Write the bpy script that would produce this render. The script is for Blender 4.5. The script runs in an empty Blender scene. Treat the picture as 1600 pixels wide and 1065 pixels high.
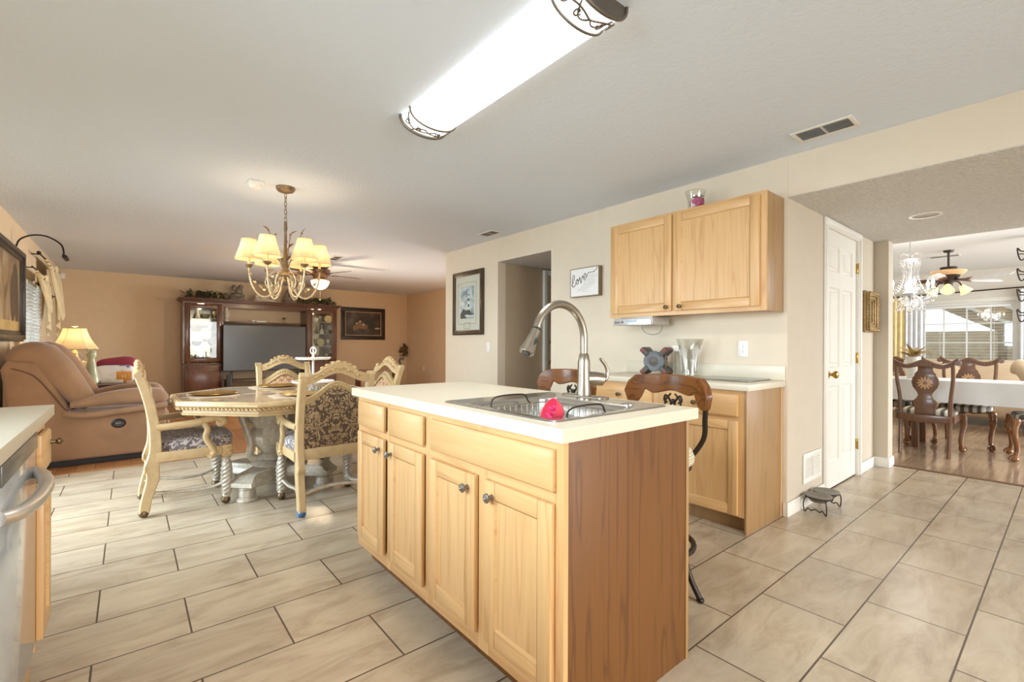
import bpy, bmesh, math, random
from mathutils import Vector, Matrix
random.seed(7)
S = bpy.context.scene
COL = S.collection
PI = math.pi
R = math.radians

# ---------------------------------------------------------------- camera, world, exposure
CAMH = 1.157
cd = bpy.data.cameras.new('camera')
cam = bpy.data.objects.new('camera', cd)
COL.objects.link(cam)
yaw, roll = R(39.52), R(0.2208)
F = Vector((math.sin(yaw), math.cos(yaw), 0))
RT = Vector((math.cos(yaw), -math.sin(yaw), 0))
UP = Vector((0, 0, 1))
r2 = RT * math.cos(roll) + UP * math.sin(roll)
u2 = UP * math.cos(roll) - RT * math.sin(roll)
mw = Matrix.Identity(4)
for i in range(3):
    mw[i][0], mw[i][1], mw[i][2] = r2[i], u2[i], -F[i]
mw[2][3] = CAMH
cam.matrix_world = mw
cd.sensor_width = 36.0
cd.lens = 725.8 / 1600 * 36.0
cd.shift_y = 5.76 / 1600
cd.clip_start = 0.02
S.camera = cam

S.view_settings.view_transform = 'Standard'
S.view_settings.look = 'None'
S.view_settings.gamma = 1.0
S.view_settings.use_curve_mapping = False
S.view_settings.exposure = 0.0

W = bpy.data.worlds.new('sky')
S.world = W
W.use_nodes = True
bg = W.node_tree.nodes['Background']
bg.inputs[0].default_value = (0.86, 0.93, 1.0, 1)
bg.inputs[1].default_value = 2.0


def daylight(name, loc, rot, sx, sy, power, color=(0.90, 0.95, 1.0)):
    """area lamp standing in for daylight at an out-of-view wall opening"""
    l = bpy.data.lights.new(name, 'AREA')
    l.shape = 'RECTANGLE'
    l.size, l.size_y = sx, sy
    l.spread = R(112)
    l.energy = power
    l.color = color
    o = bpy.data.objects.new(name, l)
    o.location = loc
    o.rotation_euler = rot
    COL.objects.link(o)
    return o


# sliding door and kitchen window in the left wall, living room glazing, added lamps behind the camera and beside the dining room
daylight('daylight_slider', (-1.55, 4.3, 1.2), (0, R(-68), 0), 2.0, 2.0, 98, (0.74, 0.87, 1.0))
daylight('daylight_kitchen', (-1.38, 1.1, 1.65), (0, R(-68), 0), 1.0, 1.8, 55, (0.74, 0.87, 1.0))
daylight('added_fill_back', (1.6, -3.15, 1.25), (R(70), 0, 0), 3.4, 2.1, 88, (1.0, 0.97, 0.93))  # added lamp brightening the room from behind, its opening is assumed
daylight('daylight_living', (6.2, 7.2, 1.2), (0, R(68), 0), 2.0, 2.2, 180)
daylight('added_fill_dining', (8.2, -3.0, 1.35), (R(75), 0, 0), 3.6, 1.7, 190)  # added lamp brightening dining room and hall, outside an assumed opening

# ---------------------------------------------------------------- mesh helpers
class MB:
    """collects shapes into one mesh; mi is the material slot of what is added next"""
    def __init__(s):
        s.bm = bmesh.new()
        s.mi = 0
        s.nb = 0
        s.T = Matrix.Identity(4)

    def _take(s, fn):
        n0 = set(s.bm.faces)
        v0 = set(s.bm.verts)
        fn()
        for f in s.bm.faces:
            if f not in n0:
                f.material_index = s.mi
        vs = [v for v in s.bm.verts if v not in v0]
        if s.T != Matrix.Identity(4):
            bmesh.ops.transform(s.bm, matrix=s.T, verts=vs)
        return vs

    def mesh(s, verts, faces):
        vs = [s.bm.verts.new(s.T @ Vector(v)) for v in verts]
        for f in faces:
            try:
                fc = s.bm.faces.new([vs[i] for i in f])
                fc.material_index = s.mi
            except ValueError:
                pass
        return vs

    def box(s, x0, x1, y0, y1, z0, z1, b=0.0, seg=2, M=None):
        x0, x1 = min(x0, x1), max(x0, x1)
        y0, y1 = min(y0, y1), max(y0, y1)
        z0, z1 = min(z0, z1), max(z0, z1)
        s.nb += 1
        e = (s.nb % 5) * 0.00016          # overlapping boxes never share a plane
        if min(x1 - x0, y1 - y0, z1 - z0) > 0.004:
            x0 += e; x1 -= e; y0 += e; y1 -= e; z0 += e * .5; z1 -= e * .5
        t = bmesh.new()
        bmesh.ops.create_cube(t, size=1)
        for v in t.verts:
            v.co = Vector(((x0 + x1) / 2 + v.co.x * (x1 - x0), (y0 + y1) / 2 + v.co.y * (y1 - y0), (z0 + z1) / 2 + v.co.z * (z1 - z0)))
        if b > 0:
            b = min(b, 0.49 * min(x1 - x0, y1 - y0, z1 - z0))
            bmesh.ops.bevel(t, geom=list(t.edges), offset=b, segments=seg, profile=0.5, affect='EDGES')
        return s._merge(t, M)

    def _merge(s, t, M=None):
        T = s.T @ M if M is not None else s.T
        mp = {}
        for v in t.verts:
            mp[v] = s.bm.verts.new(T @ v.co)
        for f in t.faces:
            try:
                nf = s.bm.faces.new([mp[v] for v in f.verts])
                nf.material_index = s.mi
            except ValueError:
                pass
        t.free()
        return list(mp.values())

    def loft(s, rings, caps=True, closed=False):
        """rings: lists of equal length of points, joined in order"""
        vs = [[s.bm.verts.new(s.T @ Vector(p)) for p in r] for r in rings]
        n = len(vs[0])
        m = len(vs)
        for i in range(m if closed else m - 1):
            a, b = vs[i], vs[(i + 1) % m]
            for j in range(n):
                k = (j + 1) % n
                try:
                    f = s.bm.faces.new((a[j], a[k], b[k], b[j]))
                    f.material_index = s.mi
                except ValueError:
                    pass
        if caps and not closed:
            for r, rev in ((vs[0], True), (vs[-1], False)):
                try:
                    f = s.bm.faces.new(list(reversed(r)) if rev else r)
                    f.material_index = s.mi
                except ValueError:
                    pass
        return vs

    def tube(s, pts, r, seg=8, closed=False, caps=True, flat=1.0):
        P = [Vector(p) for p in pts]
        n = len(P)
        rr = r if isinstance(r, (list, tuple)) else [r] * n
        rings = []
        prev = None
        for i in range(n):
            a = P[(i - 1) % n] if (closed or i > 0) else P[i]
            c = P[(i + 1) % n] if (closed or i < n - 1) else P[i]
            t = (c - a)
            if t.length < 1e-9:
                t = Vector((0, 0, 1))
            t.normalize()
            if prev is None:
                ref = Vector((0, 0, 1)) if abs(t.z) < 0.9 else Vector((1, 0, 0))
                u = t.cross(ref).normalized()
            else:
                u = (prev - t * prev.dot(t))
                if u.length < 1e-6:
                    u = t.orthogonal()
                u.normalize()
            prev = u
            w = t.cross(u)
            rings.append([P[i] + (u * math.cos(2 * PI * k / seg) + w * flat * math.sin(2 * PI * k / seg)) * rr[i] for k in range(seg)])
        return s.loft(rings, caps, closed)

    def cyl(s, p0, p1, r0, r1=None, seg=16):
        return s.tube([p0, p1], [r0, r0 if r1 is None else r1], seg)

    def lathe(s, prof, c=(0, 0, 0), seg=24, M=None, twist=0, lobes=0, depth=0, sx=1.0, sy=1.0, ring=False):
        """profile of (radius, z); optional spiral lobes"""
        T0 = s.T
        s.T = T0 @ Matrix.Translation(c) @ (M if M is not None else Matrix.Identity(4))
        rings = []
        for (r, z) in prof:
            ring = []
            for k in range(seg):
                a = 2 * PI * k / seg
                q = r
                if lobes:
                    q = r * (1 + depth * math.cos(lobes * (a - twist * z)))
                ring.append((q * math.cos(a) * sx, q * math.sin(a) * sy, z))
            rings.append(ring)
        s.loft(rings, closed=ring)
        s.T = T0

    def prism(s, poly, d0, d1, M=None, b=0.0, seg=2):
        """polygon in local XY, extruded along local Z from d0 to d1"""
        t = bmesh.new()
        a = [t.verts.new((p[0], p[1], d0)) for p in poly]
        c = [t.verts.new((p[0], p[1], d1)) for p in poly]
        n = len(poly)
        t.faces.new(list(reversed(a)))
        t.faces.new(c)
        for i in range(n):
            k = (i + 1) % n
            t.faces.new((a[i], a[k], c[k], c[i]))
        bmesh.ops.recalc_face_normals(t, faces=list(t.faces))
        if b > 0:
            es = [e for e in t.edges if abs(e.verts[0].co.z - e.verts[1].co.z) < 1e-7]
            bmesh.ops.bevel(t, geom=es, offset=b, segments=seg, profile=0.5, affect='EDGES')
        fs = [f for f in t.faces if len(f.verts) > 4]
        if fs:
            bmesh.ops.triangulate(t, faces=fs)
        return s._merge(t, M)

    def ball(s, c, r, seg=14, rings=8, M=None):
        if not isinstance(r, (list, tuple)):
            r = (r, r, r)
        T = Matrix.Translation(c) @ (M if M is not None else Matrix.Identity(4))
        t = bmesh.new()
        bmesh.ops.create_uvsphere(t, u_segments=seg, v_segments=rings, radius=1)
        for v in t.verts:
            v.co = Vector((v.co.x * r[0], v.co.y * r[1], v.co.z * r[2]))
        return s._merge(t, T)

    def pillow(s, x0, x1, y0, y1, z0, z1, p=4.0, n=18, M=None, crown=0.0):
        """soft box: superellipsoid filling the given bounds"""
        t = bmesh.new()
        bmesh.ops.create_cube(t, size=2)
        bmesh.ops.subdivide_edges(t, edges=list(t.edges), cuts=n // 2, use_grid_fill=True)
        c = Vector(((x0 + x1) / 2, (y0 + y1) / 2, (z0 + z1) / 2))
        h = Vector(((x1 - x0) / 2, (y1 - y0) / 2, (z1 - z0) / 2))
        for v in t.verts:
            q = v.co
            l = (abs(q.x) ** p + abs(q.y) ** p + abs(q.z) ** p) ** (1 / p)
            d = q / l
            v.co = Vector((c.x + d.x * h.x, c.y + d.y * h.y, c.z + d.z * h.z))
        return s._merge(t, M)

    def sheet(s, fn, nu, nv, thick=0.0):
        """grid surface fn(u,v), optionally given thickness along its normals"""
        g = [[Vector(fn(i / nu, j / nv)) for j in range(nv + 1)] for i in range(nu + 1)]
        t = bmesh.new()
        vs = [[t.verts.new(p) for p in row] for row in g]
        for i in range(nu):
            for j in range(nv):
                t.faces.new((vs[i][j], vs[i + 1][j], vs[i + 1][j + 1], vs[i][j + 1]))
        if thick:
            t.normal_update()
            bmesh.ops.solidify(t, geom=list(t.faces), thickness=thick)
        return s._merge(t)

    def build(s, name, mats, parent=None, world=False, ang=40, recenter=True):
        me = bpy.data.meshes.new(name)
        bmesh.ops.recalc_face_normals(s.bm, faces=list(s.bm.faces))
        off = Vector((0, 0, 0))
        if parent is None:
            if recenter and s.bm.verts:
                xs = [v.co for v in s.bm.verts]
                lo = Vector([min(c[i] for c in xs) for i in range(3)])
                hi = Vector([max(c[i] for c in xs) for i in range(3)])
                off = Vector(((lo.x + hi.x) / 2, (lo.y + hi.y) / 2, lo.z))
        elif world:
            p = parent
            while p is not None:
                off += p.location
                p = p.parent
        if off.length > 0:
            bmesh.ops.translate(s.bm, vec=-off, verts=list(s.bm.verts))
        s.bm.to_mesh(me)
        s.bm.free()
        if not isinstance(mats, (list, tuple)):
            mats = [mats]
        for m in mats:
            me.materials.append(m)
        for p in me.polygons:
            p.use_smooth = True
        me.set_sharp_from_angle(angle=R(ang))
        o = bpy.data.objects.new(name, me)
        COL.objects.link(o)
        if parent is None:
            o.location = off
        else:
            o.parent = parent
        return o


def tag(o, label=None, cat=None, group=None, kind=None):
    if label: o['label'] = label
    if cat: o['category'] = cat
    if group: o['group'] = group
    if kind: o['kind'] = kind
    return o


def thing(name, label, cat, loc=(0, 0, 0), rz=0.0, group=None):
    o = bpy.data.objects.new(name, None)
    o.empty_display_size = 0.05
    o.location = loc
    o.rotation_euler = (0, 0, rz)
    COL.objects.link(o)
    return tag(o, label, cat, group)


def solo(name, mb, mats, label, cat, group=None, ang=40):
    return tag(mb.build(name, mats, None, ang=ang), label, cat, group)


def struct(name, mb, mats, ang=30, parent=None, world=True):
    return tag(mb.build(name, mats, parent, world, ang=ang, recenter=False), kind='structure') if parent is None else mb.build(name, mats, parent, world, ang=ang)


def copy_tree(o, parent=None, **kw):
    c = o.copy()
    COL.objects.link(c)
    if parent is not None:
        c.parent = parent
    for ch in [x for x in KIDS(o)]:
        copy_tree(ch, c)
    return c


def KIDS(o):
    return [x for x in bpy.data.objects if x.parent == o]


def point(name, loc, power, color, radius, parent=None):
    l = bpy.data.lights.new(name, 'POINT')
    l.energy = power
    l.color = color
    l.shadow_soft_size = radius
    o = bpy.data.objects.new(name, l)
    o.location = loc
    COL.objects.link(o)
    if parent is not None:
        o.parent = parent
    return o


def arc(c, r, a0, a1, n, plane='xz'):
    out = []
    for i in range(n + 1):
        a = R(a0 + (a1 - a0) * i / n)
        x, y = r * math.cos(a), r * math.sin(a)
        if plane == 'xz': out.append((c[0] + x, c[1], c[2] + y))
        elif plane == 'yz': out.append((c[0], c[1] + x, c[2] + y))
        else: out.append((c[0] + x, c[1] + y, c[2]))
    return out


def smooth(pts, n=6):
    """Catmull-Rom through the points"""
    P = [Vector(p) for p in pts]
    out = []
    for i in range(len(P) - 1):
        p0 = P[max(i - 1, 0)]; p1 = P[i]; p2 = P[i + 1]; p3 = P[min(i + 2, len(P) - 1)]
        for k in range(n):
            t = k / n
            out.append(0.5 * ((2 * p1) + (p2 - p0) * t + (2 * p0 - 5 * p1 + 4 * p2 - p3) * t * t + (3 * p1 - p0 - 3 * p2 + p3) * t ** 3))
    out.append(P[-1])
    return out


def mirror_x(poly):
    """close a half outline (x>=0, bottom to top) into a symmetric polygon"""
    return poly + [(-x, y) for (x, y) in reversed(poly) if x > 1e-6]


XZ = Matrix.Rotation(R(90), 4, 'X')          # local (x,y,z) -> (x,-z,y): polygon stands in XZ, depth along -Y
YZ = Matrix(((0, 0, 1, 0), (1, 0, 0, 0), (0, 1, 0, 0), (0, 0, 0, 1)))   # polygon stands in YZ, depth along X

# ---------------------------------------------------------------- materials
def lin(h):
    if isinstance(h, str):
        h = h.lstrip('#')
        h = [int(h[i:i + 2], 16) / 255 for i in (0, 2, 4)]
    return tuple(((c / 12.92) if c <= 0.04045 else ((c + 0.055) / 1.055) ** 2.4) for c in h) + (1.0,)


def newmat(name):
    m = bpy.data.materials.new(name)
    m.use_nodes = True
    nt = m.node_tree
    return m, nt, nt.nodes['Principled BSDF']


def node(nt, typ, **kw):
    n = nt.nodes.new(typ)
    for k, v in kw.items():
        if k.startswith('i_'):
            n.inputs[k[2:].replace('_', ' ')].default_value = v
        else:
            setattr(n, k, v)
    return n


def coords(nt, scale=(1, 1, 1), loc=(0, 0, 0), rot=(0, 0, 0), out='Object'):
    tc = nt.nodes.new('ShaderNodeTexCoord')
    mp = nt.nodes.new('ShaderNodeMapping')
    mp.inputs['Scale'].default_value = scale
    mp.inputs['Location'].default_value = loc
    mp.inputs['Rotation'].default_value = rot
    nt.links.new(tc.outputs[out], mp.inputs['Vector'])
    return mp.outputs[0]


def ramp(nt, fac, stops, interp='LINEAR'):
    r = nt.nodes.new('ShaderNodeValToRGB')
    r.color_ramp.interpolation = interp
    el = r.color_ramp.elements
    while len(el) < len(stops):
        el.new(0.5)
    for e, (p, c) in zip(el, stops):
        e.position = p
        e.color = c
    nt.links.new(fac, r.inputs[0])
    return r.outputs[0]


def mixc(nt, a, b, fac, mode='MIX'):
    m = nt.nodes.new('ShaderNodeMix')
    m.data_type = 'RGBA'
    m.blend_type = mode
    for sock, v in ((m.inputs[0], fac), (m.inputs[6], a), (m.inputs[7], b)):
        if hasattr(v, 'links'):
            nt.links.new(v, sock)
        else:
            sock.default_value = v
    return m.outputs[2]


def bump(nt, b, height, strength=0.3, dist=0.01):
    n = nt.nodes.new('ShaderNodeBump')
    n.inputs['Strength'].default_value = strength
    n.inputs['Distance'].default_value = dist
    nt.links.new(height, n.inputs['Height'])
    nt.links.new(n.outputs[0], b.inputs['Normal'])


def plain(name, c, rough=0.5, metal=0.0, var=0.06, vs=9.0, bmp=0.0, bs=60.0, emit=None, es=0.0, spec=0.5, sheen=0.0, coat=0.0):
    m, nt, b = newmat(name)
    c = lin(c)
    n = node(nt, 'ShaderNodeTexNoise', i_Scale=vs, i_Detail=3.0)
    nt.links.new(coords(nt), n.inputs['Vector'])
    lo = tuple(x * (1 - var) for x in c[:3]) + (1,)
    hi = tuple(min(1, x * (1 + var)) for x in c[:3]) + (1,)
    nt.links.new(ramp(nt, n.outputs[0], [(0.3, lo), (0.7, hi)]), b.inputs['Base Color'])
    b.inputs['Roughness'].default_value = rough
    b.inputs['Metallic'].default_value = metal
    b.inputs['Specular IOR Level'].default_value = spec
    if sheen: b.inputs['Sheen Weight'].default_value = sheen
    if coat: b.inputs['Coat Weight'].default_value = coat
    if bmp:
        n2 = node(nt, 'ShaderNodeTexNoise', i_Scale=bs, i_Detail=4.0)
        nt.links.new(coords(nt), n2.inputs['Vector'])
        bump(nt, b, n2.outputs[0], bmp, 0.01)
    if emit is not None:
        b.inputs['Emission Color'].default_value = lin(emit)
        b.inputs['Emission Strength'].default_value = es
    return m


def wood(name, light, dark, axis='z', scale=1.0, rough=0.38, contrast=1.0, coat=0.0, rings=0.5):
    """straight grain with cathedral figure running along one object axis"""
    m, nt, b = newmat(name)
    al, ac = 0.55 * scale, 9.0 * scale
    sc = {'z': (ac, ac, al), 'x': (al, ac, ac), 'y': (ac, al, ac)}[axis]
    fsc = tuple(q * 7 if q == ac else q * 5 for q in sc)
    n1 = node(nt, 'ShaderNodeTexNoise', i_Scale=1.0, i_Detail=2.0, i_Distortion=0.6)
    nt.links.new(coords(nt, sc), n1.inputs['Vector'])
    mul = node(nt, 'ShaderNodeMath', operation='MULTIPLY'); mul.inputs[1].default_value = 9.0
    nt.links.new(n1.outputs[0], mul.inputs[0])
    fr = node(nt, 'ShaderNodeMath', operation='PINGPONG'); fr.inputs[1].default_value = 1.0
    nt.links.new(mul.outputs[0], fr.inputs[0])
    n2 = node(nt, 'ShaderNodeTexNoise', i_Scale=1.0, i_Detail=5.0, i_Roughness=0.7)
    nt.links.new(coords(nt, fsc), n2.inputs['Vector'])
    L, D = lin(light), lin(dark)
    mid = tuple((L[i] + D[i]) / 2 for i in range(3)) + (1,)
    base = ramp(nt, n2.outputs[0], [(0.30, mid), (0.62, L)])
    ringc = ramp(nt, fr.outputs[0], [(0.0, D), (0.30, L), (1.0, L)])
    nt.links.new(mixc(nt, base, ringc, rings * contrast), b.inputs['Base Color'])
    b.inputs['Roughness'].default_value = rough
    if coat: b.inputs['Coat Weight'].default_value = coat
    bump(nt, b, n2.outputs[0], 0.05, 0.004)
    return m


def tile_mat():
    m, nt, b = newmat('travertine_tile')
    v = coords(nt, (1, 1, 1), (0.1 + 0.597 * 10, -0.272 + 0.329 * 10, 0))
    br = node(nt, 'ShaderNodeTexBrick', offset=0.5, offset_frequency=2, squash=1.0)
    br.inputs['Scale'].default_value = 1.0
    br.inputs['Brick Width'].default_value = 0.597
    br.inputs['Row Height'].default_value = 0.329
    br.inputs['Mortar Size'].default_value = 0.0033
    br.inputs['Mortar Smooth'].default_value = 0.05
    br.inputs['Bias'].default_value = 0.0
    br.inputs['Color1'].default_value = lin('#bfae96')
    br.inputs['Color2'].default_value = lin('#ad9b84')
    br.inputs['Mortar'].default_value = lin('#54463a')
    nt.links.new(v, br.inputs['Vector'])
    n = node(nt, 'ShaderNodeTexNoise', i_Scale=1.0, i_Detail=9.0, i_Roughness=0.68, i_Distortion=0.9)
    nt.links.new(coords(nt, (2.6, 8.5, 1), rot=(0, 0, 0.12)), n.inputs['Vector'])
    veil = ramp(nt, n.outputs[0], [(0.32, lin('#8f7b64')), (0.5, lin('#c2b29b')), (0.70, lin('#dccfba'))])
    n3 = node(nt, 'ShaderNodeTexNoise', i_Scale=1.7, i_Detail=3.0)
    nt.links.new(coords(nt), n3.inputs['Vector'])
    tint = ramp(nt, n3.outputs[0], [(0.35, (0.92, 0.92, 0.92, 1)), (0.65, (1.06, 1.04, 1.0, 1))])
    c1 = mixc(nt, br.outputs[0], veil, 0.44, 'MIX')
    c1 = mixc(nt, c1, tint, 0.8, 'MULTIPLY')
    c2 = mixc(nt, c1, lin('#54463a'), br.outputs['Fac'])
    nt.links.new(c2, b.inputs['Base Color'])
    b.inputs['Roughness'].default_value = 0.27
    inv = node(nt, 'ShaderNodeMath', operation='SUBTRACT'); inv.inputs[0].default_value = 1.0
    nt.links.new(br.outputs['Fac'], inv.inputs[1])
    bump(nt, b, inv.outputs[0], 0.5, 0.004)
    return m


def plank_mat(name, along, cols, width=0.13, length=1.2, rough=0.22):
    m, nt, b = newmat(name)
    rot = (0, 0, 0) if along == 'x' else (0, 0, R(90))
    v = coords(nt, rot=rot, loc=(20, 20, 0))
    br = node(nt, 'ShaderNodeTexBrick', offset=0.37, offset_frequency=2)
    for k, q in (('Scale', 1.0), ('Brick Width', length), ('Row Height', width), ('Mortar Size', 0.001), ('Mortar Smooth', 0.1), ('Bias', 0.0),
                 ('Color1', lin(cols[0])), ('Color2', lin(cols[1])), ('Mortar', lin(cols[2]))):
        br.inputs[k].default_value = q
    nt.links.new(v, br.inputs['Vector'])
    n = node(nt, 'ShaderNodeTexNoise', i_Scale=1.0, i_Detail=5.0)
    nt.links.new(coords(nt, (2, 26, 1), rot=rot), n.inputs['Vector'])
    g = ramp(nt, n.outputs[0], [(0.3, (0.72, 0.68, 0.64, 1)), (0.7, (1.12, 1.08, 1.04, 1))])
    nt.links.new(mixc(nt, br.outputs[0], g, 0.8, 'MULTIPLY'), b.inputs['Base Color'])
    b.inputs['Roughness'].default_value = rough
    return m


def damask(name, ground, fig, hi, scale=13.0, mirror=True):
    m, nt, b = newmat(name)
    tc = nt.nodes.new('ShaderNodeTexCoord')
    sep = nt.nodes.new('ShaderNodeSeparateXYZ')
    nt.links.new(tc.outputs['Object'], sep.inputs[0])
    com = nt.nodes.new('ShaderNodeCombineXYZ')
    if mirror:
        ab = node(nt, 'ShaderNodeMath', operation='PINGPONG'); ab.inputs[1].default_value = 0.19
        nt.links.new(sep.outputs[0], ab.inputs[0])
        nt.links.new(ab.outputs[0], com.inputs[0])
    else:
        nt.links.new(sep.outputs[0], com.inputs[0])
    nt.links.new(sep.outputs[1], com.inputs[1])
    nt.links.new(sep.outputs[2], com.inputs[2])
    n = node(nt, 'ShaderNodeTexNoise', i_Scale=scale, i_Detail=1.5, i_Distortion=2.6)
    nt.links.new(com.outputs[0], n.inputs['Vector'])
    vo = node(nt, 'ShaderNodeTexVoronoi', i_Scale=scale * 1.2)
    nt.links.new(com.outputs[0], vo.inputs['Vector'])
    w = node(nt, 'ShaderNodeMath', operation='ADD')
    sc = node(nt, 'ShaderNodeMath', operation='MULTIPLY'); sc.inputs[1].default_value = 0.35
    nt.links.new(vo.outputs['Distance'], sc.inputs[0])
    nt.links.new(n.outputs[0], w.inputs[0]); nt.links.new(sc.outputs[0], w.inputs[1])
    f = node(nt, 'ShaderNodeMath', operation='PINGPONG'); f.inputs[1].default_value = 0.11
    nt.links.new(w.outputs[0], f.inputs[0])
    c = ramp(nt, f.outputs[0], [(0.0, lin(ground)), (0.045, lin(ground)), (0.06, lin(fig)), (0.085, lin(hi)), (0.11, lin(fig))])
    nt.links.new(c, b.inputs['Base Color'])
    b.inputs['Roughness'].default_value = 0.75
    b.inputs['Sheen Weight'].default_value = 0.2
    bump(nt, b, f.outputs[0], 0.3, 0.01)
    return m


def thin_glass(name, tint=(0.97, 0.99, 0.98, 1), gloss=0.08):
    m = bpy.data.materials.new(name)
    m.use_nodes = True
    nt = m.node_tree
    nt.nodes.clear()
    out = nt.nodes.new('ShaderNodeOutputMaterial')
    tr = nt.nodes.new('ShaderNodeBsdfTransparent'); tr.inputs[0].default_value = tint
    gl = nt.nodes.new('ShaderNodeBsdfGlossy'); gl.inputs['Roughness'].default_value = 0.03
    n = nt.nodes.new('ShaderNodeTexNoise'); n.inputs['Scale'].default_value = 1.5
    fr = nt.nodes.new('ShaderNodeLayerWeight'); fr.inputs[0].default_value = 0.5
    pw = nt.nodes.new('ShaderNodeMath'); pw.operation = 'POWER'; pw.inputs[1].default_value = 4.0
    nt.links.new(fr.outputs['Facing'], pw.inputs[0])
    mu = nt.nodes.new('ShaderNodeMath'); mu.operation = 'MULTIPLY_ADD'; mu.inputs[1].default_value = 0.6; mu.inputs[2].default_value = gloss * 0.6
    nt.links.new(pw.outputs[0], mu.inputs[0])
    mx = nt.nodes.new('ShaderNodeMixShader')
    nt.links.new(mu.outputs[0], mx.inputs[0])
    nt.links.new(tr.outputs[0], mx.inputs[1]); nt.links.new(gl.outputs[0], mx.inputs[2])
    nt.links.new(mx.outputs[0], out.inputs[0])
    return m


def cut_glass(name, rough=0.04, tint='#f4f6f4'):
    m, nt, b = newmat(name)
    b.inputs['Base Color'].default_value = lin(tint)
    b.inputs['Transmission Weight'].default_value = 1.0
    b.inputs['Roughness'].default_value = rough
    b.inputs['IOR'].default_value = 1.3
    n = node(nt, 'ShaderNodeTexNoise', i_Scale=40.0)
    nt.links.new(coords(nt), n.inputs['Vector'])
    bump(nt, b, n.outputs[0], 0.1, 0.004)
    return m


def shade_mat(name, c, emit, es):
    """lit fabric shade: diffuse and translucent cloth; the bulb inside lights it through"""
    m = bpy.data.materials.new(name)
    m.use_nodes = True
    nt = m.node_tree
    nt.nodes.clear()
    out = nt.nodes.new('ShaderNodeOutputMaterial')
    d = nt.nodes.new('ShaderNodeBsdfDiffuse')
    t = nt.nodes.new('ShaderNodeBsdfTranslucent')
    n = nt.nodes.new('ShaderNodeTexNoise'); n.inputs['Scale'].default_value = 60
    col = lin(c)
    rp = ramp(nt, n.outputs[0], [(0.3, tuple(x * .93 for x in col[:3]) + (1,)), (0.7, col)])
    nt.links.new(rp, d.inputs[0]); nt.links.new(rp, t.inputs[0])
    mx = nt.nodes.new('ShaderNodeMixShader'); mx.inputs[0].default_value = 0.35
    nt.links.new(d.outputs[0], mx.inputs[1]); nt.links.new(t.outputs[0], mx.inputs[2])
    nt.links.new(mx.outputs[0], out.inputs[0])
    return m


def textured_ceiling(name, c, scale, strength, speck=0.0):
    m, nt, b = newmat(name)
    n = node(nt, 'ShaderNodeTexNoise', i_Scale=scale, i_Detail=3.0, i_Roughness=0.6)
    nt.links.new(coords(nt), n.inputs['Vector'])
    C = lin(c)
    nt.links.new(ramp(nt, n.outputs[0], [(0.35, tuple(x * (1 - speck) for x in C[:3]) + (1,)), (0.65, C)]), b.inputs['Base Color'])
    b.inputs['Roughness'].default_value = 0.95
    b.inputs['Specular IOR Level'].default_value = 0.1
    bump(nt, b, n.outputs[0], strength, 0.02)
    return m


M = {}
M['wall'] = plain('wall_paint', '#e3d6c1', 0.85, var=0.015, bmp=0.12, bs=90, spec=0.2)
M['wall_warm'] = plain('wall_paint_tan', '#e2c8a6', 0.85, var=0.02, bmp=0.1, bs=90, spec=0.2)
M['wall_hall'] = plain('wall_paint_beige', '#cdc1ad', 0.6, var=0.015, bmp=0.12, bs=90, spec=0.3)
M['wall_hallway'] = plain('wall_paint_taupe', '#c4b096', 0.7, var=0.015, bmp=0.1, bs=90, spec=0.2)
M['wall_dining'] = plain('wall_paint_white', '#e6e0d4', 0.8, var=0.015, bmp=0.1, bs=90, spec=0.2)
M['ceil'] = textured_ceiling('ceiling_knockdown', '#dfe7f0', 42, 0.16)
M['ceil_pop'] = textured_ceiling('ceiling_popcorn', '#e0dcd4', 48, 1.0, 0.14)
M['tile'] = tile_mat()
M['planks'] = plank_mat('laminate_planks', 'y', ('#c08a58', '#a87044', '#5c3a20'), 0.13, 1.2, 0.25)
M['planks_d'] = plank_mat('laminate_planks_dining', 'x', ('#b39a80', '#98806a', '#66503c'), 0.19, 1.3, 0.14)
M['white'] = plain('white_paint', '#ece8de', 0.4, var=0.01)
M['white_pl'] = plain('white_plastic', '#f1eee8', 0.35, var=0.01)
M['oakV'] = wood('oak_vertical', '#d8af79', '#b67f49', 'z', rough=0.34, rings=0.35)
M['oakH'] = wood('oak_horizontal', '#d8af79', '#b67f49', 'y', rough=0.34, rings=0.4)
M['oakHx'] = wood('oak_crosswise', '#d9b07a', '#b98249', 'x', rough=0.34, rings=0.4)
M['oakPshade'] = wood('oak_veneer_shaded', '#74491d', '#4f2f10', 'z', scale=1.5, rough=0.5, rings=0.55)  # veneer brown, made darker to hold the shade on the island end
M['oakPshade2'] = wood('oak_veneer_side', '#a68357', '#84633d', 'z', scale=1.4, rough=0.36, rings=0.4)
M['counter'] = plain('laminate_counter', '#dbd2bd', 0.32, var=0.02, vs=120)
M['steel'] = plain('brushed_steel', '#c9c7c2', 0.24, 1.0, var=0.04, vs=30)
M['nickel'] = plain('brushed_nickel', '#a39a8c', 0.32, 1.0, var=0.04, vs=40)
M['dark'] = plain('black_plastic', '#26241f', 0.4, var=0.1)
M['iron'] = plain('wrought_iron', '#3a322b', 0.45, 0.7, var=0.12)
M['bronze'] = plain('aged_bronze', '#6d5a40', 0.4, 0.8, var=0.25, vs=25)
M['pewter'] = plain('pewter_knob', '#8d8b86', 0.3, 0.9, var=0.2, vs=60)
M['brass'] = plain('polished_brass', '#b08d45', 0.22, 1.0, var=0.05)
M['cream'] = plain('antique_cream_wood', '#c3a87c', 0.42, var=0.09, vs=22, bmp=0.05)
M['creamd'] = plain('antique_silver_wood', '#b9b0a0', 0.38, var=0.2, vs=30, bmp=0.1, metal=0.25)
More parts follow.
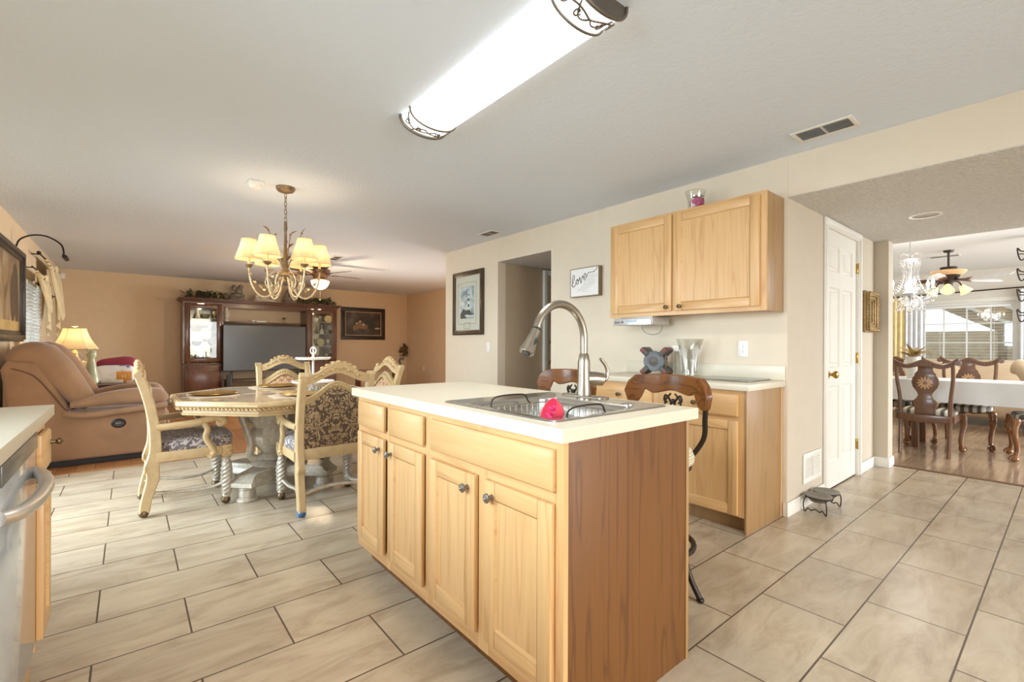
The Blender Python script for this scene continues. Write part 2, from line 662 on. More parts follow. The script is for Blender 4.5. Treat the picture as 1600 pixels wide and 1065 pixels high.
M['carve'] = plain('carved_gold_wood', '#c0a272', 0.5, var=0.35, vs=70, bmp=0.9, bs=75)
M['tabletop'] = plain('marbled_tabletop', '#cfb398', 0.12, var=0.16, vs=11, coat=0.4)
M['inlay'] = plain('cream_inlay', '#e9d8ba', 0.15, var=0.05)
M['damask'] = damask('brown_damask', '#54422f', '#9c8160', '#b3966e', 10.5)
M['damask_o'] = damask('peach_damask', '#a87550', '#d3ad86', '#e6cba8', 9)
M['damask_s'] = damask('silver_damask', '#6a6060', '#a59b98', '#cbc3be', 10)
M['suede'] = plain('brown_suede', '#9a7557', 0.8, var=0.13, vs=5, bmp=0.15, bs=22, sheen=0.35, spec=0.2)
M['suede_d'] = plain('brown_suede_seam', '#6d4a36', 0.85, var=0.1)
M['walnut'] = wood('dark_cherry', '#6d4630', '#42281a', 'z', rough=0.25, coat=0.2)
M['walnutx'] = wood('dark_cherry_crosswise', '#6d4630', '#42281a', 'x', rough=0.25, coat=0.2)
M['stoolwood'] = wood('walnut_rail', '#74461f', '#3f2410', 'y', rough=0.25, coat=0.3, rings=0.6)
M['dwood'] = wood('mahogany_chair', '#76523a', '#4e3322', 'z', rough=0.28, coat=0.2)
M['gold'] = plain('gold_plate', '#c9a14e', 0.25, 0.9, var=0.08, vs=40)
M['glass'] = thin_glass('window_glass')
M['cglass'] = cut_glass('cut_crystal')
M['whitecloth'] = plain('white_cloth', '#eef0f0', 0.8, var=0.02, bmp=0.1, bs=14)
M['tv'] = plain('tv_screen', '#505254', 0.22, var=0.02, spec=0.6)
M['shade'] = shade_mat('fabric_lampshade', '#e6cfa6', '#ffd9a0', 0)
M['blind'] = plain('blind_slat', '#f2f2ee', 0.45, var=0.01)
M['leaf'] = plain('garland_leaf', '#5d6044', 0.7, var=0.35, vs=30)

# ================================================================ the setting
HALLZ, CZ = 2.16, 2.44
XR, YP, YT, XL = 3.44, 1.24, 11.1, -0.93
m = MB(); m.box(-1.05, 5.72, -2.7, 5.65, -0.12, 0); m.box(3.44, 7.0, 3.4, 4.6, -0.12, -0.0005); struct('floor', m, M['tile'])
m = MB(); m.box(-1.05, 5.72, 5.65, 11.25, -0.12, 0); struct('floor_living', m, M['planks'])
m = MB(); m.box(5.72, 11.2, -2.7, 3.3, -0.12, 0); struct('floor_dining', m, M['planks_d'])
m = MB(); m.box(5.705, 5.745, -2.6, 1.13, 0, 0.008, 0.003); struct('trim_1', m, wood('threshold_wood', '#7a5a40', '#4e3622', 'y'))
m = MB(); m.box(-0.93, 5.6, 5.63, 5.67, 0, 0.008, 0.003); struct('trim_2', m, wood('threshold_oak', '#a8784c', '#7a5230', 'x'))

m = MB(); m.box(-1.05, 3.56, -2.7, 11.25, CZ, CZ + 0.15); m.box(3.56, 5.75, 5.52, 11.25, CZ, CZ + 0.15); struct('ceiling', m, M['ceil'])
m = MB(); m.box(3.56, 5.80, -2.7, 1.36, HALLZ, HALLZ + 0.12); m.box(3.4405, 3.56, -2.6, 1.239, HALLZ, HALLZ + 0.0045); struct('ceiling_hall', m, M['ceil_pop'])
m = MB(); m.box(3.56, 7.0, 3.4, 4.56, 2.155, 2.3); m.box(3.4405, 3.56, 3.5255, 4.4435, 2.155, 2.1595); struct('ceiling_hallway', m, M['ceil_pop'])
m = MB(); m.box(5.80, 11.2, -2.7, 3.3, CZ, CZ + 0.15); m.box(5.76, 5.80, -2.7, 1.36, HALLZ + 0.12, CZ + 0.15); struct('ceiling_dining', m, textured_ceiling('ceiling_white', '#eeeeec', 60, 0.2))

# right wall with the hallway opening and the long header
m = MB()
m.box(XR, XR + 0.12, YP, 3.525, 0, CZ); m.box(XR, XR + 0.12, 3.525, 4.444, 2.16, CZ)
m.box(XR, XR + 0.12, 4.444, 5.64, 0, CZ); m.box(XR, XR + 0.12, -2.6, YP, HALLZ + 0.005, CZ)
m.box(XR + 0.12, 5.72, 5.52, 5.64, 0, CZ)
struct('wall_right', m, M['wall'])
# pantry wall in the hall, with the door opening
m = MB()
m.box(3.56, 4.205, YP, YP + 0.12, 0, HALLZ); m.box(4.205, 5.045, YP, YP + 0.12, 2.10, HALLZ); m.box(5.045, 5.57, YP, YP + 0.12, 0, HALLZ)
m.box(XR + 0.0005, 3.56, YP - 0.0015, YP + 0.05, 0, HALLZ)
m.box(5.57, 5.74, 1.13, YP + 0.12, 0, HALLZ); m.box(5.62, 5.74, YP + 0.12, 3.2, 0, CZ)
m.box(4.1, 5.2, YP + 0.8, YP + 0.85, 0, HALLZ)
struct('wall_hall', m, M['wall_hall'])
m = MB(); m.box(3.56, 7.0, 4.444, 4.52, 0, 2.155); m.box(3.56, 7.0, 3.40, 3.525, 0, 2.155); m.box(6.9, 7.0, 3.5, 4.45, 0, 2.155); struct('wall_hallway', m, M['wall_hallway'])
m = MB(); m.box(-1.05, 5.75, YT, YT + 0.12, 0, CZ); struct('wall_back', m, M['wall_warm'])
m = MB(); m.box(5.6, 5.72, 8.4, YT, 0, CZ); m.box(5.6, 5.72, 6.0, 8.4, 2.1, CZ); m.box(5.6, 5.72, 5.64, 6.0, 0, CZ); struct('wall_living', m, M['wall_warm'])
# left wall: kitchen window, sliding door, living room window
WY0, WY1, WZ0, WZ1 = 7.75, 9.09, 0.75, 1.95
m = MB()
for y0, y1, z0, z1 in ((-2.6, 0.2, 0, CZ), (0.2, 2.0, 0, 1.05), (0.2, 2.0, 2.05, CZ), (2.0, 3.3, 0, CZ), (3.3, 5.3, 2.05, CZ), (5.3, WY0, 0, CZ),
                       (WY0, WY1, 0, WZ0), (WY0, WY1, WZ1, CZ), (WY1, YT, 0, CZ)):
    m.box(XL - 0.12, XL, y0, y1, z0, z1)
struct('wall_left', m, M['wall_warm'])
# wall behind the camera with unseen openings made to let light in
m = MB()
for x0, x1, z0, z1 in ((-1.05, -0.1, 0, CZ), (-0.1, 3.3, 2.1, CZ), (3.3, 6.3, 0, CZ), (6.3, 10.1, 0, 0.4), (6.3, 10.1, 2.1, CZ), (10.1, 11.2, 0, CZ)):
    m.box(x0, x1, -2.72, -2.6, z0, z1)
struct('wall_front', m, M['wall'])
# dining room
DX = 11.0
m = MB()
m.box(DX, DX + 0.12, -2.7, 0.60, 0, CZ); m.box(DX, DX + 0.12, 1.76, 3.3, 0, CZ)
m.box(DX, DX + 0.12, 0.60, 1.76, 0, 0.5); m.box(DX, DX + 0.12, 0.60, 1.76, 1.9, CZ)
m.box(5.74, DX + 0.12, 3.2, 3.3, 0, CZ)
struct('wall_dining', m, M['wall_dining'])

# baseboards
def baseboard(name, runs):
    m = MB()
    for x0, x1, y0, y1 in runs:
        m.box(x0, x1, y0, y1, 0, 0.075, 0.003)
        dx, dy = x1 - x0, y1 - y0
        m.box(x0 if dx > dy else x0 + dx * .2, x1 if dx > dy else x1 - dx * .2, y0 + dy * .2 if dx > dy else y0, y1 - dy * .2 if dx > dy else y1, 0.07, 0.095, 0.004)
    struct(name, m, M['white'])
baseboard('baseboard_hall', [(3.425, 4.145, YP - 0.014, YP - 0.0005), (5.10, 5.575, YP - 0.014, YP - 0.0005), (5.556, 5.5695, 1.118, YP), (5.556, 5.75, 1.116, 1.1295), (XR - 0.014, XR - 0.0005, YP - 0.014, 1.262)])
baseboard('baseboard_back', [(-0.92, 5.59, YT - 0.014, YT - 0.0005)])
baseboard('baseboard_right', [(XR - 0.014, XR - 0.0005, 2.56, 3.52), (XR - 0.014, XR - 0.0005, 4.45, 5.64)])
baseboard('baseboard_living', [(5.586, 5.5995, 8.4, YT - 0.02)])
baseboard('baseboard_left', [(XL + 0.0005, XL + 0.014, 5.4, YT - 0.02)])
baseboard('baseboard_dining', [(DX - 0.014, DX - 0.0005, -2.5, 3.2)])


def panel_door(name, x0, x1, y, z0, z1, mat, t=0.035, six=True):
    """six-panel door in a wall that faces -Y: front face at y"""
    m = MB()
    w = x1 - x0
    st, mid = 0.115 * w / 0.82, 0.10 * w / 0.82
    rows = [(z0 + 0.20, z0 + 0.82), (z0 + 0.97, z0 + 1.62), (z0 + 1.75, z1 - 0.12)]
    cols = [(x0 + st, x0 + w / 2 - mid / 2), (x0 + w / 2 + mid / 2, x1 - st)]
    # stiles and rails
    for a, b in ((x0, x0 + st), (x0 + w / 2 - mid / 2, x0 + w / 2 + mid / 2), (x1 - st, x1)):
        m.box(a, b, y, y + t, z0, z1)
    zs = [z0] + [q for r in rows for q in r] + [z1]
    for k in range(0, len(zs), 2):
        for a, b in cols:
            m.box(a, b, y, y + t, zs[k], zs[k + 1])
    for a, b in cols:
        for c, d in rows:
            m.box(a, b, y + 0.014, y + t - 0.004, c, d)
            # raised field with sloping edges
            e, f = 0.012, 0.038
            P = []
            for q, yy in ((0.0, y + 0.002), (e, y + 0.0135), (f * .72, y + 0.0135), (f, y + 0.004)):
                P.append([(a + q, yy, c + q), (b - q, yy, c + q), (b - q, yy, d - q), (a + q, yy, d - q)])
            m.loft(P, caps=False)
            m.mesh(P[-1], [(0, 1, 2, 3)])
    return m


def lever_knob(name, parent, x, y, z, mat):
    k = MB()
    k.lathe([(0.001, 0), (0.031, 0), (0.031, 0.006), (0.014, 0.012), (0.012, 0.032), (0.026, 0.042), (0.031, 0.055), (0.026, 0.068), (0.012, 0.074), (0.001, 0.075)], (x, y, z), 20, Matrix.Rotation(R(90), 4, 'X'))
    return k.build(name, mat, parent, True)

# pantry door with casing, hinges and knob
d = panel_door('door_1', 4.215, 5.035, YP + 0.012, 0.012, 2.09, None)
door = struct('door_1', d, M['white'])
lever_knob('door_knob', door, 4.29, YP + 0.012, 0.93, M['brass'])
for z in (0.28, 1.05, 1.85):
    h = MB(); h.box(5.035, 5.046, YP - 0.004, YP + 0.016, z - 0.045, z + 0.045, 0.002); h.cyl((5.041, YP - 0.004, z - 0.05), (5.041, YP - 0.004, z + 0.05), 0.006, seg=10)
    h.build('hinge', M['brass'], door, True)

def casing(name, x0, x1, z1, y, w=0.06, mat=None):
    m = MB()
    for a, b in ((x0 - w, x0), (x1, x1 + w)):
        m.box(a, b, y - 0.016, y - 0.0005, 0.0, z1, 0.004)
        m.box(a + w * .15, b - w * .15, y - 0.022, y - 0.015, 0.0, z1, 0.003)
    zt = min(z1 + w, HALLZ - 0.001)
    m.box(x0 - w, x1 + w, y - 0.016, y - 0.0005, z1, zt, 0.004)
    m.box(x0 - w * .85, x1 + w * .85, y - 0.022, y - 0.015, z1 + w * .15, zt - .006, 0.003)
    m.box(x0, x0 + 0.011, y - 0.01, y + 0.11, 0, z1); m.box(x1 - 0.011, x1, y - 0.01, y + 0.11, 0, z1); m.box(x0, x1, y - 0.01, y + 0.11, z1 - 0.009, z1)
    return struct(name, m, mat or M['white'])
casing('trim_3', 4.203, 5.047, 2.10, YP)
# front door at the end of the hallway
d = panel_door('door_2', 4.25, 5.1, 4.405, 0.01, 2.06, None)
door = struct('door_2', d, M['wall_hallway'])
m = MB(); m.box(4.18, 4.245, 4.40, 4.4435, 0, 2.12, 0.004); m.box(5.105, 5.17, 4.40, 4.4435, 0, 2.12, 0.004); m.box(4.18, 5.17, 4.40, 4.4435, 2.065, 2.13, 0.004); struct('trim_4', m, M['white'])
for z in (0.93, 1.195):
    lever_knob('door_knob', door, 4.30, 4.405, z, M['brass'])


def window(name, axis, pos, a0, a1, z0, z1, cols, rows, depth=0.1, fr=0.045, bar=0.02, blinds=None, inside=1, mat=None):
    """window in a wall of constant x ('x') at pos; a runs along y. inside: +1 when the room is on the +x side"""
    m = MB()
    x0, x1 = (pos - depth, pos - 0.02) if inside > 0 else (pos + 0.02, pos + depth)
    for c, d in ((a0, a0 + fr), (a1 - fr, a1)):
        m.box(x0, x1, c, d, z0, z1)
    for c, d in ((z0, z0 + fr), (z1 - fr, z1)):
        m.box(x0, x1, a0, a1, c, d)
    xm = (x0 + x1) / 2
    for i in range(1, cols):
        y = a0 + (a1 - a0) * i / cols
        m.box(xm - 0.015, xm + 0.015, y - bar / 2, y + bar / 2, z0, z1)
    for zz in rows:
        m.box(xm - 0.018, xm + 0.018, a0, a1, zz - bar / 2, zz + bar / 2)
    w = struct(name, m, mat or M['white_pl'])
    g = MB(); g.box(xm - 0.003, xm + 0.003, a0 + fr, a1 - fr, z0 + fr, z1 - fr); g.build('pane', M['glass'], w, True)
    return w

w = window('window_1', 'x', DX, 0.60, 1.76, 0.5, 1.9, 4, (1.22, 1.55, 0.86), inside=-1)
m = MB(); 
for q in ((DX - 0.02, DX - 0.001, 0.53, 0.60, 0.44, 1.97), (DX - 0.02, DX - 0.001, 1.76, 1.83, 0.44, 1.97), (DX - 0.02, DX - 0.001, 0.53, 1.83, 1.9, 1.97), (DX - 0.035, DX - 0.001, 0.51, 1.85, 0.44, 0.5)):
    m.box(*q, 0.004)
m.build('window_frame', M['white'], w, True)
w2 = window('window_2', 'x', XL, WY0, WY1, WZ0, WZ1, 2, (1.35,), inside=1)
w3 = window('window_3', 'x', XL, 0.2, 2.0, 1.05, 2.05, 2, (), inside=1)
w4 = window('window_4', 'x', XL, 3.3, 5.3, 0.0, 2.05, 2, (), inside=1)
w5 = window('window_5', 'x', 5.6, 6.0, 8.4, 0.0, 2.1, 2, (), inside=-1)

def blind(name, label, x, y0, y1, z0, z1, tilt, parent_label, pitch=0.05):
    t = thing(name, label, 'blind', (x, (y0 + y1) / 2, z0))
    hd = MB(); hd.box(x - 0.025, x + 0.025, y0, y1, z1 - 0.04, z1, 0.004); hd.build('head_rail', M['blind'], t, True)
    s = MB()
    n = int((z1 - 0.05 - z0) / pitch)
    for i in range(n):
        z = z1 - 0.07 - i * pitch
        Mx = Matrix.Translation((x, 0, z)) @ Matrix.Rotation(tilt, 4, 'Y')
        s.box(-0.024, 0.024, y0 + 0.005, y1 - 0.005, -0.0012, 0.0012, M=Mx)
    s.build('slats', M['blind'], t, True)
    b = MB(); b.box(x - 0.02, x + 0.02, y0, y1, z0 + 0.0, z0 + 0.018, 0.004); b.build('bottom_rail', M['blind'], t, True)
    c = MB()
    for y in (y0 + 0.2, (y0 + y1) / 2, y1 - 0.2):
        c.cyl((x + 0.022, y, z0), (x + 0.022, y, z1), 0.0012, seg=5)
        c.cyl((x - 0.022, y, z0), (x - 0.022, y, z1), 0.0012, seg=5)
    c.build('cord', M['blind'], t, True)
    return t
blind('window_blind', 'white slatted blind in the dining room window behind the beige sofa', DX + 0.0, 0.65, 1.71, 0.56, 1.85, R(1), '', 0.05)
blind('window_blind', 'white slatted blind in the small left wall window under the draped valance', XL - 0.012, WY0 + 0.05, WY1 - 0.05, WZ0 + 0.05, WZ1 - 0.05, R(-28), '', 0.045)

# outside the dining window: lanai roof, post, neighbouring wall and ground
m = MB(); m.box(-25, 30, -22, 24, -0.25, -0.15); struct('ground', m, plain('patio_slab', '#8f8674', 0.9, var=0.1, vs=2, bmp=0.1))
t = thing('lanai', 'covered patio with sloping beams seen through the dining window blind', 'patio', (13.5, 1.2, -0.15))
m = MB()
m.prism([(2.05, 2.10), (0.55, 1.22), (-1.2, 0.95), (-1.2, 2.9), (2.05, 2.9)], 12.55, 12.75, YZ)
m.build('patio_roof', plain('patio_tan', '#a5937a', 0.8, var=0.15, vs=6), t, True)
m = MB()
for k in range(3):
    m.prism([(1.95 - .5 * k, 2.25), (0.2 - .5 * k, 1.22), (0.2 - .5 * k, 1.28), (1.95 - .5 * k, 2.32)], 12.50, 12.56, YZ)
m.build('rafters', plain('patio_white', '#d6d3cc', 0.7), t, True)
m = MB(); m.box(12.5, 12.62, 0.80, 0.92, -0.15, 1.45, 0.01); m.build('post', plain('patio_post', '#8d7d68', 0.7), t, True)
m = MB(); m.box(14.85, 14.97, 2.6, 2.72, -0.15, 2.3, 0.01); m.build('post', bpy.data.materials['patio_post'], t, True)
m = MB(); m.box(17.0, 17.2, -6, 9, -0.15, 1.56); solo('garden_wall', m, plain('garden_stucco', '#a8987f', 0.9, var=0.15, bmp=0.2), 'tan garden wall beyond the patio outside the dining window', 'wall')

# curtains and rod in the dining room
t = thing('curtain_rod', 'dark metal curtain rod across the top of the dining room window', 'curtain rod', (DX - 0.09, 1.15, 2.1))
m = MB(); m.cyl((DX - 0.09, -0.2, 2.12), (DX - 0.09, 2.35, 2.05), 0.011, seg=10); m.build('rod', M['iron'], t, True)
for y in (-0.22, 2.37):
    m = MB(); m.ball((DX - 0.09, y, 2.12 if y < 0 else 2.05), 0.028); m.build('finial', M['iron'], t, True)
def curtain(label, y0, y1, mat, group=None, x=DX - 0.09, z0=0.03, z1=2.07, amp=0.03, waves=7):
    m = MB()
    m.sheet(lambda u, v: (x + amp * math.sin(u * waves * 2 * PI) * (0.6 + 0.4 * v), y0 + (y1 - y0) * u, z1 + (z0 - z1) * v), waves * 10, 6, 0.004)
    return solo('curtain', m, mat, label, 'curtain', group)
curtain('pale yellow curtain hanging left of the dining room window', 1.98, 2.42, plain('yellow_curtain', '#f3e2ac', 0.85, bmp=0.05), waves=6)
curtain('sheer white curtain between the yellow curtain and the dining window', 1.70, 1.97, plain('white_curtain', '#eef0f2', 0.85, bmp=0.05), waves=4)
curtain('white curtain right of the dining room window', 0.28, 0.56, plain('white_curtain_b', '#eef0f2', 0.85, bmp=0.05), waves=4)

# ================================================================ kitchen cabinets (fronts face -X unless flipped)
def shaker(name, parent, xf, y0, y1, z0, z1, t=0.02, rail=0.057, d=1, panel=True, mats=None):
    """frame-and-panel front; xf is the outer face, d=+1 when it faces -X"""
    mats = mats or [M['oakV'], M['oakH'], M['oakV']]
    m = MB()
    bx = lambda a, b, c, e, f, g, bv: m.box(xf + d * a, xf + d * b, c, e, f, g, bv)
    if not panel:
        m.mi = 1
        # slab drawer front with a profiled edge
        bx(0.006, t, y0, y1, z0, z1, 0.001)
        e = 0.010
        m.loft([[(xf + d * 0.006, y0, z0), (xf + d * 0.006, y1, z0), (xf + d * 0.006, y1, z1), (xf + d * 0.006, y0, z1)],
                [(xf, y0 + e, z0 + e), (xf, y1 - e, z0 + e), (xf, y1 - e, z1 - e), (xf, y0 + e, z1 - e)]])
    else:
        m.mi = 0
        bx(0, t, y0, y0 + rail, z0, z1, 0.003); bx(0, t, y1 - rail, y1, z0, z1, 0.003)
        m.mi = 1
        bx(0.0003, t, y0 + rail, y1 - rail, z0, z0 + rail, 0.003); bx(0.0003, t, y0 + rail, y1 - rail, z1 - rail, z1, 0.003)
        m.mi = 2
        bx(0.009, t - 0.002, y0 + rail - 0.004, y1 - rail + 0.004, z0 + rail - 0.004, z1 - rail + 0.004, 0)
        # sticking: small sloped inner edge
        m.mi = 1
        a, b, c, e = y0 + rail, y1 - rail, z0 + rail, z1 - rail
        q = 0.007
        m.loft([[(xf + d * 0.001, a, c), (xf + d * 0.001, b, c), (xf + d * 0.001, b, e), (xf + d * 0.001, a, e)],
                [(xf + d * 0.009, a + q, c + q), (xf + d * 0.009, b - q, c + q), (xf + d * 0.009, b - q, e - q), (xf + d * 0.009, a + q, e - q)]], caps=False)
    return m.build(name, mats, parent, True)


def knob(parent, xf, y, z, d=1, mat=None, r=0.016):
    m = MB()
    A = Matrix.Rotation(R(-90 * d), 4, 'Y')
    m.lathe([(0.001, 0), (0.009, 0), (0.007, 0.006), (0.006, 0.014), (r * .8, 0.018), (r, 0.022), (r * .93, 0.027), (r * .45, 0.031), (0.001, 0.032)], (xf, y, z), 18, A, lobes=9, depth=0.05)
    for k in range(8):
        a = k * PI / 4
        m.ball((xf - d * 0.027, y + r * .72 * math.cos(a), z + r * .72 * math.sin(a)), 0.0032, 6, 4)
    m.ball((xf - d * 0.031, y, z), 0.005, 8, 5)
    return m.build('knob', mat or M['pewter'], parent, True)


ZC = 0.88        # top of the cabinet boxes
XF = 0.945       # island face frame
def face_frame(parent, xf, ys, zs, y0, y1, z0, z1, d=1, t=0.019, mats=None):
    """ys/zs: list of (lo,hi) stiles and rails"""
    m = MB()
    m.mi = 0
    for a, b in ys:
        m.box(xf, xf + d * t, a, b, z0, z1)
    m.mi = 1
    for a, b in zs:
        m.box(xf + d * 0.0004, xf + d * (t - .0005), y0 + .002, y1 - .002, a, b)
    return m.build('face_frame', mats or [M['oakV'], M['oakH']], parent, True)

# --- island: storage cabinet
t = thing('base_cabinet', 'light oak island cabinet with two drawers above two doors, nearest the dining table', 'cabinet', (1.27, 2.05, 0))
m = MB(); m.box(XF + 0.019, 1.595, 1.6755, 2.425, 0.10, ZC); m.box(XF + 0.075, 1.595, 1.6755, 2.425, 0.0, 0.10); m.build('carcass', M['oakPshade'], t, True)
face_frame(t, XF, [(1.675, 1.70), (2.03, 2.07), (2.395, 2.425)], [(0.10, 0.165), (0.70, 0.742), (0.855, ZC)], 1.675, 2.425, 0.10, ZC)
for y0, y1, ky in ((2.078, 2.392, 2.115), (1.703, 2.022, 1.985)):
    shaker('drawer_front', t, XF - 0.02, y0, y1, 0.737, 0.86, panel=False)
    dr = shaker('door', t, XF - 0.02, y0, y1, 0.16, 0.706)
    knob(dr, XF - 0.02, ky, 0.655)
# --- island: sink cabinet
t = thing('sink_cabinet', 'light oak island sink cabinet with one wide drawer front above two doors', 'cabinet', (1.27, 1.29, 0))
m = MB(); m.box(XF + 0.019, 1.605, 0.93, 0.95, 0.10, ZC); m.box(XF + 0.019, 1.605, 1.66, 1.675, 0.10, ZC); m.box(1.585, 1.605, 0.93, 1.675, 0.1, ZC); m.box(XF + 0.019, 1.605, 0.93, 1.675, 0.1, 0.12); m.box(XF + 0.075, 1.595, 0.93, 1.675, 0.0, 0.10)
m.build('carcass', M['oakPshade'], t, True)
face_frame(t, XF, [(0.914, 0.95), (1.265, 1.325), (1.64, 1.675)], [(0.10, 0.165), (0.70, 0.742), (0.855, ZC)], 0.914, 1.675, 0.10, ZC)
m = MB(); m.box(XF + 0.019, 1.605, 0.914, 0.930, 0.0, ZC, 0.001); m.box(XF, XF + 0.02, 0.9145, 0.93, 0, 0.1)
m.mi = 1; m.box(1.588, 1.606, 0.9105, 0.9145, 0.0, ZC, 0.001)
tag(m.build('end_panel', [M['oakPshade'], M['oakPshade2']], t, True), 'oak veneer end panel, its brown darkened for shade')
shaker('drawer_front', t, XF - 0.02, 0.945, 1.64, 0.737, 0.858, panel=False)
for y0, y1, ky in ((1.325, 1.642, 1.365), (0.947, 1.268, 1.222)):
    dr = shaker('door', t, XF - 0.02, y0, y1, 0.16, 0.703)
    knob(dr, XF - 0.02, ky, 0.655)

def worktop(m, x0, x1, y0, y1, z0, z1, hole=None, b=0.003):
    if hole is None:
        m.box(x0, x1, y0, y1, z0, z1, b); return
    a, c, d, e = hole
    o = [(x0, y0), (x1, y0), (x1, y1), (x0, y1)]
    i = [(a, d), (c, d), (c, e), (a, e)]
    V = [(p[0], p[1], z0) for p in o] + [(p[0], p[1], z1 - b) for p in o] + \
        [(p[0] + (b if p[0] == x0 else -b), p[1] + (b if p[1] == y0 else -b), z1) for p in o] + [(p[0], p[1], z1) for p in i] + [(p[0], p[1], z0) for p in i]
    Fc = []
    for k in range(4):
        n = (k + 1) % 4
        for s in range(4):
            Fc.append((s * 4 + k, s * 4 + n, (s + 1) * 4 + n, (s + 1) * 4 + k))
        Fc.append((16 + k, 16 + n, n, k))
    m.mesh(V, Fc)

SX0, SX1, SY0, SY1 = 0.995, 1.625, 1.005, 1.66
CT = 0.92
m = MB(); worktop(m, 0.935, 1.67, 0.91, 2.50, ZC, CT, (SX0 + 0.02, SX1 - 0.02, SY0 + 0.02, SY1 - 0.02))
solo('worktop', m, M['counter'], 'cream laminate worktop of the kitchen island holding the sink', 'worktop')

# --- sink
t = thing('kitchen_sink', 'stainless steel single bowl sink set in the island worktop', 'sink', (1.285, 1.33, CT - 0.18))
def rrect(x0, x1, y0, y1, r, z, n=6):
    out = []
    for cx, cy, a in ((x1 - r, y1 - r, 0), (x0 + r, y1 - r, 90), (x0 + r, y0 + r, 180), (x1 - r, y0 + r, 270)):
        for k in range(n + 1):
            q = R(a + 90 * k / n)
            out.append((cx + r * math.cos(q), cy + r * math.sin(q), z))
    return out
m = MB()
bx0, bx1, by0, by1 = 1.045, 1.475, 1.05, 1.53
rings = [rrect(SX0, SX1, SY0, SY1, 0.03, CT + 0.0005), rrect(SX0 + .004, SX1 - .004, SY0 + .004, SY1 - .004, 0.03, CT + 0.005),
         rrect(SX0 + .022, SX1 - .022, SY0 + .022, SY1 - .022, 0.03, CT + 0.004), rrect(bx0 - .01, bx1 + .01, by0 - .01, by1 + .01, 0.06, CT + 0.003),
         rrect(bx0, bx1, by0, by1, 0.06, CT - 0.008), rrect(bx0 + .008, bx1 - .008, by0 + .008, by1 - .008, 0.06, CT - 0.15), rrect(bx0 + .05, bx1 - .05, by0 + .05, by1 - .05, 0.05, CT - 0.18)]
m.loft(rings, caps=False); m.mesh(rings[-1], [tuple(range(len(rings[-1])))])
m.build('bowl', M['steel'], t, True)
m = MB(); m.lathe([(0.001, 0.004), (0.03, 0.004), (0.045, 0.0), (0.05, 0.003), (0.05, 0.006)], (1.26, 1.29, CT - 0.18), 20); m.build('drain', M['steel'], t, True)
m = MB(); m.lathe([(0.024, 0), (0.024, 0.004), (0.016, 0.008), (0.001, 0.008)], (1.515, 1.12, CT + 0.003), 20); m.build('hole_cover', M['steel'], t, True)

# --- faucet
fx, fy = 1.612, 1.417
fx = 1.592
t = thing('faucet', 'tall brushed nickel gooseneck kitchen faucet with pull-down spray head', 'faucet', (fx, fy, CT + 0.004))
m = MB(); m.loft([rrect(fx - .032, fx + .032, fy - .135, fy + .125, 0.03, CT + 0.003), rrect(fx - .03, fx + .03, fy - .133, fy + .123, 0.028, CT + 0.009), rrect(fx - .026, fx + .026, fy - .129, fy + .119, 0.025, CT + 0.011)]); m.build('deck_plate', M['nickel'], t, True)
m = MB(); m.lathe([(0.033, 0), (0.033, 0.02), (0.030, 0.06), (0.0285, 0.10), (0.0275, 0.15), (0.021, 0.185), (0.0175, 0.19)], (fx, fy, CT + 0.010), 28); m.build('body', M['nickel'], t, True)
ax, az, ar = fx - 0.148, 1.185, 0.148
path = [(fx, fy, 1.09), (fx, fy, 1.13)] + arc((ax, fy, az), ar, 0, 165, 22)
m = MB(); m.tube(path, 0.0172, 20); m.build('gooseneck', M['nickel'], t, True)
end = Vector(path[-1]); dirv = (Vector(path[-1]) - Vector(path[-2])).normalized()
dirv = Vector((-0.50, 0, -0.86)).normalized()
m = MB(); m.tube([end - dirv * .004, end + dirv * .006], 0.0178, 18); m.build('seal_ring', M['dark'], t, True)
sp = MB(); sp.tube([end + dirv * d for d in (0.006, 0.02, 0.06, 0.095, 0.112, 0.116)], [0.0185, 0.0195, 0.0235, 0.0300, 0.0325, 0.030], 24); head = sp.build('spray_head', M['nickel'], t, True)
sd = dirv.cross(Vector((0, 1, 0))).normalized()
side = (Vector((0, -1, 0)) * .95 - sd * .0).normalized()
m = MB(); m.tube([end + dirv * d + side * o for d, o in ((0.04, 0.0205), (0.05, 0.0225), (0.065, 0.0255), (0.078, 0.0265))], [0.004, 0.009, 0.0105, 0.004], 12, flat=0.35); m.build('spray_button', M['dark'], head, True)
m = MB(); m.tube([end + dirv * 0.115, end + dirv * 0.124], [0.018, 0.016], 16); m.build('nozzle', M['dark'], head, True)
m = MB(); m.tube([(fx + .012, fy - .006, 1.005), (fx + .045, fy - .02, 1.005), (fx + .085, fy - .036, 1.0), (fx + .098, fy - .042, 0.998)], [0.029, 0.031, 0.029, 0.012], 22); m.build('valve', M['nickel'], t, True)
m = MB(); m.tube(smooth([(fx + .072, fy - .032, .985), (fx + .100, fy - .043, 1.0), (fx + .110, fy - .046, 1.03), (fx + .098, fy - .043, 1.065), (fx + .070, fy - .034, 1.098)], 5), [0.010] * 6 + [0.0105] * 6 + [0.0095] * 5 + [0.009, 0.009, 0.008, 0.004], 12, flat=0.8); m.build('lever', M['nickel'], t, True)

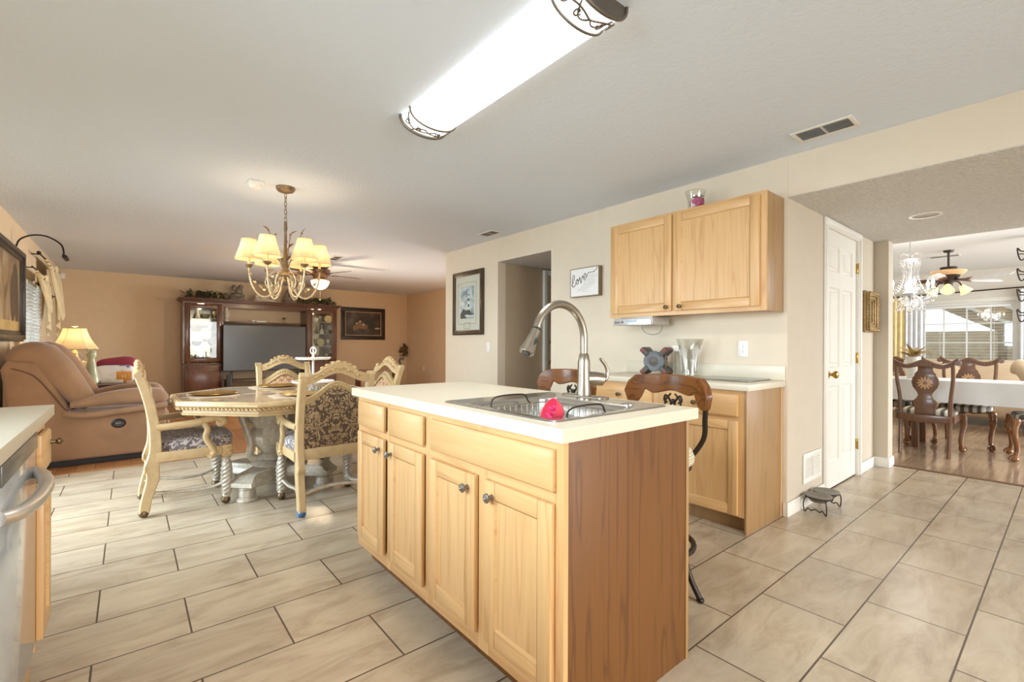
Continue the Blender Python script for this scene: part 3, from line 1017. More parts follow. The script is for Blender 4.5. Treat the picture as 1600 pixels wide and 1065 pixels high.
# --- things in the sink
t = thing('dish_rack', 'wire dish rack with looped handles standing in the sink', 'dish rack', (1.26, 1.29, CT - 0.17))
m = MB()
x0, x1, y0, y1, zb, zt = 1.075, 1.445, 1.08, 1.50, CT - 0.165, CT - 0.015
for z, e in ((zt, 0), (zb, 0.012), ((zt + zb) / 2, 0.006)):
    m.tube(rrect(x0 + e, x1 - e, y0 + e, y1 - e, 0.05, z), 0.0028, 6, closed=True)
for i in range(11):
    x = x0 + 0.03 + (x1 - x0 - .06) * i / 10
    m.tube([(x, y0, zt), (x, y0 + .012, zb), (x, y1 - .012, zb), (x, y1, zt)], 0.0018, 5)
for i in range(12):
    y = y0 + 0.03 + (y1 - y0 - .06) * i / 11
    m.tube([(x0, y, zt), (x0 + .012, y, zb)], 0.0018, 5); m.tube([(x1, y, zt), (x1 - .012, y, zb)], 0.0018, 5)
m.build('basket', M['steel'], t, True)
for yy in (y0, y1):
    m = MB(); m.tube(smooth([(1.13, yy, zt), (1.135, yy, CT + .012), (1.17, yy, CT + .026), (1.26, yy, CT + .028), (1.31, yy, CT + .022), (1.325, yy, CT - .0), (1.34, yy, zt)], 5), 0.0032, 7); m.build('handle', M['iron'], t, True)

t = thing('colander', 'pink plastic basket tipped on its side in the sink', 'colander', (1.10, 1.14, CT - 0.14))
Mx = Matrix.Translation((1.112, 1.125, CT + 0.006)) @ Vector((-.80, .25, .45)).to_track_quat('Z', 'Y').to_matrix().to_4x4() @ Matrix.Scale(0.52, 4)
m = MB(); m.T = Mx
prof = [(0.03, -0.05), (0.055, -0.045), (0.075, -0.01), (0.085, 0.035), (0.089, 0.042), (0.083, 0.040), (0.072, -0.006), (0.052, -0.04), (0.03, -0.044)]
m.lathe(prof, (0, 0, 0), 40, lobes=20, depth=0.018)
m.mesh([(0.03 * math.cos(2 * PI * k / 20), 0.03 * math.sin(2 * PI * k / 20), -0.047) for k in range(20)], [tuple(range(20))])
m.build('basket', plain('pink_plastic', '#e0455e', 0.35, var=0.06), t, True)
m = MB(); m.T = Mx
for k in range(5):
    a = k * 2 * PI / 5
    m.ball((0.04 * math.cos(a), 0.04 * math.sin(a), 0.0), (0.03, 0.016, 0.03), 10, 6)
m.build('cloth', plain('magenta_cloth', '#d8306c', 0.8, var=0.15), t, True)
m = MB()
for k in range(9):
    a = k * 0.7
    m.tube(arc((1.10 + 0.018 * math.sin(a), 1.24 + 0.022 * k, CT - 0.065), 0.016, 0, 330, 10, 'yz'), 0.004, 6)
solo('scrubber', m, plain('yellow_plastic', '#d9c766', 0.5), 'yellow curled scrubber lying at the left end of the dish rack', 'scrubber')
m = MB(); m.lathe([(0.02, 0), (0.06, 0.012), (0.075, 0.03), (0.073, 0.032), (0.055, 0.015), (0.001, 0.006)], (1.25, 1.17, CT - 0.115), 24, Matrix.Rotation(R(25), 4, 'Y'))
solo('bowl', m, plain('white_ceramic', '#ece9e2', 0.2), 'white dish leaning in the rack behind the pink basket', 'bowl')

# --- base cabinet along the right wall
xb = 2.90
t = thing('base_cabinet', 'oak base cabinet under the wall counter, with two drawers and two doors', 'cabinet', (3.17, 1.9, 0))
m = MB(); m.box(xb + 0.019, XR - 0.005, 1.30, 2.51, 0.10, ZC); m.box(xb + 0.07, XR - 0.02, 1.30, 2.51, 0, 0.10); m.build('carcass', M['oakPshade2'], t, True)
face_frame(t, xb, [(1.282, 1.325), (1.87, 1.93), (2.47, 2.515)], [(0.10, 0.125), (0.69, 0.72), (0.85, ZC)], 1.282, 2.515, 0.10, ZC)
m = MB(); m.box(xb + 0.0, XR - 0.012, 1.270, 1.284, 0.0, ZC, 0.001); m.mi = 1; m.box(XR - 0.03, XR - 0.006, 1.266, 1.272, 0, ZC)
tag(m.build('end_panel', [M['oakPshade2'], M['oakV']], t, True), 'greyish brown veneer end panel')
for y0, y1, kd in ((1.318, 1.873, 1.83), (1.925, 2.49, 1.97)):
    dr = shaker('drawer_front', t, xb - 0.02, y0, y1, 0.718, 0.852, panel=False); knob(dr, xb - 0.02, (y0 + y1) / 2, 0.785, mat=M['bronze'])
    dr = shaker('door', t, xb - 0.02, y0, y1, 0.11, 0.692); knob(dr, xb - 0.02, kd, 0.63, mat=M['bronze'])
m = MB(); m.box(2.876, XR - 0.002, 1.248, 2.54, ZC, CT, 0.003); m.box(XR - 0.022, XR - 0.002, 1.248, 2.54, CT, CT + 0.10, 0.003)
solo('worktop', m, M['counter'], 'cream laminate counter with upstand along the right wall', 'worktop')
# --- wall cabinet
t = thing('wall_cabinet', 'light oak wall cabinet with two doors above the right counter', 'cabinet', (3.29, 1.89, 1.385))
xu = 3.158
m = MB(); m.box(xu + 0.019, XR - 0.002, 1.268, 2.517, 1.40, 2.155); m.build('carcass', M['oakH'], t, True)
face_frame(t, xu, [(1.264, 1.30), (1.90, 1.945), (2.48, 2.517)], [(1.385, 1.43), (2.13, 2.16)], 1.264, 2.517, 1.385, 2.16)
m = MB(); m.box(xu + 0.019, XR - 0.002, 1.2635, 1.27, 1.385, 2.16, 0.001); tag(m.build('end_panel', M['oakPshade2'], t, True), 'darker veneer end panel')
for y0, y1, kd in ((1.30, 1.911, 1.858), (1.933, 2.485, 1.968)):
    dr = shaker('door', t, xu - 0.018, y0, y1, 1.415, 2.14, rail=0.06); knob(dr, xu - 0.018, kd, 1.445, mat=M['bronze'])

# things on and under the wall cabinet
t = thing('candle_holder', 'clear glass candle holder with painted rose on top of the wall cabinet', 'candle holder', (3.25, 1.80, 2.16))
m = MB(); m.lathe([(0.001, 0.0), (0.046, 0.0), (0.052, 0.01), (0.055, 0.07), (0.066, 0.115), (0.076, 0.14), (0.0745, 0.141), (0.063, 0.115), (0.052, 0.07), (0.049, 0.012), (0.001, 0.008)], (3.25, 1.80, 2.1605), 28); m.build('cup', thin_glass('holder_glass', (0.95, 0.96, 0.95, 1), 0.14), t, True)
m = MB()
for k in range(9):
    a = R(200 + k * 13); z = 2.19 + 0.04 * (0.5 + 0.5 * math.sin(k * 2.1))
    m.ball((3.25 + 0.057 * math.cos(a), 1.80 + 0.057 * math.sin(a), z), (0.004, 0.018, 0.017), 8, 6, Matrix.Rotation(a, 4, 'Z'))
m.mi = 1
for k in range(6):
    a = R(196 + k * 20)
    m.ball((3.25 + 0.058 * math.cos(a), 1.80 + 0.058 * math.sin(a), 2.245 + 0.02 * math.sin(k * 3)), (0.003, 0.012, 0.006), 8, 5, Matrix.Rotation(a, 4, 'Z'))
m.build('painted_rose', [plain('rose_paint', '#b0567a', 0.5, var=0.3), plain('rose_leaf', '#4c5a48', 0.5, var=0.2)], t, True)
m = MB(); m.lathe([(0.001, 0.012), (0.044, 0.012), (0.046, 0.07), (0.001, 0.072)], (3.25, 1.80, 2.1605), 20); m.build('candle', plain('pink_wax', '#d9b3b3', 0.6), t, True)

t = thing('under_cabinet_radio', 'silver under-cabinet radio mounted below the left wall cabinet door', 'radio', (3.22, 2.24, 1.31))
m = MB(); m.box(3.10, 3.33, 2.065, 2.43, 1.318, 1.372, 0.006); m.box(3.15, 3.42, 2.10, 2.40, 1.366, 1.3845, 0.002); m.build('body', plain('silver_plastic', '#b9b6ae', 0.35, 0.4), t, True)
m = MB(); m.prism([(2.068, 1.318), (2.428, 1.318), (2.42, 1.369), (2.076, 1.369)], 3.088, 3.102, YZ, 0.002); m.mi = 1; m.box(3.085, 3.089, 2.20, 2.30, 1.337, 1.356); m.mi = 2
for k in range(4): m.box(3.084, 3.089, 2.365 + k * .013, 2.374 + k * .013, 1.334, 1.349, 0.001)
m.lathe([(0.009, 0), (0.009, 0.008), (0.001, 0.009)], (3.089, 2.338, 1.342), 14, Matrix.Rotation(R(-90), 4, 'Y'))
m.build('control_panel', [plain('silver_front', '#d3d6d8', 0.25, 0.6), plain('radio_display', '#9fb0b8', 0.2), plain('radio_buttons', '#6e6f70', 0.4)], t, True)
m = MB(); m.tube(smooth([(3.30, 2.30, 1.32), (3.32, 2.29, 1.27), (3.33, 2.22, 1.245), (3.32, 2.14, 1.262), (3.31, 2.11, 1.32)], 6), 0.003, 6); m.build('cable', plain('grey_cable', '#8c8880', 0.5), t, True)

# rugged speaker on the counter: round front held by four corner bumpers
SPX, SPY, SPZ = 3.235, 2.115, CT + 0.105
t = thing('rugged_speaker', 'dark grey jobsite speaker with four corner bumpers on the right counter', 'speaker', (SPX, SPY, CT + .0085), R(18))
A = Matrix.Rotation(R(-90), 4, 'Y')
m = MB(); m.box(-0.075, 0.075, -0.062, 0.062, 0.045, 0.165, 0.02, 3); m.build('body', plain('speaker_black', '#35322e', 0.5, bmp=0.1), t)
m = MB(); m.lathe([(0.078, 0), (0.080, 0.012), (0.074, 0.02), (0.066, 0.014), (0.045, 0.010), (0.038, 0.016), (0.001, 0.020)], (-0.072, 0, 0.105), 36, A); m.build('grille', plain('speaker_grey', '#6f7276', 0.55, var=0.1, vs=300, bmp=0.3, bs=500), t)
m = MB(); m.lathe([(0.034, 0), (0.034, 0.008), (0.020, 0.016), (0.001, 0.018)], (-0.089, 0, 0.105), 24, A); m.build('cone', plain('speaker_cone', '#57534b', 0.45), t)
m = MB(); m.lathe([(0.05, 0), (0.05, 0.012), (0.036, 0.016), (0.03, 0.008), (0.001, 0.012)], (0, -0.062, 0.105), 24, Matrix.Rotation(R(90), 4, 'X')); m.build('side_woofer', plain('woofer', '#7b7466', 0.4, 0.3), t)
for sy in (-1, 1):
    for sz in (-1, 1):
        m = MB()
        m.mi = 0
        Q = Matrix.Translation((0, 0, 0.105)) @ Matrix.Rotation(math.atan2(sz, sy), 4, 'X')
        m.box(-0.1, 0.1, 0.066, 0.138, -0.02, 0.02, 0.008, 2, M=Q)
        m.mi = 1
        m.box(-0.085, 0.085, 0.128, 0.142, -0.013, 0.013, 0.004, 2, M=Q)
        m.box(-0.104, -0.098, 0.10, 0.132, -0.012, 0.012, 0.002, 2, M=Q)
        m.build('corner_bumper', [plain('bumper_grey', '#4b4844', 0.5), plain('bumper_red', '#7c3026', 0.5)], t)
# cut crystal vase
t = thing('crystal_vase', 'tall cut crystal vase flaring at the rim beside the speaker', 'vase', (3.30, 1.87, CT))
m = MB(); m.lathe([(0.001, 0.0), (0.058, 0.0), (0.06, 0.01), (0.055, 0.03), (0.056, 0.09), (0.064, 0.16), (0.082, 0.235), (0.098, 0.285), (0.095, 0.286), (0.076, 0.235), (0.058, 0.16), (0.05, 0.09), (0.049, 0.03), (0.001, 0.022)], (3.30, 1.87, CT + 0.0005), 40, lobes=20, depth=0.02, twist=0)
m.build('body', thin_glass('vase_glass', (0.96, 0.97, 0.96, 1), 0.12), t, True)
m = MB()
for s in range(5):
    b = s * 2 * PI / 5 + 0.6
    for k in range(7):
        a0 = b + 0.06; a1 = b - 0.5 + k * 0.13
        pts = []
        for q in range(7):
            f = q / 6
            z = 0.04 + f * (0.20 - 0.012 * abs(k - 3))
            rr = (0.056 + 0.006 * (z / .09) if z < .09 else 0.0575 + (z - .09) * .12 + max(0, z - .16) * .16) + 0.0015
            a = a0 + (a1 - a0) * f
            pts.append((3.30 + rr * math.cos(a), 1.87 + rr * math.sin(a), CT + z))
        m.tube(pts, 0.0016, 5)
m.build('cut_fan_pattern', plain('etched_glass', '#eceae4', 0.3), t, True)
m = MB(); m.box(3.05, 3.40, 1.33, 1.74, CT + 0.0005, CT + 0.010, 0.003)
solo('glass_cutting_board', m, plain('smoked_glass', '#7a776d', 0.1), 'flat smoked glass board lying at the right end of the wall counter', 'cutting board')
# small jar behind the speaker
t = thing('jar', 'small white-lidded jar behind the speaker against the wall', 'jar', (3.385, 2.04, CT))
m = MB(); m.lathe([(0.001, 0), (0.034, 0), (0.036, 0.02), (0.036, 0.19), (0.001, 0.19)], (3.385, 2.04, CT + .0005), 20); m.build('body', thin_glass('jar_glass', (0.97, 0.98, 0.97, 1), .06), t, True)
m = MB(); m.lathe([(0.037, 0.19), (0.038, 0.2), (0.038, 0.23), (0.034, 0.235), (0.001, 0.235)], (3.385, 2.04, CT + .0005), 20); m.build('lid', M['white_pl'], t, True)

# wall plates
def plate(name, label, cat, c, axis, kind, mat=None, group=None):
    """axis 'x': on a wall facing -X; 'y': facing -Y; 'p': facing +X"""
    t = thing(name, label, cat, c)
    if axis == 'y': t.rotation_euler = (0, 0, R(90))
    if axis == 'p': t.rotation_euler = (0, 0, R(180))
    m = MB(); m.box(-0.006, 0.0, -0.036, 0.036, -0.058, 0.058, 0.003); m.build('cover_plate', M['white_pl'], t)
    if kind == 'outlet':
        for s in (-1, 1):
            m = MB(); m.lathe([(0.001, 0.009), (0.016, 0.009), (0.017, 0.005)], (0, 0, s * 0.02), 20, Matrix.Rotation(R(-90), 4, 'Y'))
            m.mi = 1
            for y in (-0.006, 0.006): m.box(-0.0098, -0.0088, y - .001, y + .001, s * 0.02 - 0.001, s * 0.02 + 0.008)
            m.lathe([(0.0025, 0.0095), (0.001, 0.0096)], (0, 0, s * 0.02 - .008), 8, Matrix.Rotation(R(-90), 4, 'Y'))
            m.build('socket', [M['white_pl'], M['dark']], t)
        m = MB(); m.ball((-0.006, 0, 0), (0.002, 0.003, 0.003), 8, 5); m.build('screw', M['steel'], t)
    else:
        m = MB(); m.box(-0.012, -0.005, -0.011, 0.011, -0.024, 0.024, 0.002); m.build('rocker', M['white_pl'], t)
    return t
plate('wall_outlet', 'white double outlet above the right end of the wall counter', 'outlet', (XR - 0.0005, 1.532, 1.133), 'x', 'outlet')
plate('wall_outlet', 'small white outlet low on the far living room wall near the corner', 'outlet', (5.5995, 10.2, 0.56), 'x', 'outlet')
plate('light_switch', 'white light switch left of the hallway opening under the lighthouse picture', 'switch', (XR - 0.0005, 4.63, 1.126), 'x', 'switch')

# return-air grille, pet feeder
t = thing('wall_vent', 'white louvred vent low on the wall left of the pantry door', 'vent', (3.90, YP, 0.17))
m = MB()
for q in ((3.72, 4.08, 0.165, 0.20), (3.72, 4.08, 0.345, 0.38), (3.72, 3.755, 0.165, 0.38), (4.045, 4.08, 0.165, 0.38)): m.box(q[0], q[1], YP - 0.012, YP - 0.0005, q[2], q[3], 0.003)
m.build('frame', M['white'], t, True)
m = MB(); m.box(3.75, 4.05, YP - 0.003, YP - 0.0005, 0.195, 0.35); m.build('backing', plain('vent_dark', '#9a8f7e', 0.8), t, True)
m = MB()
for k in range(9):
    z = 0.205 + k * 0.0165
    m.box(3.75, 4.05, -0.006, 0.006, -0.001, 0.001, M=Matrix.Translation((0, YP - 0.007, z)) @ Matrix.Rotation(R(40), 4, 'X'))
m.box(3.895, 3.905, YP - 0.0135, YP - 0.004, 0.195, 0.35)
m.build('louvres', M['white'], t, True)

t = thing('pet_feeder', 'low wire pet feeder with two grey bowls on the tile by the hall baseboard', 'pet bowl stand', (3.79, 1.135, 0))
m = MB()
zz = 0.105
for cx in (3.71, 3.87):
    m.tube(arc((cx, 1.135, zz), 0.078, 0, 360, 24, 'xy')[:-1], 0.004, 6, closed=True)
for cx, sx in ((3.645, -1), (3.935, 1)):
    m.tube(smooth([(cx, 1.075, zz), (cx + sx * .008, 1.065, 0.06), (cx, 1.07, 0.004), (cx, 1.09, 0.03), (cx, 1.11, 0.02), (cx, 1.135, 0.032), (cx, 1.16, 0.02), (cx, 1.18, 0.03), (cx, 1.20, 0.004), (cx + sx * .008, 1.205, 0.06), (cx, 1.195, zz)], 4), 0.004, 6)
for y in (1.075, 1.195):
    m.tube(smooth([(3.645, y, zz), (3.71, y + (.018 if y < 1.1 else -.018), zz - .012), (3.79, y, zz - 0.03), (3.87, y + (.018 if y < 1.1 else -.018), zz - .012), (3.935, y, zz)], 5), 0.0035, 6)
m.build('stand', M['iron'], t, True)
for cx in (3.71, 3.87):
    m = MB(); m.lathe([(0.001, 0.075), (0.05, 0.075), (0.072, 0.105), (0.083, 0.112), (0.083, 0.117), (0.072, 0.118), (0.05, 0.112), (0.001, 0.11)], (cx, 1.135, 0), 28); m.build('bowl', plain('grey_bowl', '#7b7468', 0.4, 0.2), t, True)

# --- left counter with dishwasher
XC = -0.245
m = MB(); m.box(XL + 0.003, -0.22, -1.2, 2.505, ZC, CT, 0.003); solo('worktop', m, M['counter'], 'cream laminate worktop at the left edge above the dishwasher', 'worktop')
t = thing('base_cabinet', 'narrow oak cabinet end with drawer and door beyond the dishwasher', 'cabinet', (-0.55, 2.36, 0))
m = MB(); m.box(XL + 0.003, XC - 0.019, 2.262, 2.485, 0.10, ZC); m.box(XL + 0.003, XC - 0.07, 2.262, 2.485, 0, 0.1); m.build('carcass', M['oakPshade2'], t, True)
face_frame(t, XC - 0.019, [(2.262, 2.285), (2.46, 2.487)], [(0.10, 0.13), (0.68, 0.71), (0.84, ZC)], 2.262, 2.487, 0.10, ZC, d=1)
dr = shaker('drawer_front', t, XC + 0.02, 2.275, 2.475, 0.70, 0.835, d=-1, panel=False); knob(dr, XC + 0.02, 2.44, 0.787, d=-1, mat=M['bronze'], r=0.013)
dr = shaker('door', t, XC + 0.02, 2.275, 2.475, 0.13, 0.672, d=-1, rail=0.05)
t = thing('dishwasher', 'dishwasher with glossy front and thick curved steel handle under the left worktop', 'dishwasher', (-0.55, 1.96, 0))
m = MB(); m.box(XL + 0.02, XC - 0.036, 1.665, 2.255, 0.10, ZC - 0.005); m.build('tub', M['dark'], t, True)
m = MB(); m.box(XC - 0.035, XC + 0.003, 1.668, 2.252, 0.13, 0.86, 0.006); m.build('door', plain('dishwasher_steel', '#ccd3da', 0.12, 0.45, var=0.03), t, True)
m = MB(); m.box(XC + 0.0028, XC + 0.007, 1.672, 2.248, 0.80, 0.855, 0.002); m.build('control_strip', plain('control_grey', '#6b6a68', 0.25, 0.3), t, True)
m = MB(); m.box(XC - 0.03, XC - 0.012, 1.668, 2.255, 0.0, 0.125, 0.002); m.build('toe_kick', M['oakH'], t, True)
hp = smooth([(XC + .015, 2.21, 0.745), (XC + .05, 2.215, 0.742), (XC + .075, 2.195, 0.732), (XC + .085, 2.14, 0.722), (XC + .086, 2.04, 0.72), (XC + .086, 1.88, 0.72), (XC + .085, 1.78, 0.722), (XC + .075, 1.725, 0.732), (XC + .05, 1.705, 0.742), (XC + .015, 1.71, 0.745)], 6)
hp = smooth([(XC - .001, 2.235, 0.722), (XC + .012, 2.215, 0.722), (XC + .035, 2.13, 0.72), (XC + .05, 2.02, 0.72), (XC + .052, 1.93, 0.72), (XC + .048, 1.83, 0.72), (XC + .030, 1.73, 0.72), (XC - .001, 1.685, 0.722)], 6)
m = MB(); m.tube(hp, 0.019, 18); m.build('handle', plain('satin_steel', '#d6d2cb', 0.38, 0.85), t, True)
t = thing('base_cabinet', 'oak cabinet run under the left worktop before the dishwasher', 'cabinet', (-0.55, 0.2, 0))
m = MB(); m.box(XL + 0.003, XC - 0.021, -1.15, 1.66, 0.10, ZC); m.box(XL + 0.003, XC - 0.07, -1.15, 1.66, 0, 0.1); m.build('carcass', M['oakV'], t, True)
for k in range(5):
    y0 = -1.13 + k * 0.555
    shaker('drawer_front', t, XC + 0.0, y0, y0 + 0.52, 0.72, 0.85, d=-1, panel=False); shaker('door', t, XC + 0.0, y0, y0 + 0.52, 0.13, 0.70, d=-1)

# ================================================================ bar stools at the island
def bar_stool():
    t = thing('bar_stool', 'bar stool', 'bar stool', (0, 0, 0))      # faces -X, towards the island
    m = MB(); m.lathe([(0.001, 0.585), (0.19, 0.585), (0.205, 0.60), (0.208, 0.625), (0.195, 0.655), (0.15, 0.672), (0.001, 0.678)], seg=36); m.build('seat_cushion', wave_cloth, t)
    m = MB(); m.lathe([(0.001, 0.555), (0.17, 0.555), (0.195, 0.57), (0.195, 0.588), (0.001, 0.588)], seg=32); m.lathe([(0.09, 0.50), (0.09, 0.555), (0.001, 0.555), (0.001, 0.50)], seg=20); m.build('swivel', M['iron'], t)
    for k in range(4):
        a = R(90 * k)
        c, s = math.cos(a), math.sin(a)
        m = MB()
        p = smooth([(0.10 * c, 0.10 * s, 0.545), (0.155 * c, 0.155 * s, 0.50), (0.13 * c, 0.13 * s, 0.44), (0.145 * c, 0.145 * s, 0.36), (0.175 * c, 0.175 * s, 0.22), (0.215 * c, 0.215 * s, 0.10), (0.262 * c, 0.262 * s, 0.02)], 5)
        m.tube(p, 0.0135, 10)
        m.ball((0.266 * c, 0.266 * s, 0.014), (0.018, 0.018, 0.014), 10, 6)
        sc = smooth([(0.15 * c, 0.15 * s, 0.49), (0.19 * c, 0.19 * s, 0.455), (0.165 * c, 0.165 * s, 0.42), (0.145 * c, 0.145 * s, 0.445), (0.16 * c, 0.16 * s, 0.46)], 4)
        m.tube(sc, 0.006, 6)
        m.build('leg', M['iron'], t)
    m = MB(); m.tube(arc((0, 0, 0.20), 0.205, 0, 360, 36, 'xy')[:-1], 0.013, 10, closed=True); m.build('foot_ring', M['iron'], t)
    # curved wooden top rail: outline swept round an arc open to -X
    top, bot = [], []
    N = 30
    m = MB()
    rings = []
    for i in range(N + 1):
        u = -1 + 2 * i / N
        y = u * 0.242
        x = 0.205 - 0.085 * u * u
        zt = 1.005 - 0.012 * abs(u) ** 2 - 0.045 * max(0, abs(u) - 0.80) / 0.2
        a = abs(u)
        if a < 0.45: zb = 0.912 + 0.010 * math.cos(a / 0.45 * PI)
        elif a < 0.60: zb = 0.902 + 0.020 * (a - 0.45) / 0.15
        elif a < 0.70: zb = 0.922 - 0.06 * (a - 0.60) / 0.10
        else: zb = 0.862 - 0.022 * math.sin((a - 0.70) / 0.30 * PI)
        if a > 0.93:
            k = (a - 0.93) / 0.07
            zt -= 0.03 * k * k; zb += 0.045 * k * k
        th = 0.016
        nx, ny = 1.0, 0.085 * 2 * u / 0.242
        l = math.hypot(nx, ny); nx /= l; ny /= l
        rings.append([(x - nx * th, y - ny * th, zb + .006), (x - nx * th, y - ny * th, zt - .006), (x - nx * th * .5, y - ny * th * .5, zt), (x + nx * th * .5, y + ny * th * .5, zt),
                      (x + nx * th, y + ny * th, zt - .006), (x + nx * th, y + ny * th, zb + .006), (x + nx * th * .5, y + ny * th * .5, zb), (x - nx * th * .5, y - ny * th * .5, zb)])
    m.loft(rings)
    m.build('top_rail', M['stoolwood'], t, ang=50)
    for s in (-1, 1):
        m = MB(); m.tube(smooth([(0.128, s * 0.222, 0.885), (0.15, s * 0.205, 0.80), (0.185, s * 0.18, 0.70), (0.17, s * 0.12, 0.60), (0.12, s * 0.09, 0.565)], 6), 0.0125, 10); m.build('back_post', M['iron'], t)
    m = MB()
    for s in (-1, 1):
        m.tube(smooth([(0.205, s * 0.006, 0.66), (0.205, s * 0.05, 0.74), (0.205, s * 0.02, 0.82), (0.205, s * 0.012, 0.86), (0.205, s * 0.04, 0.895), (0.205, s * 0.05, 0.87), (0.205, s * 0.032, 0.858)], 6), 0.006, 7)
        m.tube(smooth([(0.205, 0, 0.84), (0.205, s * 0.03, 0.80), (0.205, s * 0.045, 0.86), (0.205, s * 0.012, 0.905)], 5), 0.005, 6)
    m.ball((0.205, 0, 0.865), 0.014, 10, 6)
    m.tube([(0.195, 0, 0.585), (0.205, 0, 0.68)], 0.008, 8)
    m.build('back_scroll', M['iron'], t)
    return t

wave_cloth = None
def ribbed():
    m, nt, b = newmat('ribbed_cushion')
    w = node(nt, 'ShaderNodeTexWave', i_Scale=26.0)
    w.bands_direction = 'Z'
    nt.links.new(coords(nt), w.inputs['Vector'])
    nt.links.new(ramp(nt, w.outputs[0], [(0.2, lin('#b5ab8e')), (0.6, lin('#d8cfb4'))]), b.inputs['Base Color'])
    b.inputs['Roughness'].default_value = 0.85
    bump(nt, b, w.outputs[0], 0.4, 0.01)
    return m
wave_cloth = ribbed()
s1 = bar_stool()
s1.location = (1.985, 1.335, 0)
s1['label'] = 'bar stool with curved walnut top rail at the near end of the island'
s1['group'] = 'bar stools at the island'
s2 = copy_tree(s1)
s2.location = (1.965, 2.02, 0)
s2['label'] = 'bar stool with curved walnut top rail, partly hidden behind the tall faucet'

# ================================================================ carved dining chairs
def dining_chair():
    t = thing('dining_chair', 'x', 'chair', (0, 0, 0), 0, 'carved dining armchairs')   # faces +Y
    cr, cv, sv = M['cream'], M['carve'], M['creamd']
    # rear posts with cabriole foot, outline in the YZ plane
    for s in (-1, 1):
        m = MB()
        ctr = smooth([(0, -0.262, 0.035), (0, -0.250, 0.12), (0, -0.218, 0.25), (0, -0.222, 0.34), (0, -0.205, 0.44), (0, -0.212, 0.60), (0, -0.245, 0.78), (0, -0.292, 0.935)], 6)
        wid = [0.030, 0.030, 0.036, 0.040, 0.034, 0.030, 0.029, 0.026]
        rings = []
        n = len(ctr)
        for i, p in enumerate(ctr):
            f = i / (n - 1) * 7
            k = min(int(f), 6)
            w = wid[k] + (wid[k + 1] - wid[k]) * (f - k)
            hx = 0.024
            x = s * 0.232
            e = 0.006
            rings.append([(x - hx, p.y - w + e, p.z), (x - hx, p.y + w - e, p.z), (x - hx + e, p.y + w, p.z), (x + hx - e, p.y + w, p.z), (x + hx, p.y + w - e, p.z), (x + hx, p.y - w + e, p.z), (x + hx - e, p.y - w, p.z), (x - hx + e, p.y - w, p.z)])
        m.loft(rings)
        # scrolled ear
        m.cyl((s * 0.232 - 0.026, -0.298, 0.945), (s * 0.232 + 0.026, -0.298, 0.945), 0.022, seg=16)
        # carved knee
        for q in range(4):
            m.ball((s * 0.232 - 0.018 + 0.012 * q, -0.258, 0.31 + 0.012 * (q % 2)), (0.010, 0.010, 0.028), 8, 6)
        m.build('rear_leg', cr, t)
    # crest rail (arched, carved cresting)
    def zarc(u, side, mid): return side + (mid - side) * (0.5 + 0.5 * math.cos(PI * min(1, abs(u)))) 
    def rail(name, zb0, zb1, zt0, zt1, y0, y1, mat, th=0.02, wob=0.0, hw=0.212):
        m = MB(); rings = []
        N = 28
        for i in range(N + 1):
            u = -1 + 2 * i / N
            zb, zt = zarc(u, zb0, zb1), zarc(u, zt0, zt1)
            zt += wob * abs(math.sin(u * 9.5)) * (1 - abs(u) ** 3)
            yb = y0; yt = y1
            rings.append([(u * hw, yb - th, zb), (u * hw, yb + th, zb), (u * hw, yt + th, zt - .006), (u * hw, yt + th * .4, zt), (u * hw, yt - th * .4, zt), (u * hw, yt - th, zt - .006)])
        m.loft(rings)
        return m.build(name, mat, t)
    c = rail('crest_rail', 0.885, 0.955, 0.945, 1.025, -0.272, -0.298, cr, wob=0.010)
    m = MB()
    for i in range(15):
        u = -0.72 + 1.44 * i / 14
        z = zarc(u, 0.92, 0.995)
        y = -0.286
        for sy in (-1, 1):
            m.ball((u * 0.212, y + sy * 0.020, z + 0.006 * math.sin(i * 2.3)), (0.013, 0.006, 0.011), 8, 5, Matrix.Rotation(i * 0.9, 4, 'Y'))
    for u in (-0.5, -0.35, -0.18, 0, 0.18, 0.35, 0.5):
        m.ball((u * 0.212, -0.296, zarc(u, 0.945, 1.025) + 0.008), (0.020, 0.016, 0.012), 10, 6)
    m.build('crest_carving', cv, c)
    r2_ = rail('back_rail', 0.745, 0.845, 0.80, 0.90, -0.236, -0.262, cr, th=0.017)
    m = MB()
    for i in range(13):
        u = -0.66 + 1.32 * i / 12
        for sy in (-1, 1):
            m.ball((u * 0.212, -0.25 + sy * 0.017, zarc(u, 0.772, 0.873)), (0.012, 0.005, 0.010), 8, 5, Matrix.Rotation(i * 1.1, 4, 'Y'))
    m.build('rail_carving', cv, r2_)
    m = MB(); m.box(-0.212, 0.212, -0.222, -0.188, 0.365, 0.44, 0.004); m.build('lower_rail', cr, t)
    # upholstered back panel following the arch
    m = MB()
    for sgn, tg in ((-1, 0), (1, 1)):
        def f(u, v, sgn=sgn):
            U = -1 + 2 * u
            zt = zarc(U, 0.755, 0.853)
            z = 0.435 + (zt - 0.435) * v
            yc = -0.204 - 0.055 * max(0, (z - 0.44) / 0.42) ** 1.3
            bul = (0.016 if sgn < 0 else 0.034) * (1 - abs(U) ** 4) * (1 - abs(2 * v - 1) ** 4)
            return (U * 0.208, yc + sgn * (0.006 + bul), z)
        m.mi = tg
        m.sheet(f, 20, 16)
    m.build('back_upholstery', [M['damask'], M['damask_o']], t)
    # seat
    m = MB()
    for s in (-1, 1):
        m.prism([(-0.20, 0.36), (0.215, 0.36), (0.215, 0.425), (-0.20, 0.425)], s * 0.247 - 0.018, s * 0.247 + 0.018, YZ, 0.003)
    m.prism(mirror_x([(0, 0.365), (0.06, 0.362), (0.16, 0.365), (0.232, 0.36), (0.232, 0.425), (0, 0.425)]), -0.24, -0.205, XZ, 0.003)
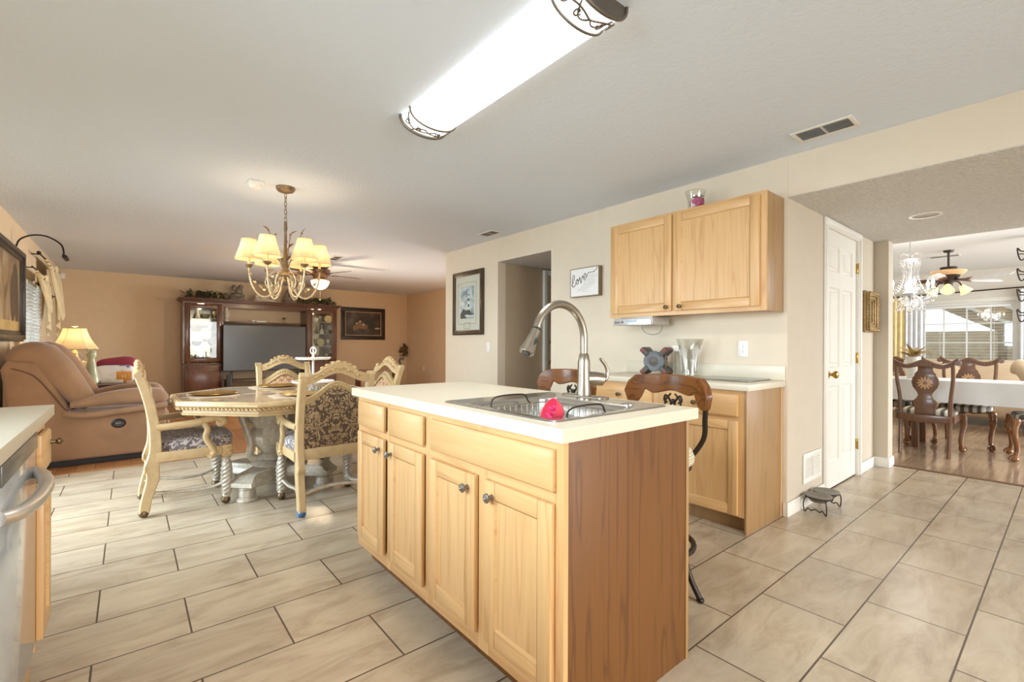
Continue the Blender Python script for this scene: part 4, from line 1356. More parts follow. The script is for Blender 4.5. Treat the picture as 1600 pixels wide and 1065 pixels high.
    m.build('seat_frame', cr, t)
    m = MB(); m.pillow(-0.262, 0.262, -0.19, 0.262, 0.39, 0.515, 4.2, 16); m.build('seat_cushion', M['damask_s'], t)
    # front legs: rosette block, spiral shaft, caster
    for s in (-1, 1):
        x, y = s * 0.247, 0.205
        m = MB()
        m.mi = 1; m.box(x - 0.03, x + 0.03, y - 0.03, y + 0.03, 0.345, 0.43, 0.004)
        for d in ((0, 1), (s, 0)):
            A = Matrix.Rotation(R(-90), 4, 'X') if d[1] else Matrix.Rotation(R(90 * d[0]), 4, 'Y')
            m.lathe([(0.018, 0.0), (0.019, 0.004), (0.012, 0.003), (0.006, 0.006), (0.001, 0.006)], (x + d[0] * 0.03, y + d[1] * 0.03, 0.388), 14, A)
        m.mi = 0
        m.lathe([(0.026, 0.345), (0.030, 0.338), (0.024, 0.325)], (x, y, 0), 18)
        prof = [(0.020 + 0.016 * math.sin(PI * min(1, (0.325 - z) / 0.10) * .5) * (1 - 0.45 * max(0, (0.225 - z)) / 0.17), z) for z in [0.325 - 0.006 * k for k in range(43)]]
        m.lathe(prof, (x, y, 0), 28, twist=42, lobes=5, depth=0.13)
        m.lathe([(0.024, 0.07), (0.027, 0.062), (0.022, 0.05), (0.024, 0.035), (0.001, 0.034)], (x, y, 0), 18)
        lg = m.build('front_leg', [sv, M['carve']], t)
        caster(lg, x, y, M['bronze'])
    for s in (-1, 1):
        pass
    # arms
    for s in (-1, 1):
        x = s * 0.262
        m = MB(); m.T = Matrix.Translation((0, 0, -.034))
        ap = smooth([(x - s * .015, -0.20, 0.625), (x, -0.10, 0.630), (x + s * 0.006, 0.02, 0.640), (x + s * .008, 0.10, 0.662), (x + s * .008, 0.15, 0.668), (x + s * .008, 0.185, 0.645), (x + s * .008, 0.175, 0.620), (x + s * .008, 0.150, 0.625), (x + s * .008, 0.150, 0.645)], 5)
        m.tube(ap, [0.018] * 5 + [0.020] * 10 + [0.022] * 10 + [0.018] * 10 + [0.013] * 5 + [0.010], 10, flat=1.25)
        m.tube(smooth([(x + s * .004, 0.055, 0.645), (x + s * .006, 0.085, 0.59), (x + s * .006, 0.075, 0.53), (x + s * .006, 0.110, 0.46), (x + s * .006, 0.125, 0.42), (x + s * .006, 0.105, 0.395), (x + s * .004, 0.09, 0.41)], 5), [0.020] * 20 + [0.024] * 6 + [0.016] * 5, 10, flat=1.0)
        m.build('arm', cr, t)
    # stretcher with beading
    m = MB()
    for s in (-1, 1):
        m.tube(smooth([(s * 0.247, 0.20, 0.16), (s * 0.22, 0.10, 0.125), (s * 0.20, -0.03, 0.125), (s * 0.225, -0.15, 0.14), (s * 0.232, -0.21, 0.15)], 6), 0.017, 8, flat=0.7)
    m.tube(smooth([(-0.222, -0.235, 0.14), (-0.12, -0.215, 0.155), (0, -0.205, 0.162), (0.12, -0.215, 0.155), (0.222, -0.235, 0.14)], 6), 0.017, 8, flat=0.7)
    sr = m.build('stretcher', sv, t)
    m = MB()
    for i in range(25):
        u = -1 + 2 * i / 24
        m.ball((u * 0.205, -0.222 - 0.03 * u * u * .9, 0.140 + 0.018 * (1 - u * u)), 0.007, 8, 5)
    m.build('beading', M['carve'], sr)
    for s in (-1, 1):
        # casters of the rear legs
        rl = [c_ for c_ in KIDS(t) if c_.name.startswith('rear_leg')][0 if s < 0 else 1]
        caster(rl, s * 0.232, -0.262, None)
    return t


def caster(parent, x, y, mat):
    """twin ball caster with a small hood"""
    m = MB()
    m.mi = 0
    m.cyl((x, y, 0.062), (x, y, 0.040), 0.016, 0.019, 14)
    m.box(x - 0.006, x + 0.006, y - 0.020, y + 0.016, 0.022, 0.05, 0.003)
    m.mi = 1
    for q in (-1, 1):
        m.tube([(x + q * 0.004, y - .004, 0.0295), (x + q * 0.012, y - .004, 0.0295), (x + q * 0.022, y - .004, 0.0295), (x + q * 0.028, y - .004, 0.0295)], [0.029, 0.0285, 0.023, 0.010], 18)
    m.build('caster', [M['bronze'], mat or M['bronze']], parent)

chair = dining_chair()
blue_wheel = plain('blue_caster', '#2f6ea0', 0.3)
for rl in KIDS(chair):
    pass
chairs = [
    ('carved cream dining armchair seen from behind, standing beside the island', 1.125, 3.548, 0),
    ('carved cream dining armchair seen from the side between recliner and octagonal table', 0.345, 4.165, -90),
    ('carved cream dining armchair across the octagonal table, in front of the television', 1.24, 4.945, 180),
    ('carved cream dining armchair mostly hidden behind the far end of the island worktop', 1.64, 4.19, 92)]
chair_objs = [chair] + [copy_tree(chair) for _ in range(3)]
for o, (lab, x, y, a) in zip(chair_objs, chairs):
    o.location = (x, y, 0); o.rotation_euler = (0, 0, R(a)); o['label'] = lab
# the near chair's rear casters are blue
for rl in KIDS(chair_objs[0]):
    if rl.name.startswith('rear_leg'):
        for c_ in KIDS(rl):
            c_.data = c_.data.copy(); c_.data.materials[1] = blue_wheel; c_['label'] = 'blue caster wheel'

# ================================================================ octagonal dining table
TX, TY, TH = 0.95, 4.16, 0.70
def octo(h, c, z):
    return [(TX + h - c, TY - h, z), (TX + h, TY - h + c, z), (TX + h, TY + h - c, z), (TX + h - c, TY + h, z), (TX - h + c, TY + h, z), (TX - h, TY + h - c, z), (TX - h, TY - h + c, z), (TX - h + c, TY - h, z)]
t = thing('dining_table', 'octagonal pedestal dining table with marbled top and carved cream edge', 'table', (TX, TY, 0))
cc = 0.41
m = MB(); m.loft([octo(0.672, 0.393, 0.752), octo(0.672, 0.393, 0.763)]); tp = m.build('top', M['tabletop'], t, True)
m = MB(); m.box(TX - 0.665, TX + 0.665, TY - 0.045, TY + 0.02, 0.7632, 0.7638); m.box(TX - 0.045, TX + 0.02, TY - 0.665, TY + 0.665, 0.7632, 0.7639)
m.build('inlay_band', M['inlay'], tp, True)
m = MB(); m.loft([octo(0.66, 0.386, 0.722), octo(0.692, 0.405, 0.722), octo(0.705, 0.413, 0.735), octo(0.702, 0.411, 0.755), octo(0.692, 0.405, 0.764), octo(0.671, 0.393, 0.764), octo(0.671, 0.393, 0.752), octo(0.66, 0.386, 0.752)], closed=True, caps=False); m.build('rim', M['cream'], t, True)
m = MB(); m.loft([octo(0.66, 0.386, 0.666), octo(0.668, 0.391, 0.666), octo(0.672, 0.393, 0.676), octo(0.664, 0.389, 0.682), octo(0.664, 0.389, 0.706), octo(0.66, 0.386, 0.722)]); m.build('apron', M['cream'], t, True)
m = MB()
P = octo(0.695, 0.407, 0.7135)
for i in range(8):
    a, b = Vector(P[i]), Vector(P[(i + 1) % 8])
    n = int((b - a).length / 0.028)
    d = (b - a).normalized()
    ang_ = math.atan2(d.y, d.x)
    for k in range(n):
        p = a + (b - a) * ((k + .5) / n)
        m.ball(p, (0.017, 0.009, 0.0075), 8, 5, Matrix.Rotation(ang_, 4, 'Z') @ Matrix.Rotation(0.5, 4, 'Y'))
m.build('rope_carving', M['carve'], t, True)
m = MB(); m.lathe([(0.30, 0.68), (0.30, 0.65), (0.16, 0.60), (0.13, 0.57), (0.17, 0.53), (0.20, 0.46), (0.19, 0.38), (0.14, 0.31), (0.115, 0.285), (0.15, 0.265), (0.16, 0.245), (0.13, 0.23), (0.19, 0.21), (0.20, 0.195), (0.001, 0.195)], (TX, TY, 0), 40, lobes=16, depth=0.03); m.build('pedestal', M['creamd'], t, True)
m = MB()
def star(h, w, z):
    q = []
    for k in range(4):
        a = R(45 + 90 * k)
        c, s = math.cos(a), math.sin(a)
        for (u, v) in ((h, -w), (h, w)):
            q.append((TX + u * c - v * s, TY + u * s + v * c, z))
        a2 = R(90 + 90 * k)
        q.append((TX + w * 2.2 * math.cos(a2), TY + w * 2.2 * math.sin(a2), z))
    return q
m.loft([star(0.445, 0.078, 0.105), star(0.46, 0.085, 0.115), star(0.46, 0.085, 0.145), star(0.44, 0.08, 0.155), star(0.41, 0.076, 0.185), star(0.37, 0.072, 0.195)])
m.build('base', M['creamd'], t, True)
for k in range(4):
    a = R(45 + 90 * k)
    m = MB(); m.lathe([(0.001, 0.0), (0.070, 0.0), (0.075, 0.012), (0.066, 0.024), (0.055, 0.03), (0.058, 0.06), (0.052, 0.085), (0.06, 0.092), (0.06, 0.106), (0.001, 0.106)], (TX + 0.385 * math.cos(a), TY + 0.385 * math.sin(a), 0), 24); m.build('foot', M['creamd'], t, True)
for k in range(4):
    a = R(90 * k)
    m = MB(); m.T = Matrix.Translation((TX, TY, 0)) @ Matrix.Rotation(a, 4, 'Z')
    m.tube(smooth([(0.13, 0, 0.23), (0.205, 0, 0.27), (0.20, 0, 0.36), (0.225, 0, 0.46), (0.27, 0, 0.60), (0.30, 0, 0.66)], 6), 0.019, 10, flat=1.5)
    m.build('scroll_bracket', M['creamd'], t, True)

# chargers, placemats, tiered stand on the table
def round_plate(name, label, cat, x, y, z, r, mat, group):
    m = MB(); m.lathe([(0.001, 0.0), (r * .62, 0.0), (r * .70, 0.004), (r, 0.013), (r, 0.0155), (r * .68, 0.007), (r * .60, 0.004), (0.001, 0.004)], (x, y, z), 40)
    return solo(name, m, mat, label, cat, group)
round_plate('charger_plate', 'gold charger plate at the left place of the octagonal table', 'plate', 0.50, 4.19, 0.768, 0.165, M['gold'], 'gold charger plates on the table')
round_plate('charger_plate', 'gold charger plate at the near place of the table, by the chair seen from behind', 'plate', 1.03, 3.76, 0.768, 0.165, M['gold'], 'gold charger plates on the table')
round_plate('charger_plate', 'gold charger plate at the far place of the table, below the far chair back', 'plate', 1.05, 4.63, 0.768, 0.165, M['gold'], 'gold charger plates on the table')
mat_cloth = plain('placemat_cloth', '#e2cdb4', 0.7, var=0.06, bmp=0.2, bs=200)
for x, y, rz, lab in ((0.50, 4.19, 90, 'cream placemat under the left gold charger'), (1.03, 3.76, 0, 'cream placemat under the near gold charger'), (1.05, 4.63, 0, 'cream placemat under the far gold charger')):
    m = MB(); m.T = Matrix.Translation((x, y, 0.7645)) @ Matrix.Rotation(R(rz), 4, 'Z')
    m.prism([(-0.22, -0.11), (-0.15, -0.16), (0.15, -0.16), (0.22, -0.11), (0.22, 0.11), (0.15, 0.16), (-0.15, 0.16), (-0.22, 0.11)], 0, 0.003)
    solo('placemat', m, mat_cloth, lab, 'placemat', 'placemats on the table')
wm = plain('white_metal', '#ece6dc', 0.4, var=0.03)
t = thing('tiered_stand', 'white two-tier serving stand with ring handle in the middle of the table', 'stand', (1.215, 4.14, 0.764))
m = MB(); m.lathe([(0.001, 0.0), (0.07, 0.0), (0.072, 0.006), (0.02, 0.014), (0.011, 0.03), (0.011, 0.05)], (1.215, 4.14, 0.7645), 24); m.cyl((1.215, 4.14, 0.80), (1.215, 4.14, 1.085), 0.0095, seg=12); m.build('stem', wm, t, True)
for z, r in ((0.825, 0.165), (1.022, 0.135)):
    m = MB(); m.lathe([(0.001, z), (r * .92, z), (r, z + 0.006), (r, z + 0.018), (r * .97, z + 0.018), (r * .9, z + 0.005), (0.001, z + 0.005)], (1.215, 4.14, 0), 36, lobes=0)
    for k in range(36):
        a = 2 * PI * k / 36; m.ball((1.215 + r * math.cos(a), 4.14 + r * math.sin(a), z + 0.017), 0.006, 6, 4)
    m.build('tray', wm, t, True)
m = MB()
for s in (0,):
    m.tube([(1.215 + 0.024 * math.cos(2 * PI * k / 24) * RT.x, 4.14 + 0.024 * math.cos(2 * PI * k / 24) * RT.y, 1.10 + 0.03 * math.sin(2 * PI * k / 24)) for k in range(24)], 0.0045, 8, closed=True)
m.cyl((1.215, 4.14, 1.06), (1.215, 4.14, 1.137), 0.006, seg=8)
m.build('ring_handle', wm, t, True)
for x, y, lab in ((1.15, 4.05, 'small round glass votive by the tiered stand, nearer the left'), (1.22, 4.00, 'small round glass votive by the tiered stand, nearer the island')):
    m = MB(); m.lathe([(0.001, 0), (0.022, 0), (0.03, 0.015), (0.03, 0.035), (0.024, 0.05), (0.022, 0.05), (0.027, 0.033), (0.02, 0.006), (0.001, 0.005)], (x, y, 0.765), 18)
    solo('votive', m, M['cglass'], lab, 'votive', 'votives on the table')

# ================================================================ shaded chandelier over the table
CX, CY = 0.99, 4.13
lampw = (1.0, 0.80, 0.56)
t = thing('chandelier', 'six-arm chandelier with bell fabric shades and gilded leaves over the octagonal table', 'chandelier', (CX, CY, 1.66))
ch = plain('gilt_iron', '#c9b48e', 0.4, 0.25, var=0.3, vs=30)
chd = plain('antique_gilt', '#8a7355', 0.4, 0.5, var=0.35, vs=30)
m = MB(); m.lathe([(0.001, 2.392), (0.03, 2.394), (0.058, 2.405), (0.072, 2.425), (0.072, 2.4395), (0.001, 2.4395)], (CX, CY, 0), 30); m.build('canopy', chd, t, True)
m = MB()
z = 2.392; k = 0
while z > 2.16:
    rot = Matrix.Rotation(R(90 * (k % 2) + 20), 4, 'Z')
    pts = [Matrix.Translation((CX, CY, z - 0.02)) @ (rot @ Vector((0.009 * math.cos(a), 0, 0.021 * math.sin(a)))) for a in [2 * PI * i / 14 for i in range(14)]]
    m.tube(pts, 0.0028, 6, closed=True); z -= 0.033; k += 1
m.build('chain', chd, t, True)
m = MB(); m.lathe([(0.001, 2.165), (0.012, 2.16), (0.014, 2.10), (0.010, 2.07), (0.012, 1.95), (0.018, 1.85), (0.024, 1.77), (0.040, 1.745), (0.045, 1.72), (0.030, 1.70), (0.012, 1.685), (0.012, 1.67), (0.001, 1.662)], (CX, CY, 0), 20); m.build('stem', chd, t, True)
def leaf(m, base, d, length, width, curl=0.3):
    d = Vector(d).normalized()
    side = d.cross(Vector((0, 0, 1)))
    if side.length < .1: side = Vector((1, 0, 0))
    side.normalize(); up = side.cross(d)
    L, Rr, Cn = [], [], []
    N = 6
    pts = []
    for i in range(N + 1):
        f = i / N
        c = Vector(base) + d * length * f - up * curl * length * f * f
        w = width * math.sin(PI * min(1, f * .95 + .03)) ** .8
        pts.append((c + side * w + up * w * .25, c, c - side * w + up * w * .25))
    vs = [p for tr in pts for p in tr]
    fs = []
    for i in range(N):
        a = i * 3
        fs += [(a, a + 1, a + 4, a + 3), (a + 1, a + 2, a + 5, a + 4)]
    m.mesh(vs, fs)
m = MB()
rnd = random.Random(3)
for k in range(7):
    a = k * 2 * PI / 7 + .3
    top = (CX + (0.10 + .05 * rnd.random()) * math.cos(a), CY + (0.10 + .05 * rnd.random()) * math.sin(a), 1.95 + .14 * rnd.random())
    p = smooth([(CX + .015 * math.cos(a), CY + .015 * math.sin(a), 1.76), (CX + .05 * math.cos(a), CY + .05 * math.sin(a), 1.86), top], 5)
    m.tube(p, 0.0035, 6)
    for q in (4, 7, 10):
        b = p[min(q, len(p) - 1)]
        leaf(m, b, (math.cos(a + rnd.uniform(-1, 1)), math.sin(a + rnd.uniform(-1, 1)), .8), 0.06, 0.014, .2)
    m.ball(p[-1], 0.009, 8, 6)
m.build('leaf_spray', chd, t, True)
for k in range(6):
    th = R(48 + 60 * k)
    dv = Vector((math.cos(th), math.sin(th), 0))
    def P3(r, z): return (CX + dv.x * r, CY + dv.y * r, z)
    m = MB()
    ar_ = smooth([P3(0.03, 1.70), P3(0.05, 1.66), P3(0.08, 1.58), P3(0.14, 1.535), P3(0.20, 1.56), P3(0.243, 1.64), P3(0.258, 1.72), P3(0.26, 1.765)], 5)
    m.tube(ar_, 0.0068, 8)
    m.tube(smooth([P3(0.04, 1.73), P3(0.08, 1.74), P3(0.125, 1.70), P3(0.145, 1.65), P3(0.12, 1.60), P3(0.095, 1.62), P3(0.105, 1.66)], 5), 0.0042, 7)
    sv = Vector((-dv.y, dv.x, 0))
    for (rr, zz, sg) in ((0.17, 1.60, 1), (0.215, 1.64, -1), (0.11, 1.65, 1), (0.09, 1.69, -1), (0.15, 1.58, -1), (0.245, 1.70, 1)):
        leaf(m, P3(rr, zz), sv * sg + Vector((0, 0, .9)) + dv * .3, 0.055, 0.013, .25)
    arm = m.build('arm', ch, t, True)
    m = MB(); m.lathe([(0.001, 1.76), (0.012, 1.762), (0.026, 1.775), (0.032, 1.787), (0.028, 1.787), (0.010, 1.775), (0.001, 1.775)], P3(0.26, 0), 18); m.build('drip_cup', chd, arm, True)
    m = MB(); m.cyl(P3(0.26, 1.775), P3(0.26, 1.865), 0.0105, seg=12); m.build('candle_sleeve', plain('ivory_sleeve', '#e6c58c', 0.5), arm, True)
    m = MB()
    c = Vector(P3(0.26, 0))
    prof = [(0.100, 1.827), (0.094, 1.85), (0.080, 1.89), (0.067, 1.93), (0.056, 1.975), (0.053, 1.987)]
    rings = []
    for r_, z_ in prof:
        rings.append([(c.x + r_ * (1 - .035 * abs(math.sin(4 * 2 * PI * q / 48))) * math.cos(2 * PI * q / 48), c.y + r_ * (1 - .035 * abs(math.sin(4 * 2 * PI * q / 48))) * math.sin(2 * PI * q / 48), z_) for q in range(48)])
    m.loft(rings, caps=False)
    m.build('lamp_shade', M['shade'], arm, True)
    m = MB()
    for r_, z_ in ((0.1005, 1.827), (0.054, 1.987)):
        m.tube([(c.x + r_ * math.cos(2 * PI * q / 40), c.y + r_ * math.sin(2 * PI * q / 40), z_) for q in range(40)], 0.0022, 6, closed=True)
    for q in range(6):
        a = q * PI / 3
        m.tube([(c.x + (r_ * .985) * math.cos(a), c.y + (r_ * .985) * math.sin(a), z_) for r_, z_ in prof], 0.0014, 5)
    m.build('shade_trim', plain('shade_piping', '#c9b48c', 0.7), arm, True)
    m = MB(); m.lathe([(0.001, 1.865), (0.010, 1.868), (0.019, 1.895), (0.016, 1.915), (0.006, 1.937), (0.001, 1.943)], P3(0.26, 0), 14); m.build('bulb', plain('lit_bulb', '#fff2d8', 0.4, emit='#ffe2b0', es=14), arm, True)
    lp = point('chandelier_bulb_light', (dv.x * 0.26, dv.y * 0.26, 1.905 - 1.66), 2.6, lampw, 0.03, t)

# smoke detector, vents, fluorescent fixture, recessed light
t = thing('smoke_detector', 'small white box sensor on the ceiling left of the chandelier canopy', 'smoke detector', (0.77, 4.14, 2.385))
m = MB(); m.box(0.715, 0.825, 4.085, 4.195, 2.415, 2.4395, 0.006); m.build('base', M['white_pl'], t, True)
m = MB(); m.lathe([(0.001, 2.385), (0.035, 2.387), (0.045, 2.40), (0.048, 2.416), (0.001, 2.416)], (0.77, 4.14, 0), 24); m.build('cover', M['white_pl'], t, True)

t = thing('ceiling_light', 'long barrel-shaped fluorescent ceiling light with scrolled metal end caps', 'ceiling light', (1.315, 1.72, 2.345))
LX0, LX1, LY0, LY1 = 1.165, 1.458, 1.09, 2.40
def barrel(y, e=0.0, n=18, z0=2.4395, dep=0.082):
    out = []
    for k in range(n + 1):
        a = PI * k / n
        out.append(((LX0 + LX1) / 2 + ((LX1 - LX0) / 2 - e) * math.cos(a), y, z0 - (dep - e) * math.sin(a) ** .8))
    return out
m = MB(); m.loft([barrel(LY0 + .01, .006), barrel(LY1 - .01, .006)])
m.build('diffuser', plain('lit_acrylic', '#ffffff', 0.4, emit='#fffdf8', es=2.2), t, True)
for ya, yb in ((LY0, LY0 + 0.115), (LY1 - 0.115, LY1)):
    m = MB()
    for y in (ya, yb):
        m.tube(barrel(y), 0.008 if y in (LY0, LY1) else 0.0055, 7)
    outy, iny = (ya, yb) if ya == LY0 else (yb, ya)
    m.loft([barrel(outy, .004), barrel(outy + (0.004 if ya == LY0 else -0.004), .002)])
    # scrolls lying on the barrel surface
    def onb(s, y):
        a = PI * s
        return ((LX0 + LX1) / 2 + (LX1 - LX0) / 2 * math.cos(a), y, 2.4395 - 0.082 * math.sin(a) ** .8 - 0.001)
    for s0, s1 in ((0.06, 0.5), (0.94, 0.5)):
        ym = (ya + yb) / 2
        dd = (yb - ya) * .36
        sg = 1 if s1 > s0 else -1
        pts = [onb(s0 + (s1 - s0) * q / 12, iny + (outy - iny) * (0.12 + .35 * math.sin(PI * q / 12 * 1.0) + 0.40 * q / 12)) for q in range(13)]
        m.tube(pts, 0.004, 6)
        for cs, rad in ((s0 + sg * 0.11, 0.030), (s0 + sg * 0.30, 0.024)):
            pts = [onb(cs + sg * (rad * (1 - q / 16)) * math.cos(q * .55) * 1.5, ym + rad * (1 - q / 16) * math.sin(q * .55)) for q in range(14)]
            m.tube(pts, 0.0035, 6)
        pts = [onb(s0 + (s1 - s0) * (0.55 + .45 * q / 8), outy + (iny - outy) * (.15 + .5 * math.sin(PI * q / 8 * .8))) for q in range(9)]
        m.tube(pts, 0.0035, 6)
    m.build('scroll_cap', plain('pewter_scroll', '#6f675c', 0.35, 0.7), t, True)
lt = bpy.data.lights.new('fluorescent_light', 'AREA'); lt.shape = 'RECTANGLE'; lt.size = 0.28; lt.size_y = 1.25; lt.energy = 15; lt.color = (1.0, 0.97, 0.92)
lo = bpy.data.objects.new('fluorescent_light', lt); lo.location = (0.0, 0.02, -0.012); COL.objects.link(lo); lo.parent = t

def ceiling_vent(label, x0, x1, y0, y1, z, along='y', split=True):
    t = thing('ceiling_vent', label, 'vent', ((x0 + x1) / 2, (y0 + y1) / 2, z - 0.01), 0, 'ceiling air vents')
    f = 0.025
    m = MB()
    for q in ((x0, x1, y0, y0 + f), (x0, x1, y1 - f, y1), (x0, x0 + f, y0, y1), (x1 - f, x1, y0, y1)): m.box(*q, z - 0.008, z - 0.0005, 0.002)
    if split:
        if along == 'y': m.box(x0, x1, (y0 + y1) / 2 - .006, (y0 + y1) / 2 + .006, z - 0.008, z - 0.0005)
        else: m.box((x0 + x1) / 2 - .006, (x0 + x1) / 2 + .006, y0, y1, z - 0.008, z - 0.0005)
    m.build('frame', M['white'], t, True)
    m = MB(); m.box(x0 + f * .8, x1 - f * .8, y0 + f * .8, y1 - f * .8, z - 0.002, z - 0.0003); m.build('backing', M['dark'], t, True)
    m = MB()
    if along == 'y':
        n = int((x1 - x0 - 2 * f) / 0.017)
        for k in range(n):
            x = x0 + f + (x1 - x0 - 2 * f) * (k + .5) / n
            m.box(-0.0055, 0.0055, y0 + f, y1 - f, -0.0008, 0.0008, M=Matrix.Translation((x, 0, z - 0.007)) @ Matrix.Rotation(R(-40), 4, 'Y'))
    else:
        n = int((y1 - y0 - 2 * f) / 0.017)
        for k in range(n):
            y = y0 + f + (y1 - y0 - 2 * f) * (k + .5) / n
            m.box(x0 + f, x1 - f, -0.007, 0.007, -0.0008, 0.0008, M=Matrix.Translation((0, y, z - 0.007)) @ Matrix.Rotation(R(40), 4, 'X'))
    m.build('slats', plain('vent_slat', '#b8b6b0', 0.5), t, True)
    return t
ceiling_vent('white ceiling vent near the header above the hall, closest to the camera', 3.083, 3.262, 0.79, 1.105, CZ)
ceiling_vent('white ceiling vent in front of the lighthouse picture wall', 3.12, 3.285, 4.15, 4.435, CZ)
ceiling_vent('ceiling vent in the living room just right of the chandelier shades', 2.30, 2.46, 6.85, 7.20, CZ)
ceiling_vent('white ceiling vent in the dining room behind the crystal chandelier', 8.85, 9.03, 1.02, 1.36, CZ)
t = thing('recessed_light', 'unlit round recessed light in the textured hall ceiling', 'ceiling light', (4.70, 0.73, HALLZ - 0.006))
m = MB(); m.lathe([(0.082, 0.0), (0.10, 0.001), (0.10, 0.0055), (0.078, 0.0055)], (4.70, 0.73, HALLZ - 0.006), 36, ring=True); m.build('trim_ring', M['white'], t, True)
m = MB(); m.lathe([(0.08, 0.0035), (0.05, 0.0048), (0.001, 0.0048), (0.001, 0.0055), (0.08, 0.0055)], (4.70, 0.73, HALLZ - 0.006), 36); m.build('baffle', plain('baffle_grey', '#a29786', 0.5), t, True)

# ================================================================ pictures and sign
def picture_mat(name, fn):
    m, nt, b = newmat(name)
    fn(nt, b)
    return m

# lighthouse print: Y 4.713..5.417, Z 1.278..2.121 on the right wall
t = thing('framed_picture', 'framed lighthouse print in a dark ornate frame left of the hallway opening', 'picture', (XR - 0.001, 5.065, 1.28))
y0, y1, z0, z1 = 4.715, 5.415, 1.282, 2.118
x = XR - 0.001
fw = 0.062
m = MB()
m.mi = 0
for q in ((y0, y1, z0, z0 + fw), (y0, y1, z1 - fw, z1), (y0, y0 + fw, z0, z1), (y1 - fw, y1, z0, z1)):
    m.box(x - 0.03, x, *q, 0.004)
for q in ((y0 + .012, y1 - .012, z0 + .012, z0 + .03), (y0 + .012, y1 - .012, z1 - .03, z1 - .012), (y0 + .012, y0 + .03, z0 + .012, z1 - .012), (y1 - .03, y1 - .012, z0 + .012, z1 - .012)):
    m.box(x - 0.038, x - .02, *q, 0.006)
m.mi = 1
n = 44
for k in range(n):
    z = z0 + .02 + (z1 - z0 - .04) * k / (n - 1)
    m.ball((x - 0.033, y0 + fw - .010, z), (0.007, 0.008, 0.0065), 8, 5); m.ball((x - 0.033, y1 - fw + .010, z), (0.007, 0.008, 0.0065), 8, 5)
m.build('frame', [plain('frame_bronze', '#4f4030', 0.35, 0.3, var=0.2, vs=30), plain('frame_bead', '#8f7b5e', 0.35, 0.4, var=0.2)], t, True)
m = MB(); m.box(x - 0.014, x - 0.008, y0 + fw - .004, y1 - fw + .004, z0 + fw - .004, z1 - fw + .004); mt = m.build('mat_board', plain('mat_board', '#ded8cc', 0.8, var=0.02), t, True)
iy0, iy1, iz0, iz1 = 4.93, 5.235, 1.50, 1.915
m = MB()
for off, w in ((0.055, .0035),):
    a, b, c, d = iy0 - off, iy1 + off, iz0 - off - .02, iz1 + off
    for q in ((a, b, c, c + w), (a, b, d - w, d), (a, a + w, c, d), (b - w, b, c, d)): m.box(x - 0.0150, x - 0.0138, *q)
yc = (iy0 + iy1) / 2
for q in ((yc - .07, yc + .07, 1.365, 1.3685), (yc - .07, yc + .07, 1.44, 1.4435), (yc - .07, yc - .0665, 1.365, 1.4435), (yc + .0665, yc + .07, 1.365, 1.4435)): m.box(x - 0.0152, x - 0.0138, *q)
m.build('mat_line', plain('mat_line', '#5a5954', 0.8), mt, True)
def sea(nt, b):
    n = node(nt, 'ShaderNodeTexNoise', i_Scale=7.0, i_Detail=5.0, i_Distortion=0.8)
    nt.links.new(coords(nt, (1, 1, 1.3)), n.inputs['Vector'])
    nt.links.new(ramp(nt, n.outputs[0], [(0.3, lin('#5f7f96')), (0.5, lin('#a9bac6')), (0.68, lin('#e6eaee'))]), b.inputs['Base Color'])
    b.inputs['Roughness'].default_value = 0.3
m = MB(); m.mi = 0; m.box(x - 0.0158, x - 0.0135, iy0, iy1, iz0, iz1)
m.mi = 1
ly = 5.045
m.prism([(ly - .018, 1.61), (ly + .018, 1.61), (ly + .011, 1.80), (ly - .011, 1.80)], x - 0.0166, x - 0.0157, YZ)
m.prism([(ly - .014, 1.80), (ly + .014, 1.80), (ly + .010, 1.84), (ly, 1.865), (ly - .010, 1.84)], x - 0.0166, x - 0.0157, YZ)
m.mi = 2
for a, b in ((1.645, 1.685), (1.725, 1.76), (1.80, 1.815)): m.box(x - 0.0171, x - 0.016, ly - .016, ly + .016, a, b)
for pl in ([(iy0, iz0), (iy1, iz0), (iy1, 1.56), (5.17, 1.63), (5.10, 1.60), (5.03, 1.615), (4.98, 1.57), (iy0, 1.56)],):
    m.prism(pl, x - 0.0169, x - 0.0157, YZ)
m.mi = 3
m.prism([(iy0, iz0 + .005), (5.08, iz0 + .005), (5.14, 1.54), (5.08, 1.55), (5.02, 1.54), (iy0, 1.545)], x - 0.0174, x - 0.0165, YZ)
m.build('print', [picture_mat('sea_print', sea), plain('lighthouse_white', '#e8eaec', 0.4), plain('print_dark', '#39424a', 0.5, var=0.4, vs=40), plain('surf_white', '#c6d0da', 0.4, var=0.2, vs=30)], t, True)
m = MB(); m.box(x - 0.022, x - 0.0205, y0 + fw - .003, y1 - fw + .003, z0 + fw - .003, z1 - fw + .003); m.build('glazing', thin_glass('picture_glass', gloss=0.05), t, True)

# "love" sign, Y 2.81..3.22, Z 1.61..1.91
t = thing('wall_sign', 'white canvas sign with the handwritten word love left of the wall cabinet', 'sign', (XR - 0.001, 3.0, 1.61))
y0, y1, z0, z1 = 2.835, 3.20, 1.625, 1.905
m = MB()
for q in ((y0, y1, z0, z0 + .008), (y0, y1, z1 - .008, z1), (y0, y0 + .008, z0, z1), (y1 - .008, y1, z0, z1)): m.box(x - 0.052, x, *q, 0.001)
m.build('frame', plain('sign_frame', '#8c7c5f', 0.5, var=0.1), t, True)
m = MB(); m.box(x - 0.050, x - .001, y0 + .008, y1 - .008, z0 + .008, z1 - .008); cv_ = m.build('canvas', plain('sign_white', '#f1efec', 0.8, var=0.01), t, True)
